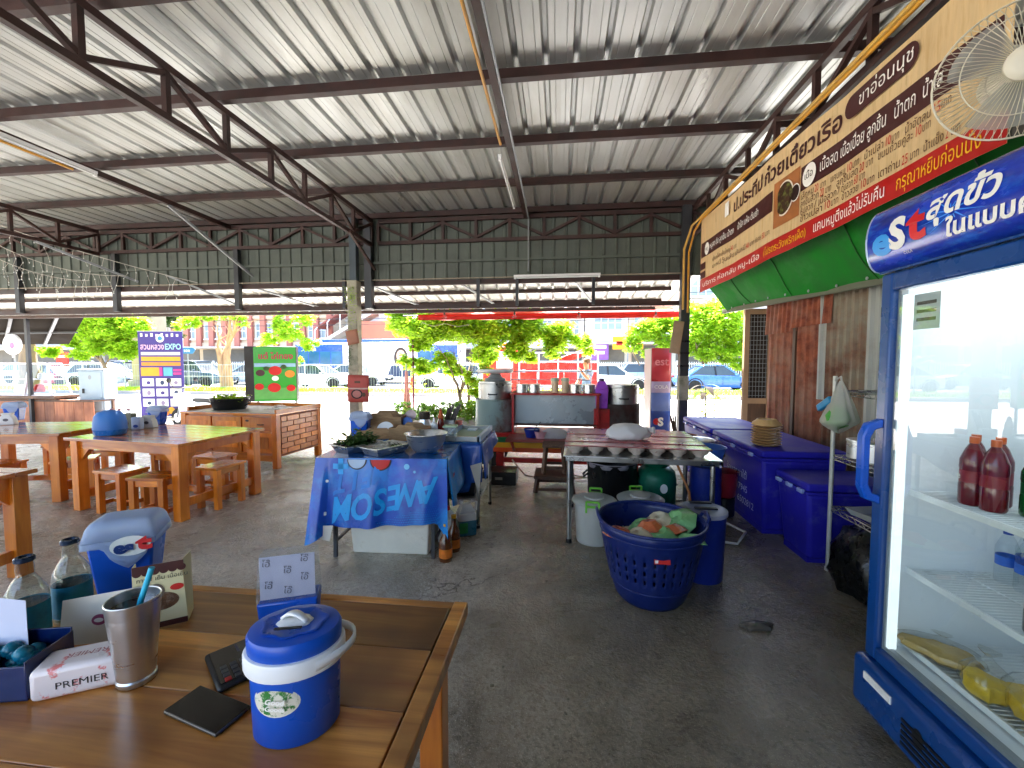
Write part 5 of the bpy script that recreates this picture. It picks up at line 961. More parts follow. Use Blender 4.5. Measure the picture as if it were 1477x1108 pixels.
G().bx(cx(716), cx(925), YC-.05, YC-.0, .17, .235).obj('front_rail', RED, ct)
for px in (722, 915): G().bx(cx(px)-.05, cx(px)+.05, YC-.06, YC+.04, .0, .30).obj('leg', RED, ct)
for px in (700, 900): G().lathe([(0,-.02),(.24,-.02),(.26,0),(.24,.02),(0,.02)], 28, (cx(px), YC+.4, .26), M=Matrix.Rotation(pi/2,3,'X')).obj('wheel', TYRE, ct, smooth=40)
def cyl(nm, pxa, pxb, pya, pyb, mat, Y=YC+.3, sq=False):
    x = (cx(pxa,Y-.25)+cx(pxb,Y-.25))/2; r = (cx(pxb,Y-.25)-cx(pxa,Y-.25))/2; z0, z1 = cz_(pyb,(pxa+pxb)/2,Y-.25), cz_(pya,(pxa+pxb)/2,Y-.25)
    return x, Y, r, z0, z1
for a in ((681,740,577,622,STOVE,'left'),(868,928,584,622,STOVE_D,'right')):
    x, y, r, z0, z1 = cyl('', *a[:4], None); G().lathe([(0,.55),(r*.96,.55),(r,.57),(r*.99,z1-.02),(r*1.02,z1-.01),(r*1.02,z1),(0,z1)], 32, (x,y,0), fn=lambda th,z: 1+.012*sin(5*th+z*20)).obj('stove_drum', a[4], ct, smooth=40)
def pot(pxa, pxb, pya, pyb, label, mat=STAIN_D, lid=True):
    x, y, r, z0, z1 = cyl('', pxa, pxb, pya, pyb, None); t = thing('stock_pot', label, 'pot', (x,y,z0), 0, 'steel stock pots on the noodle cart'); h = z1-z0
    G().lathe([(0,0),(r,0),(r,h*.82),(r*1.04,h*.84),(r*1.04,h*.88),(r*.98,h*.9),(r*.98,h),(0,h*1.02)], 36).obj('pot_body', mat, t, smooth=40)
    G().tube([(-r*.25,-r-.0,h*.32),(-r*.25,-r-.03,h*.3),(r*.25,-r-.03,h*.3),(r*.25,-r,h*.32)], .008, 6).obj('handle', BLACK_PL, t, smooth=50)
    return t, x, y, z1, r
t, x, y, z1, r = pot(686, 735, 551, 577, 'steel stock pot on the left rusty stove drum'); pot(874, 926, 556, 584, 'steel stock pot on the right dark stove drum')
b = thing('kitchen_scale', 'white weighing scale with round platform on the left stock pot', 'scale', (x+.0, y, z1+.004)); G().lathe([(0,0),(.14,0),(.15,.03),(.1,.05),(.07,.1),(0,.1)], 24, M=Matrix.Scale(1,3)).obj('scale_body', pm('scale_grey', '#8d9192', .4, .2), b, smooth=45); G().lathe([(0,.1),(.23,.11),(.26,.14),(.25,.16),(0,.15)], 32).obj('scale_plate', WHITE_PL, b, smooth=45)
x0, x1 = cx(738), cx(864); zc0, zc1 = .55, cz_(570)
for xa in (x0, x1-.03): G().bx(xa, xa+.03, YC+.0, YC+.5, zc0, zc1).obj('cabinet_side', RED, ct)
G().bx(x0-.02, x1+.02, YC-.02, YC+.52, zc1, zc1+.025).obj('cabinet_top', RED, ct); G().bx(x0+.03, x1-.03, YC+.14, YC+.16, zc0+.12, zc1).obj('cabinet_back', pm('dull_zinc_panel', '#9aa3a8', .3, .4, .08, 3), ct); G().bx(x0+.03, x1-.03, YC+.02, YC+.46, zc0+.10, zc0+.12).obj('cabinet_shelf', pm('brown_ply', '#6a4433', .6), ct)
G().bx(cx(737)-.02, cx(822), YC-.42, YC-.01, .515, .545).obj('serving_plank', pm('maroon_plank', '#8a3b34', .45, 0, .2, 6), ct); 
for px in (742, 818): G().bar((cx(px), YC-.36, .515), (cx(px), YC-.02, .33), .03, .03).obj('plank_bracket', RED, ct)
g = G(); RW = pm('pale_rail', '#dfe2e4', .3, .3); xa, xb = cx(731), cx(856)
for zz in (zc1+.06, zc1+.18, zc1+.30): g = G(); g.tube([(xa,YC+.48,zz),(xb,YC+.48,zz)], .009, 6); g.obj('rack_rail', RW, ct, smooth=50)
for i in range(4): xx = xa+(xb-xa)*i/3; G().tube([(xx,YC+.48,zc1+.02),(xx,YC+.48,zc1+.42 if i in (0,3) else zc1+.3)], .009, 6).obj('rack_post', RW, ct, smooth=50)
for px, py, l in ((752,None,'steel container on the cart top, leftmost of four'),(770,None,'steel container on the cart top, second from left'),(830,None,'steel container on the cart top beside the cream jars'),(850,None,'steel container on the cart top, rightmost of four')):
    t = thing('steel_container', l, 'container', (cx(px), YC+.12, zc1+.026), 0, 'round steel containers on the cart top'); G().lathe([(0,0),(.08,0),(.08,.1),(.086,.102),(.086,.11),(.07,.115),(0,.12)], 24).obj('container_body', STAIN, t, smooth=40)
CJ = pm('cream_jar', '#e0c3a0', .35, 0, .06)
for px, l in ((800,'cream jar with pale lid left of the pair on the cart top'),(815,'cream jar with pale lid right of the pair on the cart top')):
    t = thing('jar', l, 'jar', (cx(px), YC+.14, zc1+.026), 0, 'cream jars on the cart top'); G().lathe([(0,0),(.05,0),(.052,.16),(0,.16)], 20).obj('jar_body', CJ, t, smooth=40); G().lathe([(.055,.155),(.055,.195),(0,.2)], 20).obj('jar_lid', pm('sage_lid', '#b7c2a8', .4), t, smooth=40)
b = thing('purple_jug', 'bright purple plastic jug beside the right stock pot', 'jug', (cx(869), YC+.16, .9)); b.location.z = .56+.0; PU = pm('purple_plastic', '#a64fd0', .35, 0, .08)
G().bx(cx(869)-.1-cx(869), .1, -.08, .08, 0, .32).obj('jug_stand', RED, b); G().taper((0,0,.325),(.15,.13),(.17,.15),.26).taper((0,0,.585),(.17,.15),(.09,.08),.1).obj('jug_body', PU, b, bevel=.012); G().lathe([(.035,.684),(.035,.72),(0,.72)], 14).obj('jug_cap', pm('dark_purple', '#4b2a5a', .4), b)
pz = .547
p = atY(767, 625, YC-.25); b = thing('blue_bowl', 'blue plastic bowl with a ladle on the cart plank', 'bowl', (p.x, YC-.22, pz)); G().shell([(.001,0),(.07,0),(.1,.1),(.105,.105)], 26).obj('bowl_body', BLUE_DP, b, solid=.004, smooth=50); G().tube([(0,0,.03),(.06,.02,.14),(.11,.03,.19)], .006, 6).obj('ladle', BLACK_PL, b, smooth=50); G().disc((0,0,.09), .094, 24).obj('bowl_content', pm('pale_steam', '#b9bcc2', .4), b)
p = atY(777, 625, YC-.3); b = thing('pink_bowl', 'pale pink bowl beside the blue bowl on the cart plank', 'bowl', (p.x+.02, YC-.28, pz)); G().shell([(.001,0),(.05,0),(.075,.08),(.08,.085)], 24).obj('bowl_body', pm('pale_pink', '#d6a2ac', .35), b, solid=.004, smooth=50)
p = atY(800, 625, YC-.2); b = thing('plastic_wrap_heap', 'crumpled clear plastic bags on the cart plank', 'bags', (p.x, YC-.2, pz)); G().lathe([(0,0),(.16,.0),(.17,.03),(.13,.09),(.05,.12),(0,.11)], 30, sy=.7, fn=lambda th, z: 1+.12*sin(5*th+z*30)+.06*sin(13*th)).obj('bag_film', frost('bag_milk', (.75,.78,.82), .55), b, smooth=50)
b = thing('salmon_box', 'salmon plastic tray on the back right of the cart', 'tray', (cx(946,5.0), 5.0, .6)); G().taper((0,0,.02),(.22,.16),(.26,.2),.07).obj('tray_body', pm('salmon_plastic', '#e0837a', .4), b, bevel=.006); G().bx(-.14,.14,-.12,.12,-.03,.02).obj('tray_stand', DKWOOD, b); 
for xx in (-.12,.12):
    for yy in (-.1,.1): G().bx(xx-.015,xx+.015,yy-.015,yy+.015,-.6,-.031).obj('leg', DKWOOD, b)
b = thing('black_tool_box', 'flat black case on the floor under the cart front', 'case', (cx(722,5.1), 5.1, 0)); G().box((0,0,.08),(.42,.34,.16)).obj('case_body', BLACK_PL, b, bevel=.012); G().box((0,-.172,.085),(.09,.008,.03)).obj('case_latch', STAIN_D, b)
def wstool(loc, w, d, h, label):
    t = thing('wooden_stool', label, 'stool', loc); 
    G().box((0,0,h-.02),(w,d,.035)).obj('seat', DKWOOD, t, bevel=.004)
    for x in (-1,1):
        for y in (-1,1): G().bar((x*(w/2-.04),y*(d/2-.04),h-.035),(x*(w/2-.015),y*(d/2-.015),0),.04,.04).obj('leg', DKWOOD, t)
        G().bar((-(w/2-.03),x*(d/2-.02),h*.2),((w/2-.03),x*(d/2-.02),h*.2),.025,.03).obj('stretcher', DKWOOD, t)
    return t
s2 = wstool((cx(800,4.85), 4.88, 0), .46, .4, .2, 'low wide brown bench on the floor in front of the cart'); s1 = wstool((cx(800,4.9), 4.92, .201), .28, .26, .34, 'small dark wooden stool standing on the low bench')

# ---------------- red awning with bulbs
aw = thing('red_awning', 'red awning strip beyond the opening with small bulbs hanging below', 'awning', (0,0,0)); ya = 8.9
xa, xb = atY(603,455,ya).x, atY(990,455,ya).x
G().grid(lambda u, v: (xa+(xb-xa)*u, ya+1.1*v+.0, atY(700,461,ya).z + .30*v - .03*sin(v*pi)+.012*sin(u*40)*(1-v)), 40, 5).obj('awning_cloth', pm('red_awning_cloth', '#c22a1c', .5, 0, .1, 3, trl=.35), aw, solid=.002, smooth=70)
G().grid(lambda u, v: (xa+(xb-xa)*u, ya-.005+.012*sin(u*50)*v, atY(700,461,ya).z-.0+.12*(1-v)), 40, 2).obj('valance', pm('red_awning_cloth', '#c22a1c', .5), aw, solid=.002, smooth=70)
G().tube([(xa-.35,ya+.03,atY(700,461,ya).z+.1),(xb,ya+.03,atY(700,461,ya).z+.1)], .018, 8).obj('awning_pole', STEEL_DK, aw, smooth=50)
for px, l in ((641,'a'),(742,'b'),(835,'c'),(946,'d')):
    p = atY(px, 452, ya-.12); t = thing('bulb', {'a':'clear hanging bulb under the left end of the red awning','b':'clear hanging bulb above the noodle cart','c':'clear hanging bulb left of the drinks sign','d':'clear hanging bulb above the drinks sign'}[l], 'bulb', tuple(p), 0, 'hanging bulbs under the awning')
    G().tube([(0,0,.1),(0,0,.02)], .006, 6).obj('cord', BLACK_PL, t); G().lathe([(.018,.03),(.022,.0),(.022,-.03)], 12).obj('socket', pm('socket_dark', '#4f3f3a', .5), t); G().lathe([(.018,-.03),(.045,-.09),(.045,-.12),(.02,-.15),(0,-.155)], 16).obj('glass_bulb', GLASS, t, smooth=60)
tag(G().tube([(xa+.1,ya-.03,2.36),(xa+.35,ya-.05,2.27),(xa+.6,ya-.03,2.33),(xa+.9,ya-.06,2.26),(xa+1.15,ya-.03,2.3)], .008, 6).obj('cable', pm('pale_cable', '#9c9180', .6), smooth=60), 'pale cable looping below the red awning', 'cable')
# papers on the posts
def paper(px0, px1, py0, py1, Y, mat, label, tilt=0., nm='notice', lines=True):
    a, b_ = atY(px0, py1, Y), atY(px1, py0, Y); t = thing(nm, label, 'notice', ((a.x+b_.x)/2, Y, (a.z+b_.z)/2)); t.rotation_euler = (0, tilt, 0); w, h = b_.x-a.x, b_.z-a.z
    G().grid(lambda u, v: ((u-.5)*w, -.006*sin(u*3.1)-.01*(1-v), (v-.5)*h), 6, 6).obj('sheet', mat, t, solid=.001, smooth=60); return t, w, h
paper(968, 984, 463, 510, YE-.2, pm('old_card', '#a98f74', .7, 0, .12, 8), 'brown card notice tied to the right post', radians(8))
paper(500, 517, 476, 497, YE-.28, pm('brown_card', '#a5705a', .7, 0, .12, 8), 'small reddish card tilted on the left post', radians(-10))
t, w, h = paper(502, 532, 541, 580, YE-.3, pm('red_poster', '#b04a42', .6, 0, .15, 7), 'red poster with a dark ring picture on the left post')
G().disc((-.02,-.018,-h*.2), .1, 24, Matrix.Rotation(pi/2,3,'X'), .8).obj('ring_print', INK, t); G().disc((-.02,-.02,-h*.2), .075, 24, Matrix.Rotation(pi/2,3,'X'), .8).obj('bowl_print', pm('pink_print', '#b9726a', .5), t); G().disc((.1,-.02,-h*.22), .035, 18, Matrix.Rotation(pi/2,3,'X')).obj('small_ring_print', pm('brown_ink', '#5c3a22', .5), t); G().bx(-w/2,w/2,-.013,-.01,-.012,.012).obj('tape', pm('tape', '#c9a79d', .3), t); G().bx(-.06,.04,-.014,-.012,h*.2,h*.28).obj('heading_print', pm('brown_ink', '#5c3a22', .5), t)
tag(leaves('climbing_vine', 260, lambda r: (-3.445+r.gauss(0,.05), YE-.21-abs(r.gauss(0,.02)), 2.75-abs(r.gauss(0,.33))), .02, .05, LEAF_Y), 'sparse little vine growing on the top of the left post', 'vine'); tag(leaves('moss_patch', 120, lambda r: (-3.49+r.gauss(0,.02), YE-.21-abs(r.gauss(0,.01)), 1.6+r.gauss(0,.12)), .02, .045, LEAF_D), 'dark green leaves clinging to the middle of the left post', 'vine')
# ================================================================ RIGHT STEEL TABLE
rt = thing('steel_table', 'stainless steel table carrying bowls under a pink striped sheet', 'table', (.66, 3.82, 0), radians(-3)); rz_ = .74
G().bx(-.58,.6,-.46,.46,rz_-.05,rz_-.01).obj('table_frame', STAIN_D, rt, bevel=.004); G().bx(-.6,.62,-.48,.48,rz_-.01,rz_).obj('tabletop', STAIN, rt, bevel=.003)
for x in (-.55,.56):
    for y in (-.43,.43): G().tube([(x,y,rz_-.05),(x,y,.03)], .02, 12).obj('leg', STAIN_D, rt, smooth=50); G().lathe([(.024,0),(.024,.035)], 12, (x,y,0)).obj('foot', BLACK_PL, rt)
BOWLW = pm('bowl_ceramic', '#cfc0b2', .25, 0, .06, 5, dirt='#8a3a3a', dscale=40, dlo=.62, dhi=.66, coat=.3); first = None
wm = G().shell([(.001,0),(.032,0),(.034,.012),(.06,.03),(.076,.06),(.08,.066)], 22).mesh('noodle_bowl', BOWLW, 60)
rows_ = ['front row','second row','third row','fourth row']; pos = ['far left','second','third','fourth','fifth','sixth','far right']
for j in range(4):
    for i in range(7):
        o = inst('noodle_bowl', wm, None, loc=tuple(Matrix.Rotation(radians(-3),3,'Z') @ Vector((-.5+i*.163, -.36+j*.2, 0)) + Vector((.66,3.82,rz_+.002)))); m = o.modifiers.new('solid','SOLIDIFY'); m.thickness = .003
        tag(o, 'patterned noodle bowl in the %s under the pink sheet, %s from the left' % (rows_[j], pos[i]), 'bowl', 'noodle bowls under the pink sheet')
ps = thing('pink_sheet', 'glossy pink striped plastic sheet covering the noodle bowls', 'sheet', (.66,3.82,rz_+.075), radians(-3)); PK = pm('pink_gloss', '#a8585c', .3, 0, .12, 2, .02, 8, coat=.35)
for i in range(5): y0 = -.46+i*.184; G().grid(lambda u, v, y0=y0, i=i: (-.59+1.14*u, y0+.19*v, .0008*sin(v*pi)+.0035*(i % 2)+.002*sin(u*5)), 24, 6).obj('panel', PK, ps, solid=.003, smooth=60)
t = thing('white_bag', 'crumpled white plastic bag on the pink sheet', 'bag', (.60, 3.72, rz_+.084)); WB = pm('white_bag_film', '#e8e6e6', .4, 0, .03, 5, .3, 15, trl=.25)
G().lathe([(0,0),(.13,0),(.165,.02),(.17,.05),(.15,.085),(.10,.125),(.05,.135),(0,.12)], 44, sy=.75, fn=lambda th, z: 1+.13*sin(2*th+1+z*9)+.09*sin(5*th+z*38)+.045*sin(11*th-z*60)+.03*sin(19*th+z*30)).obj('bag_film', WB, t, smooth=75); G().grid(lambda u, v: (.13+.1*u, -.03+.05*v+.02*sin(u*6), .09+.05*u*sin(v*3.1)-.03*u+.01*sin(u*12+v*9)), 8, 6).obj('bag_handle', WB, t, smooth=70)
# under it
BUCK = frost('milky_bucket', (.80,.82,.78), .8); GRN = pm('lime_plastic', '#6fbf3a', .35, 0, .06)
def bucket(loc, r, h, label, fill=True):
    t = thing('lidded_bucket', label, 'bucket', loc, R.uniform(-.3,.3), 'milky lidded buckets under the steel table'); G().lathe([(0,0),(r*.88,0),(r*.9,.01),(r*.98,h*.9),(r*.98,h)], 36).obj('bucket_body', BUCK, t, smooth=50)
    if fill: G().lathe([(0,.008),(r*.86,.01),(r*.92,h*.42),(0,h*.44)], 30).obj('bucket_content', pm('grey_content', '#8a877a', .6), t, smooth=50)
    G().lathe([(r*1.0,h*.96),(r*1.13,h*.97),(r*1.14,h*1.0),(r*1.05,h*1.03),(r*.9,h*1.06),(r*.5,h*1.07),(r*.48,h*1.1),(0,h*1.1)], 36).obj('bucket_lid', BUCK, t, smooth=40)
    for a in (-pi/2, pi/2):
        m = Matrix.Translation((r*1.16*cos(a), r*1.16*sin(a), h*.86)) @ Matrix.Rotation(a+pi/2,4,'Z'); pts = [(-.05,0,0),(-.05,0,.09),(.05,0,.09),(.05,0,0)]; g = G()
        for i in range(3): g.bar(m @ Vector(pts[i]), m @ Vector(pts[i+1]), .014, .016, (0,1,0))
        g.bar(m @ Vector((-.05,0,.05)), m @ Vector((.05,0,.05)), .014, .016); g.obj('clip_handle', GRN, t)
bucket((.30, 3.5, 0), .165, .34, 'milky lidded bucket with green clip handles under the left of the steel table'); bucket((.70, 3.62, 0), .175, .33, 'milky lidded bucket with green clip handles behind the blue basket', False)
t = thing('black_pot', 'large black pot under the middle of the steel table', 'pot', (.53, 4.2, 0)); G().shell([(.001,0),(.22,0),(.23,.01),(.24,.5),(.25,.51)], 36).obj('pot_body', BLACK_PL, t, solid=.006, smooth=50); G().shell([(.235,.505),(.25,.52),(.24,.47)], 36, fn=lambda th,z: 1+.03*sin(9*th)).obj('bag_lining', pm('bag_liner', '#9c98a4', .4, 0, .3, 8), t, solid=.002, smooth=40)
for s in (-1,1): G().tube([(s*.235,-.06,.4),(s*.28,-.05,.36),(s*.28,.05,.36),(s*.235,.06,.4)], .01, 6).obj('handle', BLACK_PL, t, smooth=50)
t = thing('gas_cylinder', 'green gas cylinder under the right of the steel table', 'gas cylinder', (.96, 4.2, 0)); GG = pm('gas_green', '#0d6b50', .4, 0, .12, 5, dirt='#0a4a39', dscale=4)
G().lathe([(0,0),(.15,0),(.15,.04),(.185,.08),(.19,.36),(.175,.43),(.12,.475),(.05,.49),(0,.49)], 36).obj('cylinder_body', GG, t, smooth=50); G().shell([(.105,.475),(.11,.6)], 24).obj('valve_collar', GG, t, solid=.006, smooth=50); G().lathe([(.025,.48),(.025,.56),(.04,.57),(.04,.6),(0,.6)], 14).obj('valve', STAIN_D, t, smooth=40); G().disc((.03,-.192,.3), .035, 16, Matrix.Rotation(pi/2,3,'X'), 1.3).obj('flame_mark', W_INK, t)
tag(G().tube([(.98,4.1,.56),(1.1,4.0,.55),(1.2,3.95,.3),(1.22,3.9,.05),(1.15,3.8,.02),(1.25,3.65,.02)], .012, 8).obj('gas_hose', pm('orange_hose', '#c2793f', .5), smooth=60), 'orange gas hose from the green cylinder to the floor', 'hose')
tag(G().tube([(1.1,4.4,.35),(1.2,4.35,.25),(1.05,4.3,.12),(1.25,4.2,.03),(1.5,4.05,.02),(1.62,3.75,.02),(1.45,3.5,.02),(1.25,3.55,.02)], .011, 8).obj('water_hose', pm('pale_hose', '#cfd0cc', .4), smooth=60), 'pale water hose looping on the floor by the ice boxes', 'hose')
tag(G().tube([(1.45,4.6,.6),(1.4,4.5,.3),(1.3,4.45,.05),(1.1,4.5,.02),(.9,4.65,.02)], .01, 8).obj('black_hose', BLACK_PL, smooth=60), 'black hose hanging behind the steel table', 'hose')
tag(G().tube([(cx(740),5.35,.22),(cx(760),5.2,.06),(cx(790),5.2,.02),(cx(850),5.3,.03),(cx(800),5.5,.02),(cx(830),5.7,.02)], .01, 8).obj('cream_hose', pm('cream_hose', '#d9bfa6', .5), smooth=60), 'cream hose on the bright floor under the noodle cart', 'hose')
# blue basket with bowls
bk = thing('basket', 'big dark blue plastic basket full of bowls on the floor', 'basket', (.59, 2.7, 0)); hB, r0, r1 = .5, .19, .325
BDB = pm('navy_plastic', '#0c2160', .38, 0, .15, 4, .04, 60, dirt='#2b3a70', dscale=7, dlo=.55, dhi=.8)
g = G(); n = 128; zs = [.0,.03,.13,.16,.19,.22,.25,.28,.31,.34,.40,.46,hB]; rad = lambda z: r0+(r1-r0)*(z/hB)**.62
vs = []; [vs.append((rad(z)*cos(2*pi*j/n), rad(z)*sin(2*pi*j/n), z)) for z in zs for j in range(n)]; fs = []
for i in range(len(zs)-1):
    for j in range(n):
        if 4 <= i <= 8 and i % 2 == 0 and j % 4 == 1 and True: continue                 # slots
        fs.append((i*n+j, i*n+(j+1) % n, (i+1)*n+(j+1) % n, (i+1)*n+j))
fs.append(tuple(range(n))[::-1]); g.add(vs, fs); g.obj('basket_body', BDB, bk, solid=.006, smooth=60)
for zz, rr_ in ((hB,.009),(.44,.005),(.12,.005)): G().tube([(rad(zz)*1.01*cos(2*pi*i/48), rad(zz)*1.01*sin(2*pi*i/48), zz) for i in range(48)], rr_, 7, closed=True).obj('rim', BDB, bk, smooth=60)
for s in (-1, 1): G().tube([(s*(r1-.01),-.07,hB-.02),(s*(r1+.012),-.06,hB+.03),(s*(r1+.016),0,hB+.05),(s*(r1+.012),.06,hB+.03),(s*(r1-.01),.07,hB-.02)], .011, 8).obj('handle', BDB, bk, smooth=60)
m = Matrix.Translation((.0,-rad(.36)-.006,.36)) @ Matrix.Rotation(radians(76),4,'X'); g = G(); g.poly([m @ Vector(v) for v in ((-.045,-.013,0),(.045,-.013,0),(.045,.013,0),(-.045,.013,0))]); g.obj('sticker', R_INK, bk, solid=.001); g = G(); g.poly([m @ Vector(v) for v in ((-.04,-.008,.0015),(-.022,-.008,.0015),(-.022,.008,.0015),(-.04,.008,.0015))]); g.obj('sticker_mark', W_INK, bk)
OR = pm('orange_melamine', '#c9683f', .3, 0, .06, 4, coat=.3); GNM = pm('green_melamine', '#7db878', .3, 0, .06, 4, coat=.3); CRM = pm('cream_melamine', '#d6cdae', .3, 0, .08, 4, coat=.3)
oct_ = lambda th, z: 1/cos(((th+pi/8) % (pi/4))-pi/8)*.96
def mbowl(x, y, z, rx, ry, mat, label, r=.085):
    t = thing('bowl', label, 'bowl', (.59+x*1.05, 2.7+y*1.05, z+.03)); t.rotation_euler = (radians(rx), radians(ry), R.uniform(0,3)); t['group'] = 'melamine bowls in the blue basket'
    G().shell([(.001,0),(r*.5,0),(r*.54,.006),(r*.88,.03),(r*1.0,.052),(r*1.08,.056)], 32, fn=oct_).obj('bowl_body', mat, t, solid=.004, smooth=35)
mbowl(-.19,-.08,.43,172,14,OR,'orange octagonal bowl upside down at the left of the basket',.095); mbowl(-.05,.04,.43,168,-8,GNM,'green and cream bowl at the middle back of the basket',.095); mbowl(.02,-.1,.435,176,-16,GNM,'green bowl tilted at the front middle of the basket',.1); mbowl(.1,-.01,.43,160,22,OR,'orange bowl tilted against the green one in the basket',.095)
mbowl(.15,.06,.455,148,24,GNM,'large green and cream bowl standing highest at the right of the basket',.12); mbowl(.2,-.1,.42,160,10,GNM,'green bowl at the front right of the basket',.09); mbowl(-.11,-.1,.425,165,-22,CRM,'cream bowl between the orange and green bowls in the basket',.085); mbowl(-.02,-.03,.465,170,10,OR,'orange bowl partly covered in the middle of the basket',.085); mbowl(.06,.1,.45,162,-10,CRM,'cream bowl at the back of the basket',.1)
for x, y, l in ((-.12,.1,'at the left back'),(.0,.14,'at the back'),(.1,-.12,'at the front right'),(-.09,-.12,'at the front left'),(0,0,'in the middle'),(.17,.0,'at the right')): mbowl(x,y,.35,170,0,CRM,'cream bowl low in the pile of the blue basket, '+l,.075)
t = thing('lidded_blue_bucket', 'tall blue bucket with clear handled lid behind the blue basket', 'bucket', (1.0, 2.98, 0)); G().lathe([(0,0),(.13,0),(.135,.01),(.15,.45),(.15,.46)], 36).obj('bucket_body', BLUE_DP, t, smooth=45); G().lathe([(.152,.45),(.16,.455),(.158,.48),(.11,.495),(.09,.485),(0,.485)], 36).obj('bucket_lid', frost('smoke_lid', (.7,.75,.85), .6), t, smooth=45)
for yy in (-.06,.06): G().box((0,yy,.502),(.15,.035,.012)).obj('lid_grip', BLACK_PL, t, bevel=.004)
t = thing('floor_rag', 'wet dark rag lying on the floor right of the blue basket', 'rag', (1.12, 2.42, 0), .1); G().lathe([(0,0),(.085,.0),(.09,.012),(.06,.025),(0,.028)], 30, sy=.42, fn=lambda th,z: 1+.13*sin(5*th)+.06*sin(11*th)).obj('cloth', pm('wet_rag', '#57524b', .35, 0, .3, 20, .4, 40), t, smooth=50)
g = G()
for i in range(60): g.box((R.uniform(-.6,1.8), R.uniform(1.6,3.6), .002), (R.uniform(.004,.02), R.uniform(.004,.014), .003), R.uniform(0,3))
tag(g.obj('floor_crumbs', pm('crumbs', '#6f6a58', .8, 0, .4, 30)), 'scattered small crumbs and grit on the concrete floor', 'crumbs', kind='stuff')
# ================================================================ ICE BOXES AND WHAT STANDS ON THEM
def icebox(x0, x1, y0, y1, h, label, lids=2):
    t = thing('ice_box', label, 'ice box', ((x0+x1)/2, (y0+y1)/2, 0), 0, 'blue insulated ice boxes along the wall'); w, l = x1-x0, y1-y0
    G().taper((0,0,.03),(w-.1,l-.1),(w-.02,l-.02),h-.11).obj('box_body', BLUE_BOX, t, bevel=.03, seg=3); G().bx(-w/2+.05,w/2-.05,-l/2+.07,l/2-.07,0,.045).obj('box_base', BLUE_BOX, t)
    G().bx(-w/2-.002,w/2+.002,-l/2,l/2,h-.085,h-.062).obj('rim', BLUE_BOX, t, bevel=.008); G().bx(-w/2,w/2,-l/2+.002,l/2-.002,h-.058,h).obj('box_lid', BLUE_BOX, t, bevel=.018, seg=3)
    for i in range(3): y = -l/2+l*(i+.5)/3; G().box((-w/2-.008,y,h-.066),(.022,.07,.03)).obj('latch', pm('pale_blue_latch', '#8fa3d8', .4), t, bevel=.004)
    return t
icebox(1.72, 2.42, 4.93, 6.0, .74, 'farthest blue ice box at the end of the row'); mb = icebox(1.72, 2.42, 3.72, 4.88, .74, 'middle blue ice box with a stack of tan plates on its lid'); icebox(1.80, 2.42, 3.2, 3.66, .61, 'nearest and lowest blue ice box beside the wire rack')
CHALK = pm('faded_white_paint', '#c3c8ee', .6, 0, .2, 30)
for s, size, v, u in (('ร้านอาคาใต้', .095, .43, -.2), ('0617945', .09, .30, -.08), ('6502812', .09, .18, .04)):
    text(s, size, CHALK, mb, (-.335+.05*(.5-v), -u, v), (pi/2+radians(0),0,-pi/2), sx=1.1)
TANP = pm('tan_plate', '#c79f6a', .4, 0, .06, 5)
for i in range(9):
    o = thing('plate', 'tan scalloped plate in the stack on the middle ice box, %s' % ['lowest','second from bottom','third from bottom','fourth from bottom','in the middle','fourth from top','third from top','second from top','topmost and upturned'][i], 'plate', (1.87, 3.98, .741+i*.024), i*.03, 'stack of tan plates on the ice box')
    if i < 8: G().lathe([(0,.0),(.075,0),(.105,.016),(.118,.022),(.12,.026),(.1,.024),(.07,.008),(0,.008)], 40, fn=lambda th,z: 1+.035*sin(8*th)*(z > .012)).obj('plate_body', TANP, o, smooth=50)
    else: G().shell([(.118,.0),(.112,.02),(.085,.04),(.08,.05),(.07,.05),(.068,.042),(.001,.04)], 40).obj('plate_body', TANP, o, smooth=50)
# pots and basins behind the steel table
st = thing('side_stand', 'low dark stand holding pots behind the steel table', 'stand', (1.40, 4.95, 0)); G().bx(-.3,.3,-.5,.4,.52,.55).obj('stand_top', DKWOOD, st)
for x in (-.27,.27):
    for y in (-.47,.37): G().bx(x-.02,x+.02,y-.02,y+.02,0,.519).obj('leg', STEEL_DK, st)
def spot(loc, prof, label, mat, nm, cat, rim=True, n=28):
    t = thing(nm, label, cat, loc); G().shell(prof, n).obj('body', mat, t, solid=.004, smooth=50); return t
t = spot((1.31, 4.75, .552), [(.001,0),(.1,0),(.11,.01),(.12,.09),(.125,.095)], 'steel pot holding wooden handled utensils by the right post', STAIN, 'steel_pot', 'pot')
for i in range(6): G().bar((R.uniform(-.05,.05),R.uniform(-.05,.05),.03),(R.uniform(-.09,.03),R.uniform(-.06,.06),R.uniform(.25,.36)),.022,.012).obj('utensil', DKWOOD, t)
spot((1.52, 4.7, .552), [(.001,0),(.12,0),(.14,.02),(.16,.1),(.175,.105)], 'wide steel basin right of the utensil pot', STAIN, 'steel_basin', 'basin'); spot((1.48, 5.1, .552), [(.001,0),(.12,0),(.14,.08),(.15,.085)], 'dark red pan behind the steel basin', pm('dark_red_pan', '#6b2f2a', .4), 'pan', 'pan')
t = thing('blue_tub', 'translucent light blue tub hanging at the table corner by the ice boxes', 'tub', (1.40, 4.12, .0)); G().shell([(.001,.52),(.11,.52),(.125,.54),(.17,.69),(.18,.695)], 32).obj('tub_body', frost('blue_tub_plastic', (.1,.28,.75), .85), t, solid=.004, smooth=50); G().lathe([(.12,0),(.14,.1),(.14,.51),(0,.515)], 20).obj('tub_stand', BLUE_DP, t, smooth=40)
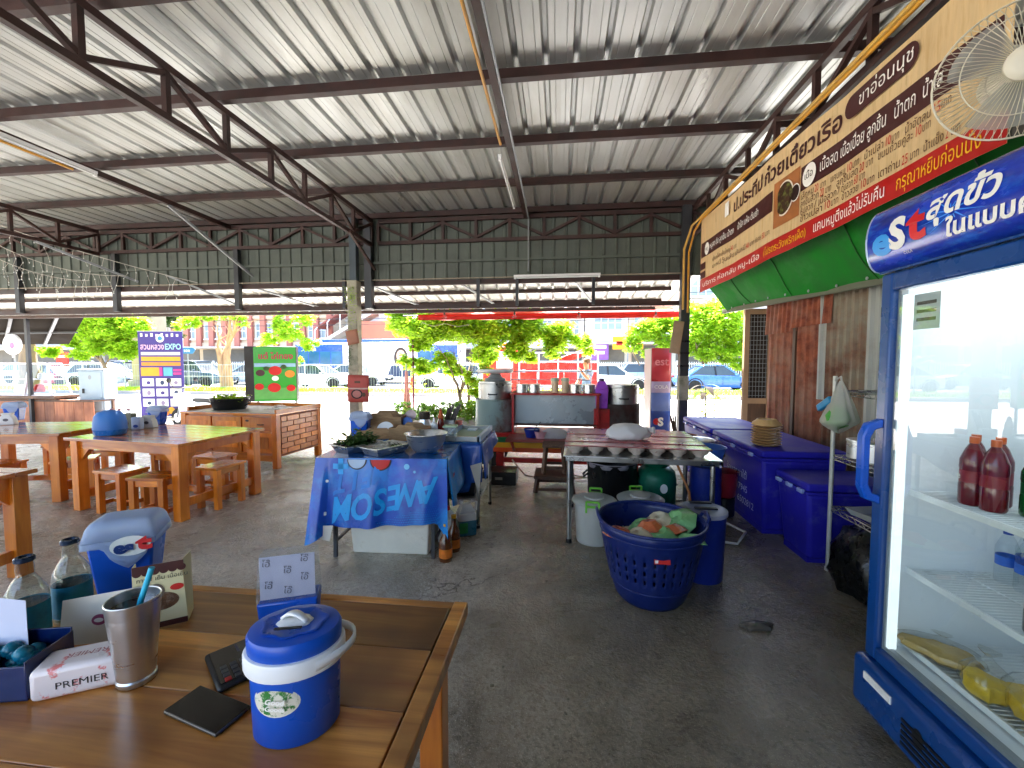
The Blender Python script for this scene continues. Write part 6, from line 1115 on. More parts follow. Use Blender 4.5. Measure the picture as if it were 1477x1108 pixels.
t = thing('red_bucket', 'dark red plastic bucket in front of the ice box', 'bucket', (1.60, 4.2, .0)); G().shell([(.001,.2),(.09,.2),(.1,.22),(.12,.44),(.13,.445)], 28).obj('bucket_body', pm('dark_red_plastic', '#7d1620', .35), t, solid=.004, smooth=50); G().lathe([(.08,0),(.1,.02),(.1,.19),(0,.195)], 18).obj('bucket_stand', BLACK_PL, t, smooth=40)
# ================================================================ WIRE RACK
WR = pm('chrome_wire', '#b9bcba', .25, .9, .05); PW = pm('rack_post_paint', '#c2c4bd', .4, .2, .15, 8, dirt='#7a5a3a', dscale=5, dlo=.6, dhi=.75)
rk = thing('wire_rack', 'chrome wire shelf rack beside the fridge', 'rack', (1.93, 3.16, 0)); L_, D_ = 1.0, .42
for x, y in ((0,0),(D_,0),(0,-L_),(D_,-L_)): G().tube([(x,y,.02),(x,y,1.4)], .0135, 12).lathe([(.02,0),(.02,.025)], 12, (x,y,0)).obj('post', PW, rk, smooth=50); 
def wshelf(z):
    g = G()
    for x in (0, D_):
        for dz in (0,-.028): g.tube([(x,-.014,z+dz),(x,-L_+.014,z+dz)], .0035, 6)
        k = 26; g.tube([(x,-.014-(L_-.03)*i/k,z-(.028 if i % 2 else 0)) for i in range(k+1)], .0022, 5)
    for y in (-.0,-L_):
        for dz in (0,-.028): g.tube([(.014,y,z+dz),(D_-.014,y,z+dz)], .0035, 6)
        g.tube([(.014+(D_-.03)*i/12,y,z-(.028 if i % 2 else 0)) for i in range(13)], .0022, 5)
    for i in range(16): x = .02+(D_-.04)*i/15; g.tube([(x,-.01,z+.003),(x,-L_+.01,z+.003)], .0018, 4)
    g.obj('wire_shelf', WR, rk)
for z in (1.30, .84, .47): wshelf(z)
k = 0
for i in range(4):
    for j in range(2):
        t = thing('steel_canister', 'steel canister on the middle rack shelf, %s row, %s from the post' % (('front','back')[j], ('nearest','second','third','fourth')[i]), 'canister', (1.93+.1+j*.17, 3.16-.1-i*.15, .846), 0, 'steel canisters on the wire rack'); G().lathe([(0,0),(.062,0),(.062,.11),(.066,.112),(.066,.125),(.055,.13),(0,.13)], 24).obj('canister_body', STAIN, t, smooth=40)
t = thing('glass_tray', 'shallow clear tray on the lowest rack shelf', 'tray', (2.08, 2.85, .478), .2); g = G().taper((0,0,0),(.2,.3),(.24,.36),.04); g.f.pop(1); g.m.pop(1); g.obj('tray_body', frost('clear_box2', (.85,.88,.86), .35), t, solid=.004)
t = thing('black_sack', 'crumpled black plastic sack under the wire rack', 'sack', (2.05, 2.85, 0)); G().lathe([(0,0),(.2,0),(.23,.1),(.22,.25),(.17,.38),(.08,.43),(0,.42)], 40, sy=1.15, fn=lambda th,z: 1+.1*sin(5*th+z*9)+.05*sin(11*th-z*25)).obj('sack_body', pm('black_sack', '#0f1011', .3, 0, .3, 20, .5, 25), t, smooth=60)
t = thing('black_sack', 'smaller black sack under the wire rack nearer the fridge', 'sack', (2.1, 2.4, 0)); G().lathe([(0,0),(.19,0),(.21,.1),(.2,.25),(.13,.36),(.05,.4),(0,.4)], 36, fn=lambda th,z: 1+.1*sin(4*th+z*9)+.05*sin(9*th-z*25)).obj('sack_body', pm('black_sack', '#0f1011', .3), t, smooth=60)
hb = thing('hanging_bag', 'milky plastic bag with green goods hung on the rack post', 'bag', (1.905, 3.06, 1.37)); BF = frost('thin_bag', (.82,.84,.8), .55)
def bagf(a, b_):
    th = 2*pi*a; z = -.36*b_; w = .012+.13*min(1, b_*1.25)**.9; sk = .035*b_*sin(b_*2)
    if b_ > .8: w *= max(.05, 1-((b_-.8)/.2)**2*.95)
    f = 1+.1*sin(3*th+b_*3)+.06*sin(9*th)
    return (w*.55*sin(th)*f, w*1.05*cos(th)*f, z-.05*cos(th)*b_*(1 if cos(th) < 0 else 0))
G().grid(bagf, 36, 18).obj('bag_film', BF, hb, smooth=70)
G().lathe([(0,-.33),(.06,-.3),(.07,-.24),(.045,-.19),(0,-.17)], 20, (0,.0,0), fn=lambda th,z: 1+.15*sin(3*th)).obj('green_goods', pm('green_goods', '#3f9a3a', .4, 0, .3, 15), hb, smooth=50); G().box((0,0,0), (.03,.16,.05)).obj('blue_pack', pm('cyan_pack', '#2b86b8', .3, 0, .2, 9), hb, bevel=.008)
o = [c for c in hb.children if c.name.startswith('blue_pack')][0]; o.location = (-.02,.13,-.17); o.rotation_euler = (radians(-30),0,0)
G().tube([(.02,.09,.0),(.0,.0,.03),(0,-.01,-.02)], .006, 6).obj('bag_handle', BF, hb, smooth=50)
# ================================================================ BEYOND THE OPENING: STALLS AND SIGNS
def pX(px, Y): return Y*tan(atan((px-738.5)/FPX)-YAW)
la = thing('dark_awning', 'dark brown sloping awning of the next stall at the left', 'awning', (0,0,0)); DA = pm('awning_underside', '#1c1712', .9, 0, .15, 2, spec=.05)
ya = 9.0; q = [atY(-60,497,ya+1.5), atY(100,496,ya+1.5), atY(124,453,ya), atY(-60,457,ya)]
G().add(q, [(0,1,2,3)]).obj('awning_sheet', DA, la, solid=.02)
for f in (.12, .42, .78): a = q[0].lerp(q[1], f); b_ = q[3].lerp(q[2], f); G().bar(a-Vector((0,0,.05)), b_-Vector((0,0,.05)), .06, .06).obj('awning_rib', STEEL_DK, la)
G().bar(q[0].lerp(q[3],.5)-Vector((0,0,.06)), q[1].lerp(q[2],.5)-Vector((0,0,.06)), .04, .04).obj('awning_rail', STEEL_DK, la)
for f in (.02,.55): a = q[0].lerp(q[3],.9).lerp(q[1].lerp(q[2],.9), f); G().bar(a, Vector((a.x,a.y,-.1)), .07,.07).obj('awning_post', STEEL_DK, la)
Yp = 9.2; PLK = wood('red_plank', '#9a5a3c', '#c07e58', .6, 1., 0, 2)
pc = thing('plank_counter', 'reddish vertical plank stall counter at the left', 'counter', (0,0,0)); zt = atY(80,576,Yp).z
xs = [-14.9 + i*.285 for i in range(0, 12)]; xr = pX(133, Yp)
i = 0; x = xr
while x > xr-2.9: o = G().box((0,0,0), (.275,.03,zt+.12)).obj('plank', PLK, pc, bevel=.004); o.location = (x-.14, Yp, (zt-.14)/2); x -= .285
G().bx(xr-2.95, xr+.02, Yp-.03, Yp+.5, zt-.06, zt-.02).obj('counter_top', DKWOOD, pc); G().bx(xr-2.95, xr-1.0, Yp-.1, Yp+.5, zt+.02, zt+.09).obj('case_shelf', DKWOOD, pc); G().bx(xr-2.9,xr-2.85,Yp+.45,Yp+.5,-.1,zt-.06).bx(xr-.05,xr,Yp+.45,Yp+.5,-.1,zt-.06).obj('leg', DKWOOD, pc); G().bx(xr-2.9,xr-1.05,Yp+.0,Yp+.45,zt-.02,zt+.02).obj('riser', DKWOOD, pc)
gc = thing('glass_cabinet', 'slanted glass food display cabinet on the plank counter', 'display cabinet', (xr-2.0, Yp+.15, zt+.091)); FRW = pm('white_frame', '#d8d6e0', .4, .2, .05); hw2, hh = .86, .82
def cabpt(x, y, z): return (x, y, z)
P0 = [(-hw2,-.2,0),(hw2-.02,-.2,0),(hw2-.02,.25,0),(-hw2,.25,0)]; P1 = [(-hw2,-.05,hh),(hw2-.28,-.05,hh),(hw2-.28,.25,hh),(-hw2,.25,hh)]
for i in range(4): G().bar(P0[i], P0[(i+1)%4], .035,.035).obj('frame_bar', FRW, gc); G().bar(P1[i], P1[(i+1)%4], .035,.035).obj('frame_bar', FRW, gc); G().bar(P0[i], P1[i], .035,.035,(0,1,0)).obj('frame_bar', FRW, gc)
G().bar((.05,-.2,0),(.05,-.05,hh),.04,.04,(0,1,0)).obj('frame_bar', FRW, gc); G().bx(-hw2+.03,hw2-.16,-.1,.24,.4,.415).obj('glass_shelf', FRW, gc); G().add([P0[0],P0[1],P1[1],P1[0]], [(0,1,2,3)]).obj('front_pane', GLASS, gc); G().add([P0[1],P0[2],P1[2],P1[1]], [(0,1,2,3)]).obj('side_pane', GLASS, gc)
for x, y, z, r_, m_, nm in ((.25,.05,.42,.09,WHITE_PL,'white_pack'),(.48,.05,.42,.08,WHITE_PL,'white_pack'),(.2,.02,.08,.12,R_INK,'red_pack'),(.62,0,.02,.06,WHITE_PL,'cup'),(-.4,.05,.02,.14,WHITE_PL,'white_pack')): G().lathe([(0,0),(r_*.8,0),(r_,r_*.7),(r_*.7,r_*1.6),(0,r_*1.8)], 14, (x,y,z), fn=lambda th,zz: 1+.1*sin(4*th)).obj(nm, m_, gc, smooth=40)
p = atY(100,470,Yp+.2)
b = thing('white_lamp_sign', 'small white round sign standing on the glass cabinet', 'sign', (pX(17,Yp+.2), Yp+.25, atY(17,515,Yp+.2).z)); G().tube([(0,0,-.02),(0,0,.1)], .02, 8).obj('stem', FRW, b); G().lathe([(0,-.03),(.26,-.03),(.28,0),(.26,.03),(0,.03)], 24, (0,0,.33), M=Matrix.Rotation(pi/2,3,'X')).obj('sign_face', WHITE_PL, b, smooth=40); G().disc((.03,-.035,.3), .07, 14, Matrix.Rotation(pi/2,3,'X'), 1.2).obj('pink_mark', pm('pink_mark', '#c06a9a', .4), b)
Yb = 9.6; b = thing('utility_box', 'grey metal utility cabinet on a concrete plinth', 'cabinet', (pX(141,Yb), Yb, 0), radians(12)); zb_, zt_ = atY(141,592,Yb).z, atY(141,534,Yb).z; UB = pm('utility_grey', '#9fb0bd', .45, .1, .06, 4)
G().bx(-.3,.3,-.2,.2,zb_,zt_).obj('cabinet_body', UB, b, bevel=.012); G().bx(-.32,.32,-.22,.22,zt_,zt_+.035).obj('cabinet_roof', UB, b, bevel=.01); G().bx(-.26,.24,-.214,-.2,zb_+.05,zt_-.04).obj('cabinet_door', UB, b, bevel=.006); G().bx(-.2,-.16,-.235,-.214,(zb_+zt_)/2-.06,(zb_+zt_)/2+.06).obj('door_handle', BLACK_PL, b); G().bx(-.26,.26,-.17,.17,-.15,zb_).obj('plinth', KERBM, b, bevel=.01); G().disc((-.02,-.2155,zt_-.18), .04, 10, Matrix.Rotation(pi/2,3,'X'), 1.5).obj('warning_mark', STEEL_GY, b)
# EXPO banner
Ye = 9.4; a, c2 = atY(204,612,Ye), atY(263,478,Ye); b = thing('standing_banner', 'tall purple standing banner with EXPO heading and white picture boxes', 'banner', ((a.x+c2.x)/2, Ye, 0), radians(10)); w, h0, h1 = 1.06, .12, c2.z; VIO = pm('violet_print', '#3f2f86', .4, 0, .12, 2)
G().box((0,.01,(h0+h1)/2),(w,.012,h1-h0)).obj('banner_sheet', VIO, b); G().box((0,0,.06),(w+.04,.2,.1)).obj('base_roll', STAIN_D, b, bevel=.02); G().box((0,.02,h1),(w+.02,.03,.03)).obj('top_rail', STAIN_D, b); G().tube([(0,.05,.1),(0,.05,h1)], .012, 6).obj('pole', STAIN_D, b)
H = h1-h0; vz = lambda v: h1-H*v
def bp_(u0, u1, v0, v1, mat, nm): G().bx(-w/2+w*u0, -w/2+w*u1, .0, .003, vz(v1), vz(v0)).obj(nm, mat, b)
text('สวนหลวง', .2, pm('pink_white', '#e7bcd8', .4), b, (-w*.45,-.002,vz(.18)), bold=.004)['fit'] = w*.53; text('EXPO', .2, pm('cyan_white', '#a5e3ea', .4), b, (w*.1,-.002,vz(.18)), bold=.004)['fit'] = w*.36
G().disc((0,-.001,vz(.08)), .1, 20, Matrix.Rotation(pi/2,3,'X')).obj('round_badge', W_INK, b); G().disc((0,-.003,vz(.08)), .055, 16, Matrix.Rotation(pi/2,3,'X')).obj('badge_center', pm('cyan_badge', '#3f8fae', .4), b)
for i in range(8): bp_(.06+.115*i, .11+.115*i, .02+.01*(i%2), .06, W_INK, 'pennant')
bp_(.06,.94,.24,.275,W_INK,'text_bar'); bp_(.06,.94,.295,.345,YELLOW,'text_bar'); bp_(.06,.94,.36,.4,pm('amber_print', '#e58a2a', .4),'text_bar'); bp_(.04,.45,.42,.52,YELLOW,'offer_box'); bp_(.45,.52,.42,.52,pm('magenta_print', '#d0358a', .4),'offer_box'); bp_(.55,.75,.42,.52,pm('cyan_print', '#5aaed0', .4),'offer_box'); bp_(.77,.95,.44,.465,pm('magenta_print', '#d0358a', .4),'offer_bar'); bp_(.77,.95,.48,.505,pm('magenta_print', '#d0358a', .4),'offer_bar')
for r_ in range(3):
    for c_ in range(3): u = .06+.31*c_; v = .55+.12*r_; bp_(u,u+.26,v,v+.09,W_INK,'picture_box'); G().disc((-w/2+w*(u+.14),-.001,vz(v+.05)), .05, 10, Matrix.Rotation(pi/2,3,'X'), .9+.3*((r_+c_)%2)).obj('picture', [VIO, pm('navy_print', '#2b3a63', .4), pm('grey_print2', '#8c7fa0', .4)][(r_*2+c_)%3], b)
for i in range(5): G().disc((-w*.3+i*.13,-.001,vz(.93+.02*(i%2))), .09, 10, Matrix.Rotation(pi/2,3,'X')).obj('flower_print', [pm('amber_print', '#e58a2a', .4), YELLOW, pm('magenta_print', '#d0358a', .4)][i%3], b)
# scooter
Ys = 9.3; b = thing('motor_scooter', 'white and grey scooter parked behind the wooden counter', 'scooter', (pX(282,Ys), Ys, -.15), radians(80)); SW = pm('scooter_white', '#c9ccd2', .3, 0, .05, coat=.4)
for y in (-.6,.6): w_ = G().lathe([(0,-.05),(.15,-.05),(.22,-.045),(.25,0),(.22,.045),(.15,.05),(0,.05)], 24, (0,y,.25), M=Matrix.Rotation(pi/2,3,'Y')).obj('wheel', TYRE, b, smooth=40); G().lathe([(0,-.056),(.12,-.056),(.12,.056),(0,.056)], 16, (0,y,.25), M=Matrix.Rotation(pi/2,3,'Y')).obj('rim', RIM, w_)
G().prism([(-.75,.5),(-.3,.32),(.15,.3),(.3,.4),(.38,.85),(.46,.9),(.5,.8),(.42,.3),(.2,.2),(-.3,.2),(-.55,.35),(-.8,.45)], -.14, .14, Matrix(((0,0,1,0),(1,0,0,0),(0,1,0,0),(0,0,0,1)))).obj('scooter_body', SW, b, bevel=.03); G().box((0,-.35,.72),(.24,.7,.1)).obj('seat', BLACK_PL, b, bevel=.03); G().box((0,-.4,.58),(.26,.66,.2)).obj('rear_body', SW, b, bevel=.04); G().prism([(-.12,0),(.12,0),(.16,.2),(.1,.3),(-.1,.3),(-.16,.2)], -.04,.1, Matrix.Translation((0,.48,.86)) @ Matrix.Rotation(radians(100),4,'X') @ Matrix.Rotation(pi,4,'X')).obj('front_cowl', SW, b, bevel=.02); G().tube([(-.34,.36,1.02),(-.1,.44,1.0),(.1,.44,1.0),(.34,.36,1.02)], .016, 8).obj('handlebar', BLACK_PL, b, smooth=50)
for s in (-1,1): G().tube([(s*.25,.4,1.02),(s*.3,.44,1.16)], .007, 6).obj('mirror_stem', BLACK_PL, b); G().lathe([(0,-.01),(.055,-.01),(.06,.0),(.0,.02)], 14, (s*.32,.44,1.2), M=Matrix.Rotation(pi/2,3,'X')).obj('mirror', BLACK_PL, b, smooth=40); G().tube([(s*.05,.42,.85),(s*.05,.6,.26)], .022, 8).obj('fork', STEEL_GY, b)
G().lathe([(0,0),(.08,0),(.09,-.03),(0,-.04)], 18, (0,.5,.93), M=Matrix.Rotation(pi/2,3,'X')).obj('headlight', GLASS, b, smooth=40)
# green light-box sign
Yg = 8.6; a, c2 = atY(374,585,Yg), atY(425,503,Yg); b = thing('green_sign', 'green light box food sign with dark side standing behind the wooden counter', 'sign', (a.x, Yg-.15, 0), radians(24)); w = .86; z0, z1 = .62, atY(378,500,Yg).z; GRS = pm('sign_green', '#2f9a2a', .35, 0, .1, 2)
G().bx(0,w,0,.24,z0,z1).obj('sign_case', pm('sign_case', '#26221f', .5, 0, .2), b, bevel=.008); G().bx(.012,w-.012,-.006,-.0,z0+.012,z1-.012).obj('sign_face', GRS, b); G().bx(-.17,-.0,.02,.22,z0,z1).obj('side_case', pm('sign_case', '#26221f', .5), b)
text('แต๋ ไก่ทอง', .17, pm('sign_crimson', '#a8203f', .4), b, (w*.52,-.009,z1-.22), align='CENTER', bold=.005); G().bx(.02,w-.02,-.0085,-.006,z1-.45,z1-.37).obj('blue_band', pm('band_blue', '#8fb8d6', .4), b); G().bx(.012,w-.012,-.0085,-.006,z0+.05,z0+.3).obj('pale_band', pm('band_green', '#5da552', .4), b)
for i, (u, v, r_, m_) in enumerate(((.5,.56,.13,R_INK),(.47,.25,.13,R_INK),(.16,.52,.09,MAR),(.84,.5,.1,pm('amber_print', '#e58a2a', .4)),(.13,.27,.09,R_INK),(.86,.24,.09,R_INK),(.5,.42,.07,W_INK),(.3,.6,.06,LEAF_D),(.7,.63,.06,LEAF_D))): G().disc((w*u,-.009-.0012*i,z0+(z1-z0)*v), r_, 16, Matrix.Rotation(pi/2,3,'X'), .8).obj('dish_print', m_, b)
for x in (.05,w-.05): G().bx(x-.02,x+.02,.1,.14,-.1,z0).obj('leg', STEEL_DK, b)
# drinks sign box by the right post
Yq = 7.7; b = thing('drinks_lightbox', 'red and blue upright drinks cabinet with grey side near the right post', 'cabinet', (pX(939,Yq), Yq, 0), radians(0)); w = .34; z1 = atY(950,500,Yq).z; SB = pm('cabinet_side', '#a79c98', .45, .1, .06, 4)
G().bx(0,w+.02,.01,.6,.04,z1-.03).obj('cabinet_body', SB, b, bevel=.01); g = G(); g.grid(lambda u, v: (w*u, -.02-.04*sin(pi*u), .1+(z1-.12)*v), 8, 2); 
def qf(z0, z1_, mat, nm): G().grid(lambda u, v: (.005+(w-.01)*u, -.02-.03*sin(pi*u), z0+(z1_-z0)*v), 8, 2).obj(nm, mat, b, solid=.004, smooth=60)
qf(1.15,z1-.03,pm('pink_red_print', '#c03a45', .35, 0, .15, 3),'red_panel'); qf(.95,1.15,pm('pale_lilac_print', '#b9a9c9', .35, 0, .2, 3),'pale_panel'); qf(.62,.95,pm('blue_print', '#6f86c9', .35, 0, .2, 3),'blue_panel'); qf(.1,.62,pm('navy_blue_print', '#26479a', .35, 0, .15, 3),'navy_panel')
text('S', .2, W_INK, b, (.17,-.054,.42), align='CENTER', bold=.01); G().disc((.1,-.053,.43), .06, 16, Matrix.Rotation(pi/2,3,'X')).obj('red_mark', R_INK, b); text('est', .2, pm('pink_letter', '#e08a92', .4), b, (.17,-.054,1.5), align='CENTER', bold=.004); text('COLA', .09, W_INK, b, (.17,-.054,1.05), align='CENTER')
tag(G().tube([(pX(596,10.5),10.5,-.15),(pX(596,10.5),10.5,2.2)], .025, 8).obj('flag_pole', pm('maroon_pole', '#6b2540', .5), smooth=50), 'thin dark red pole standing by the hedge', 'pole')
b = thing('folded_umbrella', 'folded pale reddish umbrella leaning by the dark red pole', 'umbrella', (pX(586,10.2), 10.2, -.15)); G().lathe([(0,0),(.12,.0),(.13,.02),(.03,.03)], 16).obj('base', KERBM, b); G().lathe([(.13,.1),(.11,.35),(.055,.95),(.03,1.4),(0,1.45)], 16, fn=lambda th,z: 1+.2*sin(5*th)).obj('canopy', pm('pale_red_cloth', '#b98076', .7, 0, .15, 8), b, smooth=40); G().tube([(0,0,0),(0,0,1.6)], .018, 8).obj('pole', STEEL_GY, b)

# ================================================================ TREES AND PLANTS
def crown(nm, blobs, n, l0, l1, mat, parent, seed, squash=.75, wr=.45):
    rr = random.Random(seed); tot = sum(b[3]**2 for b in blobs); g = G(); V, Fs, Ms = g.v, g.f, g.m
    for (x, y, z, r) in blobs:
        k = int(n*r*r/tot); subs = [(rr.gauss(0,1), rr.gauss(0,1), rr.gauss(0,1)) for _ in range(max(4, k//45))]
        for s in subs:
            d = sqrt(sum(q*q for q in s)) or 1; rad = r*rr.uniform(.45,1.); c = (x+s[0]/d*rad, y+s[1]/d*rad, z+s[2]/d*rad*squash)
            for _ in range(45):
                p = Vector((c[0]+rr.gauss(0,r*.14), c[1]+rr.gauss(0,r*.14), c[2]+rr.gauss(0,r*.1))); l = rr.uniform(l0, l1); a = rr.uniform(0, 6.283)
                t = Vector((cos(a), sin(a), rr.uniform(-.9,.35))).normalized(); sd = t.cross(Vector((rr.gauss(0,.6), rr.gauss(0,.6), 1))).normalized(); wd = l*wr; kx = len(V)
                V += [tuple(p), tuple(p+t*l*.5+sd*wd*.5), tuple(p+t*l), tuple(p+t*l*.5-sd*wd*.5)]; Fs.append([kx,kx+1,kx+2,kx+3]); Ms.append(0)
    return g.obj(nm, mat, parent)
def limb(g, p, d, l, r, rr, depth, ends):
    pts = [Vector(p)]; rs = [r]; d = Vector(d).normalized()
    for i in range(4): d = (d+Vector((rr.gauss(0,.13), rr.gauss(0,.13), rr.gauss(.03,.08)))).normalized(); pts.append(pts[-1]+d*l/4); rs.append(r*(1-.13*(i+1)))
    g.tube(pts, rs, 8); ends.append(pts[-1])
    if depth:
        for k in range(2 if depth < 2 else 3): a = rr.uniform(0, 6.28); nd = (d+Vector((cos(a)*.75, sin(a)*.75, rr.uniform(-.1,.35)))).normalized(); limb(g, pts[rr.choice((3,4))], nd, l*.68, rs[-1]*.75, rr, depth-1, ends)
def tree(loc, label, blobs, n, l0, l1, mat, seed, trunks, rt=.1, lt=1.2, depth=2, nm='street_tree', group=None, trunk_mat=None):
    t = thing(nm, label, 'tree', loc, 0, group); rr = random.Random(seed); g = G(); ends = []
    for (dx, dy, d) in trunks: limb(g, (dx, dy, -.05), d, lt, rt, rr, depth, ends)
    g.obj('trunk', trunk_mat or BARK, t, smooth=60); crown('crown', blobs, n, l0, l1, mat, t, seed+1); return t
Yt = 10.6; cxp = lambda px, py, Y=Yt, r=1.: None
def blob(loc, px, py, Y, r): p = atY(px, py, Y); return (p.x-loc[0], p.y-loc[1], p.z-loc[2], r)
L0 = (pX(668,Yt), Yt, -.1)
tree(L0, 'small leafy yellow green tree with thin forked stems beyond the prep table', [blob(L0,*q) for q in ((585,470,10.5,.4),(608,495,10.7,.3),(625,470,10.4,.6),(668,468,10.8,.62),(710,478,10.5,.55),(760,475,10.8,.5),(805,480,10.6,.4),(838,492,10.7,.26),(640,520,10.5,.3),(612,530,10.6,.3),(655,535,10.7,.25),(590,520,10.6,.25),(745,505,10.6,.35),(800,500,10.7,.35),(700,512,10.9,.35),(765,515,10.6,.17),(850,505,10.8,.14),(650,430,10.8,.8),(740,430,10.8,.8),(590,440,10.8,.6))], 52000, .08, .17, LEAF_Y, 3, [(0,0,(-.3,0,1)),(.05,0,(.25,.1,1)),(0,.05,(.0,-.1,1))], .06, 1.15, 2)
L1 = (pX(694,10.2), 10.2, -.1)
tree(L1, 'narrow bright yellow green bush beside the left stock pot', [blob(L1,*q) for q in ((694,560,10.2,.32),(688,590,10.2,.34),(676,545,10.2,.2),(712,560,10.2,.25),(700,530,10.2,.2),(680,615,10.1,.26),(706,600,10.2,.26),(697,500,10.3,.18))], 9000, .06, .11, LEAF_Y, 9, [(0,0,(0,0,1))], .03, .7, 1, nm='bush')
hd2 = thing('hedge', 'low trimmed green hedge behind the prep table', 'hedge', (pX(645,9.9), 9.9, 0)); crown('foliage', [(x*.22, y*.2, .18+.2*k, .24) for x in range(-5, 5) for y in (-1, 1) for k in (0, 1)], 9000, .05, .1, LEAF, hd2, 21); G().bx(-1.2,1.1,-.3,.3,-.14,.12).obj('planter', KERBM, hd2, bevel=.01)
Lg = lambda px, Y, z=-.02: (pX(px,Y), Y, z)
L2 = Lg(165, 20.4); tree(L2, 'dense bright green tree on the verge left of the purple banner', [blob(L2,*q) for q in ((130,470,20.2,.9),(165,475,20.4,1.1),(190,470,20.6,.8),(150,500,20.2,.75),(178,505,20.3,.7),(105,490,20.5,.6),(70,505,20.8,.45),(120,510,20.4,.5),(150,450,20.4,1.4),(90,450,20.6,1.2),(195,500,20.6,.5))], 30000, .13, .26, LEAF_Y, 5, [(0,0,(.05,0,1))], .14, 1.9, 2, group='trees along the verge')
L3 = Lg(42, 20.8); tree(L3, 'thick brown old trunk below the dark awning at the left', [blob(L3,*q) for q in ((20,440,20.8,1.6),(60,440,20.8,1.5),(-10,450,21,1.2),(100,435,21,1.2))], 6000, .14, .26, LEAF, 7, [(0,0,(.02,0,1))], .5, 3.2, 2)
L4 = Lg(322, 26.0-3.4); L4 = (pX(325,22.2), 22.2, -.02); tree(L4, 'old tree with leaning pale brown trunk and sparse spreading branches', [blob(L4,*q) for q in ((275,462,22,.55),(255,470,22,.35),(300,455,22.5,.5),(385,490,22,.55),(420,480,22,.75),(445,495,22.2,.55),(405,470,22.3,.6),(440,460,22.3,.6),(430,520,22.2,.35),(350,462,22.6,.4),(320,440,22.4,1.),(400,440,22.4,.9))], 13000, .12, .24, LEAF_Y, 13, [(0,0,(-.22,0,1)),(.15,.05,(.1,0,1))], .3, 2.6, 3, trunk_mat=pm('tan_bark', '#a8835f', .9, 0, .3, 5, .6, 14, stretch=(1,1,.2)))
L5 = Lg(1015, 27.5, -.15); tree(L5, 'broad round bright green tree behind the blue car', [blob(L5,*q) for q in ((1000,480,27.3,1.1),(1035,470,27.5,1.5),(1065,490,27.3,1.0),(1020,505,27.2,.9),(995,500,27.6,.7),(1050,510,27.2,.8),(1078,505,27.6,.6),(1040,450,27.6,1.3),(1065,525,27.2,.5),(1000,455,27.6,1.0))], 26000, .15, .3, LEAF_Y, 15, [(0,0,(0,0,1))], .17, 1.7, 2)
L6 = Lg(930, 29.0, -.15); tree(L6, 'yellow green tree left of the right post behind the drinks cabinet', [blob(L6,*q) for q in ((925,480,29,.9),(945,470,29,1.1),(960,490,29,.8),(915,500,29,.6),(935,510,29,.5),(910,490,29.3,.5),(960,465,29,1.))], 12000, .15, .3, LEAF_Y, 17, [(0,0,(0,0,1))], .13, 1.6, 2)
L7 = Lg(240, 26.5, -.15); tree(L7, 'dark green tree far behind the purple banner', [blob(L7,*q) for q in ((240,450,27,1.2),(255,462,27,.9),(262,480,27,.5),(225,445,27,1.0))], 3500, .16, .3, LEAF_D, 19, [(0,0,(0,0,1))], .12, 2.2, 1)
# plant by the right post
b = thing('broadleaf_plant', 'young plant with large reddish drooping leaves right of the post', 'plant', (pX(1010,8.3), 8.0, -.05)); G().tube([(0,0,0),(.02,0,.6),(0,0,1.1)], [.02,.014,.008], 8).obj('stem', BARK, b, smooth=50)
LR = leafmat('leaf_reddish', (.10,.075,.045), (.19,.14,.08), .25)
for i in range(9):
    a = i*2.4; l = R.uniform(.28,.42); d = Vector((cos(a), sin(a), 0)); z0 = 1.12-.02*i; o = G().grid(lambda u, v, l=l, d=d, z0=z0: tuple(d*l*u + d.cross(Vector((0,0,1)))*((v-.5)*.13*sin(pi*min(1,u*.93+.06))) + Vector((0,0,z0+.15*u-.55*l*1.6*u*u))), 6, 2).obj('leaf', LR if i % 3 else LEAF, b, smooth=70)
leaves('small_leaves', 420, lambda r: (r.gauss(.15,.28), r.gauss(.1,.2), r.uniform(.3,.95)), .05, .1, LEAF_Y, b); G().tube([(0,0,.1),(.3,.05,.5),(.5,.1,.75)], .008, 5).tube([(0,0,.1),(-.2,.05,.4),(-.3,.1,.6)], .007, 5).tube([(0,0,.1),(.2,.1,.5),(.22,.1,.9)], .007, 5).obj('twigs', BARK, b)
b = thing('small_shrub', 'sparse sapling on the verge beside the cone', 'shrub', (pX(600,19.6), 19.6, 0)); leaves('foliage', 160, lambda r: (r.gauss(0,.2), r.gauss(0,.2), r.uniform(.1,1.2)), .1, .2, LEAF_Y, b); G().tube([(0,0,-.05),(0,0,1.1)], .02, 6).obj('stem', BARK, b)

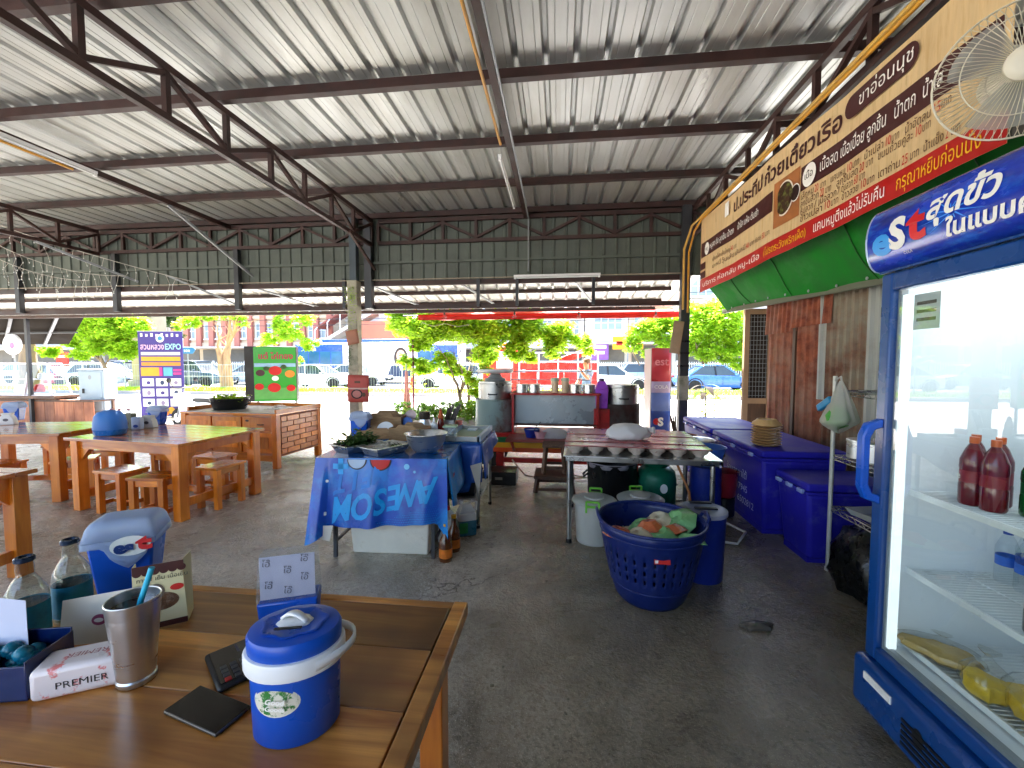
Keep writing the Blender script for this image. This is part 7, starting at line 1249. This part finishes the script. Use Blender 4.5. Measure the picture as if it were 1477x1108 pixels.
# ================================================================ VEHICLES
def paint(nm, col): return pm(nm, col, .25, 0, .04, 3, coat=.7)
def car(loc, rz, label, mat, L=4.5, Wd=1.76, H=1.46, kind='sedan', group='cars parked across the road', nm='parked_car'):
    t = thing(nm, label, 'car', loc, rz, group); h = L/2; b0 = .22; belt = .92*H/1.46
    if kind == 'sedan': st = [(-h,.5,.72,.80),(-h+.12,.3,.86,.9),(-h+.9,b0,belt+.02,1),(-.4,b0,belt,1),(.9,b0,belt-.03,1),(h-.75,b0,belt-.16,.98),(h-.12,.28,belt-.3,.9),(h,.42,belt-.42,.78)]; gb = (-h+.55, .95, -.95, .25)
    elif kind == 'suv': st = [(-h,.4,.95,.9),(-h+.1,.28,belt+.05,.96),(-.4,b0,belt+.04,1),(.9,b0,belt,1),(h-.6,b0,belt-.08,.98),(h-.1,.3,belt-.2,.92),(h,.42,belt-.38,.82)]; gb = (-h+.08, 1.1, -h+.4, .45)
    else: st = [(-h,.4,.9,.9),(-h+.1,.28,belt,.96),(-.4,b0,belt,1),(.8,b0,belt-.02,1),(h-.5,b0,belt-.14,.98),(h-.1,.28,belt-.28,.92),(h,.42,belt-.4,.8)]; gb = (-h+.1, 1.0, -h+.55, .35)
    g = G(); n = 10; hw_ = Wd/2
    for (x, zb, zt, wf) in st:
        w = hw_*wf; zm = zb+(zt-zb)*.55
        for (y, z) in ((-w*.86,zb),(-w*.97,zb+.12),(-w,zm),(-w*.97,zt-.08),(-w*.86,zt),(w*.86,zt),(w*.97,zt-.08),(w,zm),(w*.97,zb+.12),(w*.86,zb)): g.v.append((x,y,z))
    for i in range(len(st)-1):
        for j in range(n): g.f.append([i*n+j, i*n+(j+1)%n, (i+1)*n+(j+1)%n, (i+1)*n+j]); g.m.append(0)
    g.f.append(list(range(n))); g.m.append(0); g.f.append([(len(st)-1)*n+j for j in range(n)][::-1]); g.m.append(0); g.obj('body', mat, t, smooth=45)
    x0, x1, t0, t1 = gb; wb, wt = hw_*.88, hw_*.66; zb, zt = belt-.03, H-.05
    B = [(x0,-wb,zb),(x1,-wb,zb),(x1,wb,zb),(x0,wb,zb)]; T = [(t0,-wt,zt),(t1,-wt,zt),(t1,wt,zt),(t0,wt,zt)]
    G().add(B+T, [(4,5,6,7),(0,1,5,4),(1,2,6,5),(2,3,7,6),(3,0,4,7)]).obj('windows', CARGLASS, t)
    rf = G(); 
    for k in range(5):
        xx = t0-.06+(t1-t0+.12)*k/4; zz = zt+.06*(1-((k-2)/2)**2)**.5*1 if 0 < k < 4 else zt
        for y in (-wt*1.03,-wt*.7,wt*.7,wt*1.03): rf.v.append((xx,y,zz+(0 if abs(y) > wt else .015)))
    for k in range(4):
        for j in range(3): rf.f.append([k*4+j,(k+1)*4+j,(k+1)*4+j+1,k*4+j+1]); rf.m.append(0)
    rf.obj('roof', mat, t, smooth=60, solid=.03)
    for s in (-1, 1):
        for (a, b_) in ((0,0),(1,1),(.5,.5)):
            p = Vector(B[0]).lerp(Vector(B[1]), a); q_ = Vector(T[0]).lerp(Vector(T[1]), b_)
            if a == .5: p.x += .1; q_.x += .05
            p.y *= -s if s > 0 else 1; q_.y *= -s if s > 0 else 1
            G().bar(p*1.0+Vector((0,-.006*(-s if s > 0 else 1)*-1*0,0)), q_, .07, .045, (0,1,0)).obj('pillar', mat if a != .5 else BLACK_PL, t)
        for xw in (-h*.62, h*.62):
            m = Matrix.Rotation(pi/2,3,'X'); o = G().lathe([(.2,-.1),(.3,-.1),(.325,-.07),(.325,.07),(.3,.1),(.2,.1)], 24, (xw,s*(hw_-.09),.325), M=m).obj('wheel', TYRE, t, smooth=40); G().lathe([(0,-.05),(.06,-.085),(.2,-.08),(.21,-.1),(.21,.1),(.2,.08),(.06,.085),(0,.05)], 20, (xw,s*(hw_-.09),.325), M=m, fn=None).obj('rim', RIM, o, smooth=30)
            G().tube([(xw+.40*cos(a), s*(hw_-.012), .325+.40*sin(a)) for a in [pi*i/10 for i in range(11)]], .035, 6).obj('wheel_arch', BLACK_PL, t, smooth=50)
        G().box((h-.12,s*hw_*.62,belt-.28),(.16,.38,.12)).obj('headlight', pm('headlight_glass', '#dfe6ea', .1, 0, .02, coat=.5), t, bevel=.02); G().box((-h+.05,s*hw_*.68,belt-.12),(.1,.3,.12)).obj('taillight', pm('taillight_red', '#8d1512', .2), t, bevel=.02); G().box((.72,s*(hw_+.06),belt+.03),(.1,.16,.1)).obj('mirror', mat, t, bevel=.02)
        g = G()
        for xx in (-.95,.05,.95): g.bx(xx-.006,xx+.006,s*(hw_+.001)-.004,s*(hw_+.001)+.004,.35,belt-.06)
        g.obj('door_seam', BLACK_PL, t)
        for xx in (-.75,.25): G().box((xx,s*(hw_-.0),belt-.13),(.16,.03,.03)).obj('door_handle', mat, t)
    G().box((h-.02,0,.42),(.06,Wd*.6,.14)).obj('bumper_grille', BLACK_PL, t, bevel=.01); G().box((h+.015,0,.55),(.02,.4,.11)).obj('number_plate', W_INK, t)
    return t
WHITE_C = paint('car_white', '#e6e8ea'); NAVY_C = paint('car_navy', '#3f5365'); RED_C = paint('car_red', '#b02a35'); BLUE_C = paint('car_blue', '#3f6fb5'); SILV_C = paint('car_silver', '#9fb3c8'); PINK_C = paint('car_pink', '#d98a98')
Yc = 24.8
def cpx(px0, px1, Y=Yc): return (pX(px0,Y)+pX(px1,Y))/2
zr = -.15
car((cpx(230,338), Yc, zr), 0, 'dark blue grey SUV behind the purple banner', NAVY_C, 4.6, 1.84, 1.72, 'suv'); car((cpx(408,512), Yc, zr), 0, 'white sedan right of the green sign nearest the kerb', WHITE_C, 4.6)
car((cpx(470,565,28), 27.9, zr), 0, 'white sedan behind the left post in front of the bus', WHITE_C, 4.6); car((cpx(603,705), Yc, zr), pi, 'white hatchback seen below the small leafy tree', WHITE_C, 4.2, 1.76, 1.55, 'hatch')
car((cpx(835,930), Yc, zr), 0, 'white sedan right of the person behind the right stock pot', WHITE_C, 4.5); car((cpx(985,1082), Yc, zr), 0, 'blue sedan right of the post behind the reddish plant', BLUE_C, 4.5)
car((cpx(898,975,29.5), 29.5, zr), 0, 'silver blue hatchback behind the white fence near the drinks cabinet', SILV_C, 4.2, 1.76, 1.55, 'hatch'); car((cpx(45,120), Yc, zr), 0, 'red sedan beyond the glass food cabinet', RED_C, 4.4); car((cpx(20,85,28.5), 28.5, zr), 0, 'white hatchback behind the red sedan', WHITE_C, 4.3, 1.76, 1.58, 'hatch')
car((cpx(150,215,29), 29., zr), 0, 'dark SUV far behind the dense green tree', NAVY_C, 4.5, 1.8, 1.7, 'suv')
car((cpx(345,405,28.3), 28.3, zr), 0, 'silver sedan half hidden behind the green sign', SILV_C, 4.5); car((cpx(700,770,28.3), 28.3, zr), 0, 'white SUV behind the red truck', WHITE_C, 4.6, 1.82, 1.7, 'suv'); car((cpx(115,190), Yc, zr), 0, 'silver hatchback behind the grey utility cabinet', SILV_C, 4.2, 1.76, 1.55, 'hatch')
for i, (x, c_) in enumerate(((-48,WHITE_C),(-54,SILV_C))): car((x, Yc, zr), 0, ['white sedan far left of the red sedan','silver sedan farthest left along the road'][i], c_, 4.5)
# bus
Yu = 30.5; x0, x1 = pX(427,Yu), pX(662,Yu); bus = thing('city_bus', 'white and blue city bus with a dark haired woman printed on its side', 'bus', ((x0+x1)/2, Yu, -.15)); Lb = x1-x0; BB = paint('bus_blue', '#274fa8'); SKYB = pm('bus_glass', '#2a5f80', .1, 0, .2, 1, coat=.5)
G().bx(-Lb/2,Lb/2,0,2.5,.3,3.15).obj('body', paint('bus_white', '#e4e6ea'), bus, bevel=.15, seg=3); G().bx(-Lb/2+.0,-Lb/2+3.9,-.012,0.,.95,3.0).obj('blue_end', BB, bus, bevel=.004); G().bx(Lb/2-3.2,Lb/2-.1,-.012,0.,.4,2.9).obj('blue_end', BB, bus, bevel=.004); G().bx(-Lb/2+1.,Lb/2-2,.3,2.2,3.15,3.4).obj('roof_unit', BB, bus, bevel=.04)
for i in range(4): G().bx(-Lb/2+.2+i*.92,-Lb/2+1.05+i*.92,-.024,-.012,1.45,2.45).obj('window', SKYB, bus, bevel=.02)
for i in range(3): G().bx(Lb/2-3.0+i*.95,Lb/2-2.2+i*.95,-.024,-.012,1.3,2.4).obj('window', SKYB, bus, bevel=.02)
for x in (-Lb*.3,Lb*.32): w_ = G().lathe([(.25,-.14),(.46,-.14),(.5,-.1),(.5,.1),(.46,.14),(.25,.14)], 24, (x,.12,.5), M=Matrix.Rotation(pi/2,3,'X')).obj('wheel', TYRE, bus, smooth=40); G().lathe([(0,.1),(.26,.142),(.27,-.1),(0,-.1)], 18, (x,.12,.5), M=Matrix.Rotation(pi/2,3,'X')).obj('rim', RIM, w_)
PW2 = Lb/2-4.5; sk = pm('ad_skin', '#d9b49c', .5); hr = pm('ad_hair', '#3b2b26', .5); st_ = pm('ad_suit', '#2c3b58', .5)
G().disc((PW2,-.004,1.95), .55, 24, Matrix.Rotation(pi/2,3,'X'), 1.45).obj('hair_print', hr, bus); G().disc((PW2,-.010,2.1), .34, 24, Matrix.Rotation(pi/2,3,'X'), 1.3).obj('face_print', sk, bus); G().prism([(-1.1,-1.1),(1.1,-1.1),(.8,-.25),(.3,0),(-.3,0),(-.8,-.25)], -.003, .0, Matrix.Translation((PW2,-.012,1.55)) @ Matrix.Rotation(pi/2,4,'X')).obj('suit_print', st_, bus); G().prism([(-.2,0),(.2,0),(0,-.6)], -.002, .0, Matrix.Translation((PW2,-.017,1.55)) @ Matrix.Rotation(pi/2,4,'X')).obj('shirt_print', W_INK, bus)
text('ทุกการเดินทาง', .42, pm('bus_grey_ink', '#a4aab0', .5), bus, (-Lb/2+4.3,-.006,2.35)); text('ง่ายขึ้น', .36, pm('bus_grey_ink', '#a4aab0', .5), bus, (-Lb/2+4.9,-.006,1.8)); text('อุ่นใจ', .4, pm('bus_grey_ink', '#a4aab0', .5), bus, (PW2-1.9,-.006,2.4))
# red tow truck with rails
Yk = 16.0; x0, x1 = pX(694,Yk), pX(862,Yk); tk = thing('red_truck', 'red flatbed truck with slanting red boom and white rails on the road', 'truck', (x0, Yk, -.15)); RT = paint('truck_red', '#c4251f'); Lk = x1-x0
G().prism([(.05,.45),(1.45,.45),(1.45,2.25),(.55,2.25),(.2,1.5),(.05,1.35)], 0, 1.8, Matrix(((1,0,0,0),(0,0,1,0),(0,1,0,0),(0,0,0,1)))).obj('cab', RT, tk, bevel=.05); G().bx(.6,1.25,-.012,0,1.4,2.05).obj('window', pm('pale_window', '#9fc0c2', .1, coat=.4), tk, bevel=.01); G().bx(1.5,Lk,.05,1.75,.75,.95).obj('flatbed', RT, tk, bevel=.02); G().bx(1.5,Lk,.02,.06,.95,1.25).obj('side_board', RT, tk); G().bx(1.5,Lk,.015,.055,1.35,1.6).obj('side_board', RT, tk)
G().bar((1.7,.7,1.2),(Lk-.1,.7,2.15),.22,.26).obj('boom', RT, tk, bevel=.02); G().bar((2.2,.75,.95),(2.4,.75,1.45),.14,.14).obj('boom_stay', RT, tk)
for x in (.75,Lk-.8):
    for y in (.1,1.7): w_ = G().lathe([(.18,-.12),(.36,-.12),(.39,-.08),(.39,.08),(.36,.12),(.18,.12)], 24, (x,y,.39), M=Matrix.Rotation(pi/2,3,'X')).obj('wheel', TYRE, tk, smooth=40); G().lathe([(0,-.1),(.19,-.1),(.19,.1),(0,.1)], 16, (x,y,.39), M=Matrix.Rotation(pi/2,3,'X')).obj('rim', RIM, w_)
for z in (1.3,1.66,2.0): G().tube([(1.5,-.02,z),(Lk,-.02,z)], .025, 6).obj('white_rail', RW, tk)
for i in range(5): x = 1.5+(Lk-1.5)*i/4; G().tube([(x,-.02,.95),(x,-.02,2.0)], .025, 6).obj('rail_post', RW, tk)
G().box((1.0,.9,2.33),(.5,1.,.12)).obj('light_bar', pm('amber_print', '#e58a2a', .4), tk, bevel=.03)
# cone
b = thing('traffic_cone', 'orange and pink cone standing on the verge left of the white hatchback', 'cone', (pX(594,20.2), 20.2, 0)); CO = pm('cone_orange', '#d8452a', .45); G().box((0,0,-.0),(.42,.42,.05)).obj('cone_base', CO, b); G().lathe([(.17,.02),(.03,.8),(0,.8)], 20).obj('cone_body', CO, b, smooth=40); G().lathe([(.115,.3),(.085,.45)], 20).obj('cone_band', W_INK, b, smooth=40)

# ---------------- person standing behind the cart
Yp_ = 11.2
def person(loc, rz):
    t = thing('person', 'person in grey blue shirt and jeans beyond the noodle cart with one hand raised', 'person', loc, rz)
    J = {'pel':(0,0,.95,.15),'ch':(0,.02,1.25,.165),'neck':(0,0,1.47,.06),'head':(0,-.02,1.56,.085),'top':(0,-.02,1.70,.075),
         'shL':(-.17,.01,1.40,.07),'elL':(-.26,-.03,1.14,.05),'wrL':(-.2,-.2,1.02,.035),'haL':(-.18,-.28,1.0,.035),
         'shR':(.17,.01,1.40,.07),'elR':(.22,-.16,1.2,.05),'wrR':(.1,-.26,1.38,.036),'haR':(.07,-.27,1.46,.036),
         'hiL':(-.09,0,.9,.1),'knL':(-.11,-.05,.5,.065),'anL':(-.12,.02,.09,.045),'toL':(-.13,-.14,.04,.04),
         'hiR':(.09,0,.9,.1),'knR':(.12,-.02,.5,.065),'anR':(.13,.03,.09,.045),'toR':(.15,-.13,.04,.04)}
    ks = list(J); E = [('pel','ch'),('ch','neck'),('neck','head'),('head','top'),('ch','shL'),('shL','elL'),('elL','wrL'),('wrL','haL'),('ch','shR'),('shR','elR'),('elR','wrR'),('wrR','haR'),('pel','hiL'),('hiL','knL'),('knL','anL'),('anL','toL'),('pel','hiR'),('hiR','knR'),('knR','anR'),('anR','toR')]
    me = bpy.data.meshes.new('body'); me.from_pydata([J[k][:3] for k in ks], [(ks.index(a), ks.index(b_)) for a, b_ in E], []); o = bpy.data.objects.new('tmp', me); COL.objects.link(o)
    m = o.modifiers.new('skin','SKIN'); m.use_smooth_shade = True
    for i, k in enumerate(ks): me.skin_vertices[0].data[i].radius = (J[k][3], J[k][3]*(.72 if k in ('pel','ch') else 1))
    me.skin_vertices[0].data[0].use_root = True; m2 = o.modifiers.new('s','SUBSURF'); m2.levels = m2.render_levels = 2
    dg = bpy.context.evaluated_depsgraph_get(); me2 = bpy.data.meshes.new_from_object(o.evaluated_get(dg)); bpy.data.objects.remove(o)
    for mm in (pm('skin', '#b98562', .5, sss=.1), pm('shirt_blue_grey', '#6d87a3', .8, 0, .1, 9), pm('jeans', '#3a5577', .8, 0, .15, 12), pm('shoe', '#3a3633', .6)): me2.materials.append(mm)
    for p in me2.polygons:
        c = p.center; arm = abs(c.x) > .2 or c.y < -.16
        p.material_index = 3 if c.z < .1 else 2 if c.z < .97 and not (c.y < -.1 and c.z > .9) else 0 if c.z > 1.45 or (c.z < 1.2 and abs(c.x) > .18) or c.y < -.13 else 1
    b_ = bpy.data.objects.new('body', me2); COL.objects.link(b_); b_.parent = t
    G().lathe([(.088,-.02),(.1,.04),(.09,.09),(.05,.13),(0,.135)], 20, (0,.012,1.62), fn=lambda th, z: 1+.04*sin(7*th)).obj('hair', pm('hair_brown', '#6a4a36', .7, 0, .3, 20), t, smooth=60)
    for s in (-1,1):
        G().lathe([(0,-.012),(.012,0),(0,.012)], 8, (s*.032,-.1,1.63)).obj('eye', INK, t, smooth=60); G().lathe([(0,-.025),(.014,0),(0,.025)], 8, (s*.088,-.01,1.6)).obj('ear', pm('skin', '#b98562', .5), t, smooth=60)
    G().lathe([(0,-.02),(.014,-.01),(.006,.03)], 8, (0,-.106,1.6)).obj('nose', pm('skin', '#b98562', .5), t, smooth=60); G().box((0,-.1,1.555),(.05,.012,.01)).obj('mouth', pm('lips', '#8a4a42', .5), t)
    for s, c in ((-1,(-.18,-.28,1.0)),(1,(.07,-.27,1.46))):
        for k in range(4): G().tube([(c[0]+(k-1.5)*.016,c[1]-.01,c[2]),(c[0]+(k-1.5)*.018,c[1]-.05,c[2]+(.02 if s > 0 else -.02)),(c[0]+(k-1.5)*.018,c[1]-.07,c[2]+(.05 if s > 0 else -.045)-.006*abs(k-1.5))], [.009,.008,.006], 6).obj('finger', pm('skin', '#b98562', .5), t, smooth=60)
        G().tube([(c[0]-s*.03,c[1],c[2]-.01),(c[0]-s*.05,c[1]-.03,c[2]+.01),(c[0]-s*.045,c[1]-.06,c[2]+.02)], [.01,.009,.007], 6).obj('thumb', pm('skin', '#b98562', .5), t, smooth=60)
    return t
person((pX(846,Yp_), Yp_, -.15), radians(-50))

# ---------------- fences, signs, poles
fn_ = thing('white_fence', 'white vertical bar fence behind the parked cars', 'fence', (0,33.2,0)); FWH = pm('fence_white', '#d4d8da', .5, 0, .05); 
for z in (.2,1.35): G().bx(-45,16,-.03,.03,z-.03,z+.03).obj('rail', FWH, fn_)
g = G(); n = 0; x = -45.0
while x < 16: g.bx(x-.02,x+.02,-.02,.02,.05,1.5); x += .17
g.obj('picket', FWH, fn_)['kind'] = 'stuff'
x = -45.0
while x < 16: G().bx(x-.06,x+.06,-.05,.05,0,1.6).obj('fence_post', FWH, fn_); x += 3.0
fn2 = thing('wire_fence', 'thin grey wire mesh fence along the verge', 'fence', (0,21.6,-.02)); g = G(); FG = pm('fence_grey', '#b4babd', .5, .3, .05)
x = -42.0
while x < -2: g.tube([(x,0,.05),(x,0,1.35)], .006, 3, cap=False); x += .16
for z in (.1,.7,1.35): g.tube([(-42,0,z),(-2,0,z)], .01, 4)
g.obj('mesh_panel', FG, fn2)['kind'] = 'stuff'
x = -42.0
while x < -1: G().tube([(x,0,-.02),(x,0,1.5)], .035, 8).obj('fence_post', FG, fn2, smooth=50); x += 2.8
b = thing('street_sign', 'small blue street name sign on a grey pole', 'sign', (pX(272,22.4), 22.4, -.02)); G().tube([(0,0,0),(0,0,2.3)], .03, 8).obj('pole', STEEL_GY, b, smooth=50); G().prism([(-.55,.2),(-.4,.32),(.4,.32),(.55,.2),(.35,-.05),(-.35,-.05)], -.02, .02, Matrix.Translation((0,-.03,2.05)) @ Matrix.Rotation(pi/2,4,'X')).obj('plate', pm('sign_blue', '#2f6a96', .4), b); text('ซอย', .24, W_INK, b, (0,-.052,2.18), align='CENTER')
b = thing('red_sign', 'red square sign on a post beyond the glass food cabinet', 'sign', (pX(102,23), 22.6, -.02)); G().box((0,0,1.75),(.85,.05,.75)).obj('plate', R_INK, b, bevel=.01); G().tube([(0,.04,0),(0,.04,1.9)], .03, 8).obj('pole', STEEL_GY, b); G().bx(-.25,.25,-.03,-.0255,1.78,1.92).obj('white_print', W_INK, b)
b = thing('concrete_pillar', 'broad pale concrete pillar behind the purple banner', 'pillar', (pX(226,24), 23.6, -.15)); G().bx(-.75,.75,-.5,.5,0,9).obj('shaft', pm('pillar_concrete', '#a89a86', .8, 0, .12, 1, .2, 12), b, bevel=.03); G().bx(-.9,.9,-.65,.65,0,.5).obj('footing', KERBM, b, bevel=.03)
b = thing('power_lines', 'black overhead power lines across the street on the left', 'cables', (0,0,0))
for i in range(5): G().tube([(-70+k*8.5, 29.8+.15*i, 4.6+.45*i-.35*(1-((k-5)/5)**2)) for k in range(11)], .022, 5).obj('cable', BLACK_PL, b)
for x in (-70, 15): G().tube([(x,30,-.2),(x,30,9)], .16, 10).obj('pole', KERBM, b)

# ================================================================ BUILDINGS ACROSS THE STREET
WWALL = pm('white_wall', '#cfcac2', .75, 0, .06, .5); CREAMW = pm('cream_wall', '#c9b59a', .75, 0, .08, .5); MARC = pm('maroon_column', '#ab6a5a', .7, 0, .1, 1); WIN = pm('window_glass', '#84959c', .12, 0, .25, .4, coat=.4); SHOP = pm('dark_shopfront', '#6a6660', .6, 0, .3, .6)
def facade(nm, label, x0, x1, Y, H, fl, bays, wall, col=None, colw=.5, g0=3.4, win=(.62,.55), dep=10, bal=False):
    t = thing(nm, label, 'building', ((x0+x1)/2, Y, 0)); w = x1-x0; G().bx(-w/2,w/2,.1,dep,-.2,H).obj('wall', wall, t); bw = w/bays; fh = (H-g0)/fl
    for i in range(bays):
        xc = -w/2+bw*(i+.5); G().bx(xc-bw*.42,xc+bw*.42,.04,.12,.0,g0-.6).obj('shopfront', SHOP, t)
        for f in range(fl):
            z0 = g0+fh*f+fh*(1-win[1])*.45; o = G().bx(xc-bw*win[0]/2,xc+bw*win[0]/2,.06,.12,z0,z0+fh*win[1]).obj('window', WIN, t); g = G(); a, c_ = xc-bw*win[0]/2, xc+bw*win[0]/2
            for k in range(5): xx = a+(c_-a)*k/4; g.bx(xx-.04,xx+.04,.0,.06,z0,z0+fh*win[1])
            for zz in (z0, z0+fh*win[1]*.5, z0+fh*win[1]): g.bx(a-.05,c_+.05,-.005,.055,zz-.04,zz+.04)
            g.obj('frame', wall if col is None else FWH, o); G().bx(a-.1,c_+.1,-.12,.1,z0-.16,z0-.05).obj('sill', FWH, o)
            if bal: G().bx(xc-bw*.46,xc+bw*.46,-.8,.1,g0+fh*f-.12,g0+fh*f).obj('balcony', wall, t); G().bx(xc-bw*.46,xc+bw*.46,-.8,-.74,g0+fh*f,g0+fh*f+.9).obj('balcony_rail', FWH, t)
    for f in range(fl+1): G().bx(-w/2-.05,w/2+.05,-.08,.12,g0+fh*f-.2 if f else g0-.45,g0+fh*f+.1).obj('floor_band', wall if col is None else CREAMW, t)
    if col:
        for i in range(bays*2+1): xx = -w/2+bw*i/2; G().bx(xx-colw/2,xx+colw/2,-.25,.09,g0-.3,H).obj('column', col, t)
    G().bx(-w/2-.2,w/2+.2,-.3,dep+.2,H,H+.35).obj('roof', wall, t); G().bx(-w/2,w/2,-1.6,.1,g0-.5,g0-.38).obj('awning', FWH, t)
    return t
facade('apartment_building', 'cream apartment building with dark red columns across the street on the left', pX(255,40), pX(478,40), 40, 17, 5, 6, CREAMW, MARC, .55)
facade('office_building', 'white building behind the bus with outside stair roof', pX(486,43), pX(640,43), 43, 14, 4, 4, WWALL)
st2 = thing('stair_roof', 'slanted red stair roof with white hoops in front of the white building', 'stairway', (pX(520,39), 39, 0)); G().bar((-4,0,4.8),(2.5,0,8.6),1.8,.14).obj('stair_roof_sheet', pm('brick_red_roof', '#8a4a40', .6, 0, .15, 1), st2); G().bar((-4,-.3,3.0),(2.5,-.3,6.6),1.6,.3).obj('stair_flight', WWALL, st2)
for i in range(6): f = i/5; x = -4+6.5*f; z = 4.8+3.8*f; G().tube([(x,-1.1,z-1.9),(x,-1.1,z-.3),(x+.15,-.9,z+.05)], .06, 6).obj('hoop', FWH, st2)
for x in (-3.8,2.2): G().bx(x-.15,x+.15,-.2,.1,-.1,3.2+ (x+4)/6.5*3.6).obj('stair_post', FWH, st2)
b = thing('red_roofed_house', 'low house with brick red roof edge behind the bus', 'house', (pX(580,37), 37, 0)); G().bx(-4,4,0,5,-.2,3.6).obj('wall', WWALL, b); G().prism([(-4.5,3.6),(4.5,3.6),(4.2,5.2),(-4.2,5.2)], -.4, 5.3, Matrix(((1,0,0,0),(0,0,1,0),(0,1,0,0),(0,0,0,1)))).obj('roof', pm('salmon_roof', '#b0664f', .7, 0, .1, 1), b)
for x in (-2.5,0,2.5): o = G().bx(x-.6,x+.6,-.05,0,1.2,2.6).obj('window', WIN, b)
facade('pale_building', 'plain white building behind the small leafy tree', pX(650,44), pX(842,44), 44, 13, 3, 5, WWALL)
facade('shophouse', 'white shophouse with grid windows above the white sedan', pX(848,39), pX(905,39), 39, 13, 3, 1, WWALL, None, g0=3.6, win=(.7,.4)); facade('shophouse', 'cream shophouse behind the yellow green tree', pX(906,39), pX(968,39), 39, 12.4, 3, 1, pm('cream_pink_wall', '#c9b3a2', .75, 0, .08, .5), None, g0=3.6, win=(.74,.5), bal=True); facade('shophouse', 'pale shophouse behind the right post', pX(969,39), pX(1040,39), 39, 13, 3, 1, WWALL, None, g0=3.6); facade('shophouse', 'grey white shophouse above the broad round tree', pX(1041,39), pX(1120,39), 39, 12.5, 3, 2, pm('grey_white_wall', '#b9bcc0', .75, 0, .06, .5), None, g0=3.6)
facade('long_building', 'grey building far at the left behind the trees', pX(-40,42), pX(250,42), 42, 11, 3, 9, pm('grey_wall', '#a9a6a0', .75, 0, .08, .5))
b = thing('shop_sign', 'purple shop sign on the white shophouse', 'sign', (pX(865,38.3), 38.3, 0)); G().bx(-.75,.75,-.08,.08,1.7,3.3).obj('plate', pm('shop_purple', '#7d4fb0', .4), b); G().bx(-.55,.55,-.1,-.0805,2.7,3.0).obj('white_print', W_INK, b); G().bx(-.4,.4,-.1,-.0805,2.2,2.45).obj('white_print', W_INK, b); G().bx(-.04,.04,.0,.06,0,1.7).obj('pole', STEEL_GY, b)
b = thing('shop_sign', 'yellow shop sign half hidden by the yellow green tree', 'sign', (pX(905,37.5), 37.5, 0)); G().bx(-1.3,1.3,-.08,.08,2.6,3.7).obj('plate', YELLOW, b); G().bx(-1.0,1.0,-.1,-.0805,2.95,3.3).obj('red_print', R_INK, b); G().bx(-.06,.06,.0,.08,0,2.6).obj('pole', STEEL_GY, b)
# ================================================================ lettering becomes mesh, bent to the sheet it is printed on
dg = bpy.context.evaluated_depsgraph_get()
for o in [o for o in bpy.data.objects if o.type == 'FONT']:
    me = bpy.data.meshes.new_from_object(o.evaluated_get(dg)); me.name = 'lettering'
    n = bpy.data.objects.new('lettering', me); COL.objects.link(n); n.parent = o.parent; M = o.matrix_basis.copy(); n.matrix_local = M
    if o.get('fit'):
        xs = [v.co.x for v in me.vertices]; k = o['fit']/max(.001, max(xs)-min(xs))
        for v in me.vertices: v.co.x *= k
    if o.get('bend'):
        bm = bmesh.new(); bm.from_mesh(me); k = o['bend']; Mi = M.inverted()
        bmesh.ops.subdivide_edges(bm, edges=[e for e in bm.edges if e.calc_length()*M.to_scale().x > .04], cuts=3)
        for v in bm.verts:
            if k == 'cloth':
                a = pi+radians(14); x, y = v.co.x*o['sx'], v.co.y; X_, Y_ = x*cos(a)-y*sin(a), x*sin(a)+y*cos(a)
                v.co = onfront(min(.99, max(.01, o['u']+X_/(2*hw+.03))), min(.99, max(.01, o['v']-Y_/.5)), .004).translation; continue
            p = M @ v.co
            if k == 'banner': p.z = wav(p.x, .5)+o['off']
            else:
                vv = max(-.999, min(.999, (p.z-FH-.105)/.122)); p.x = -.052*sqrt(1-vv*vv)-.003
            v.co = Mi @ p
        bm.to_mesh(me); bm.free()
    bpy.data.objects.remove(o)
for o in list(bpy.data.objects):
    if o.type == 'EMPTY' and 'label' not in o: o['label'] = o.name
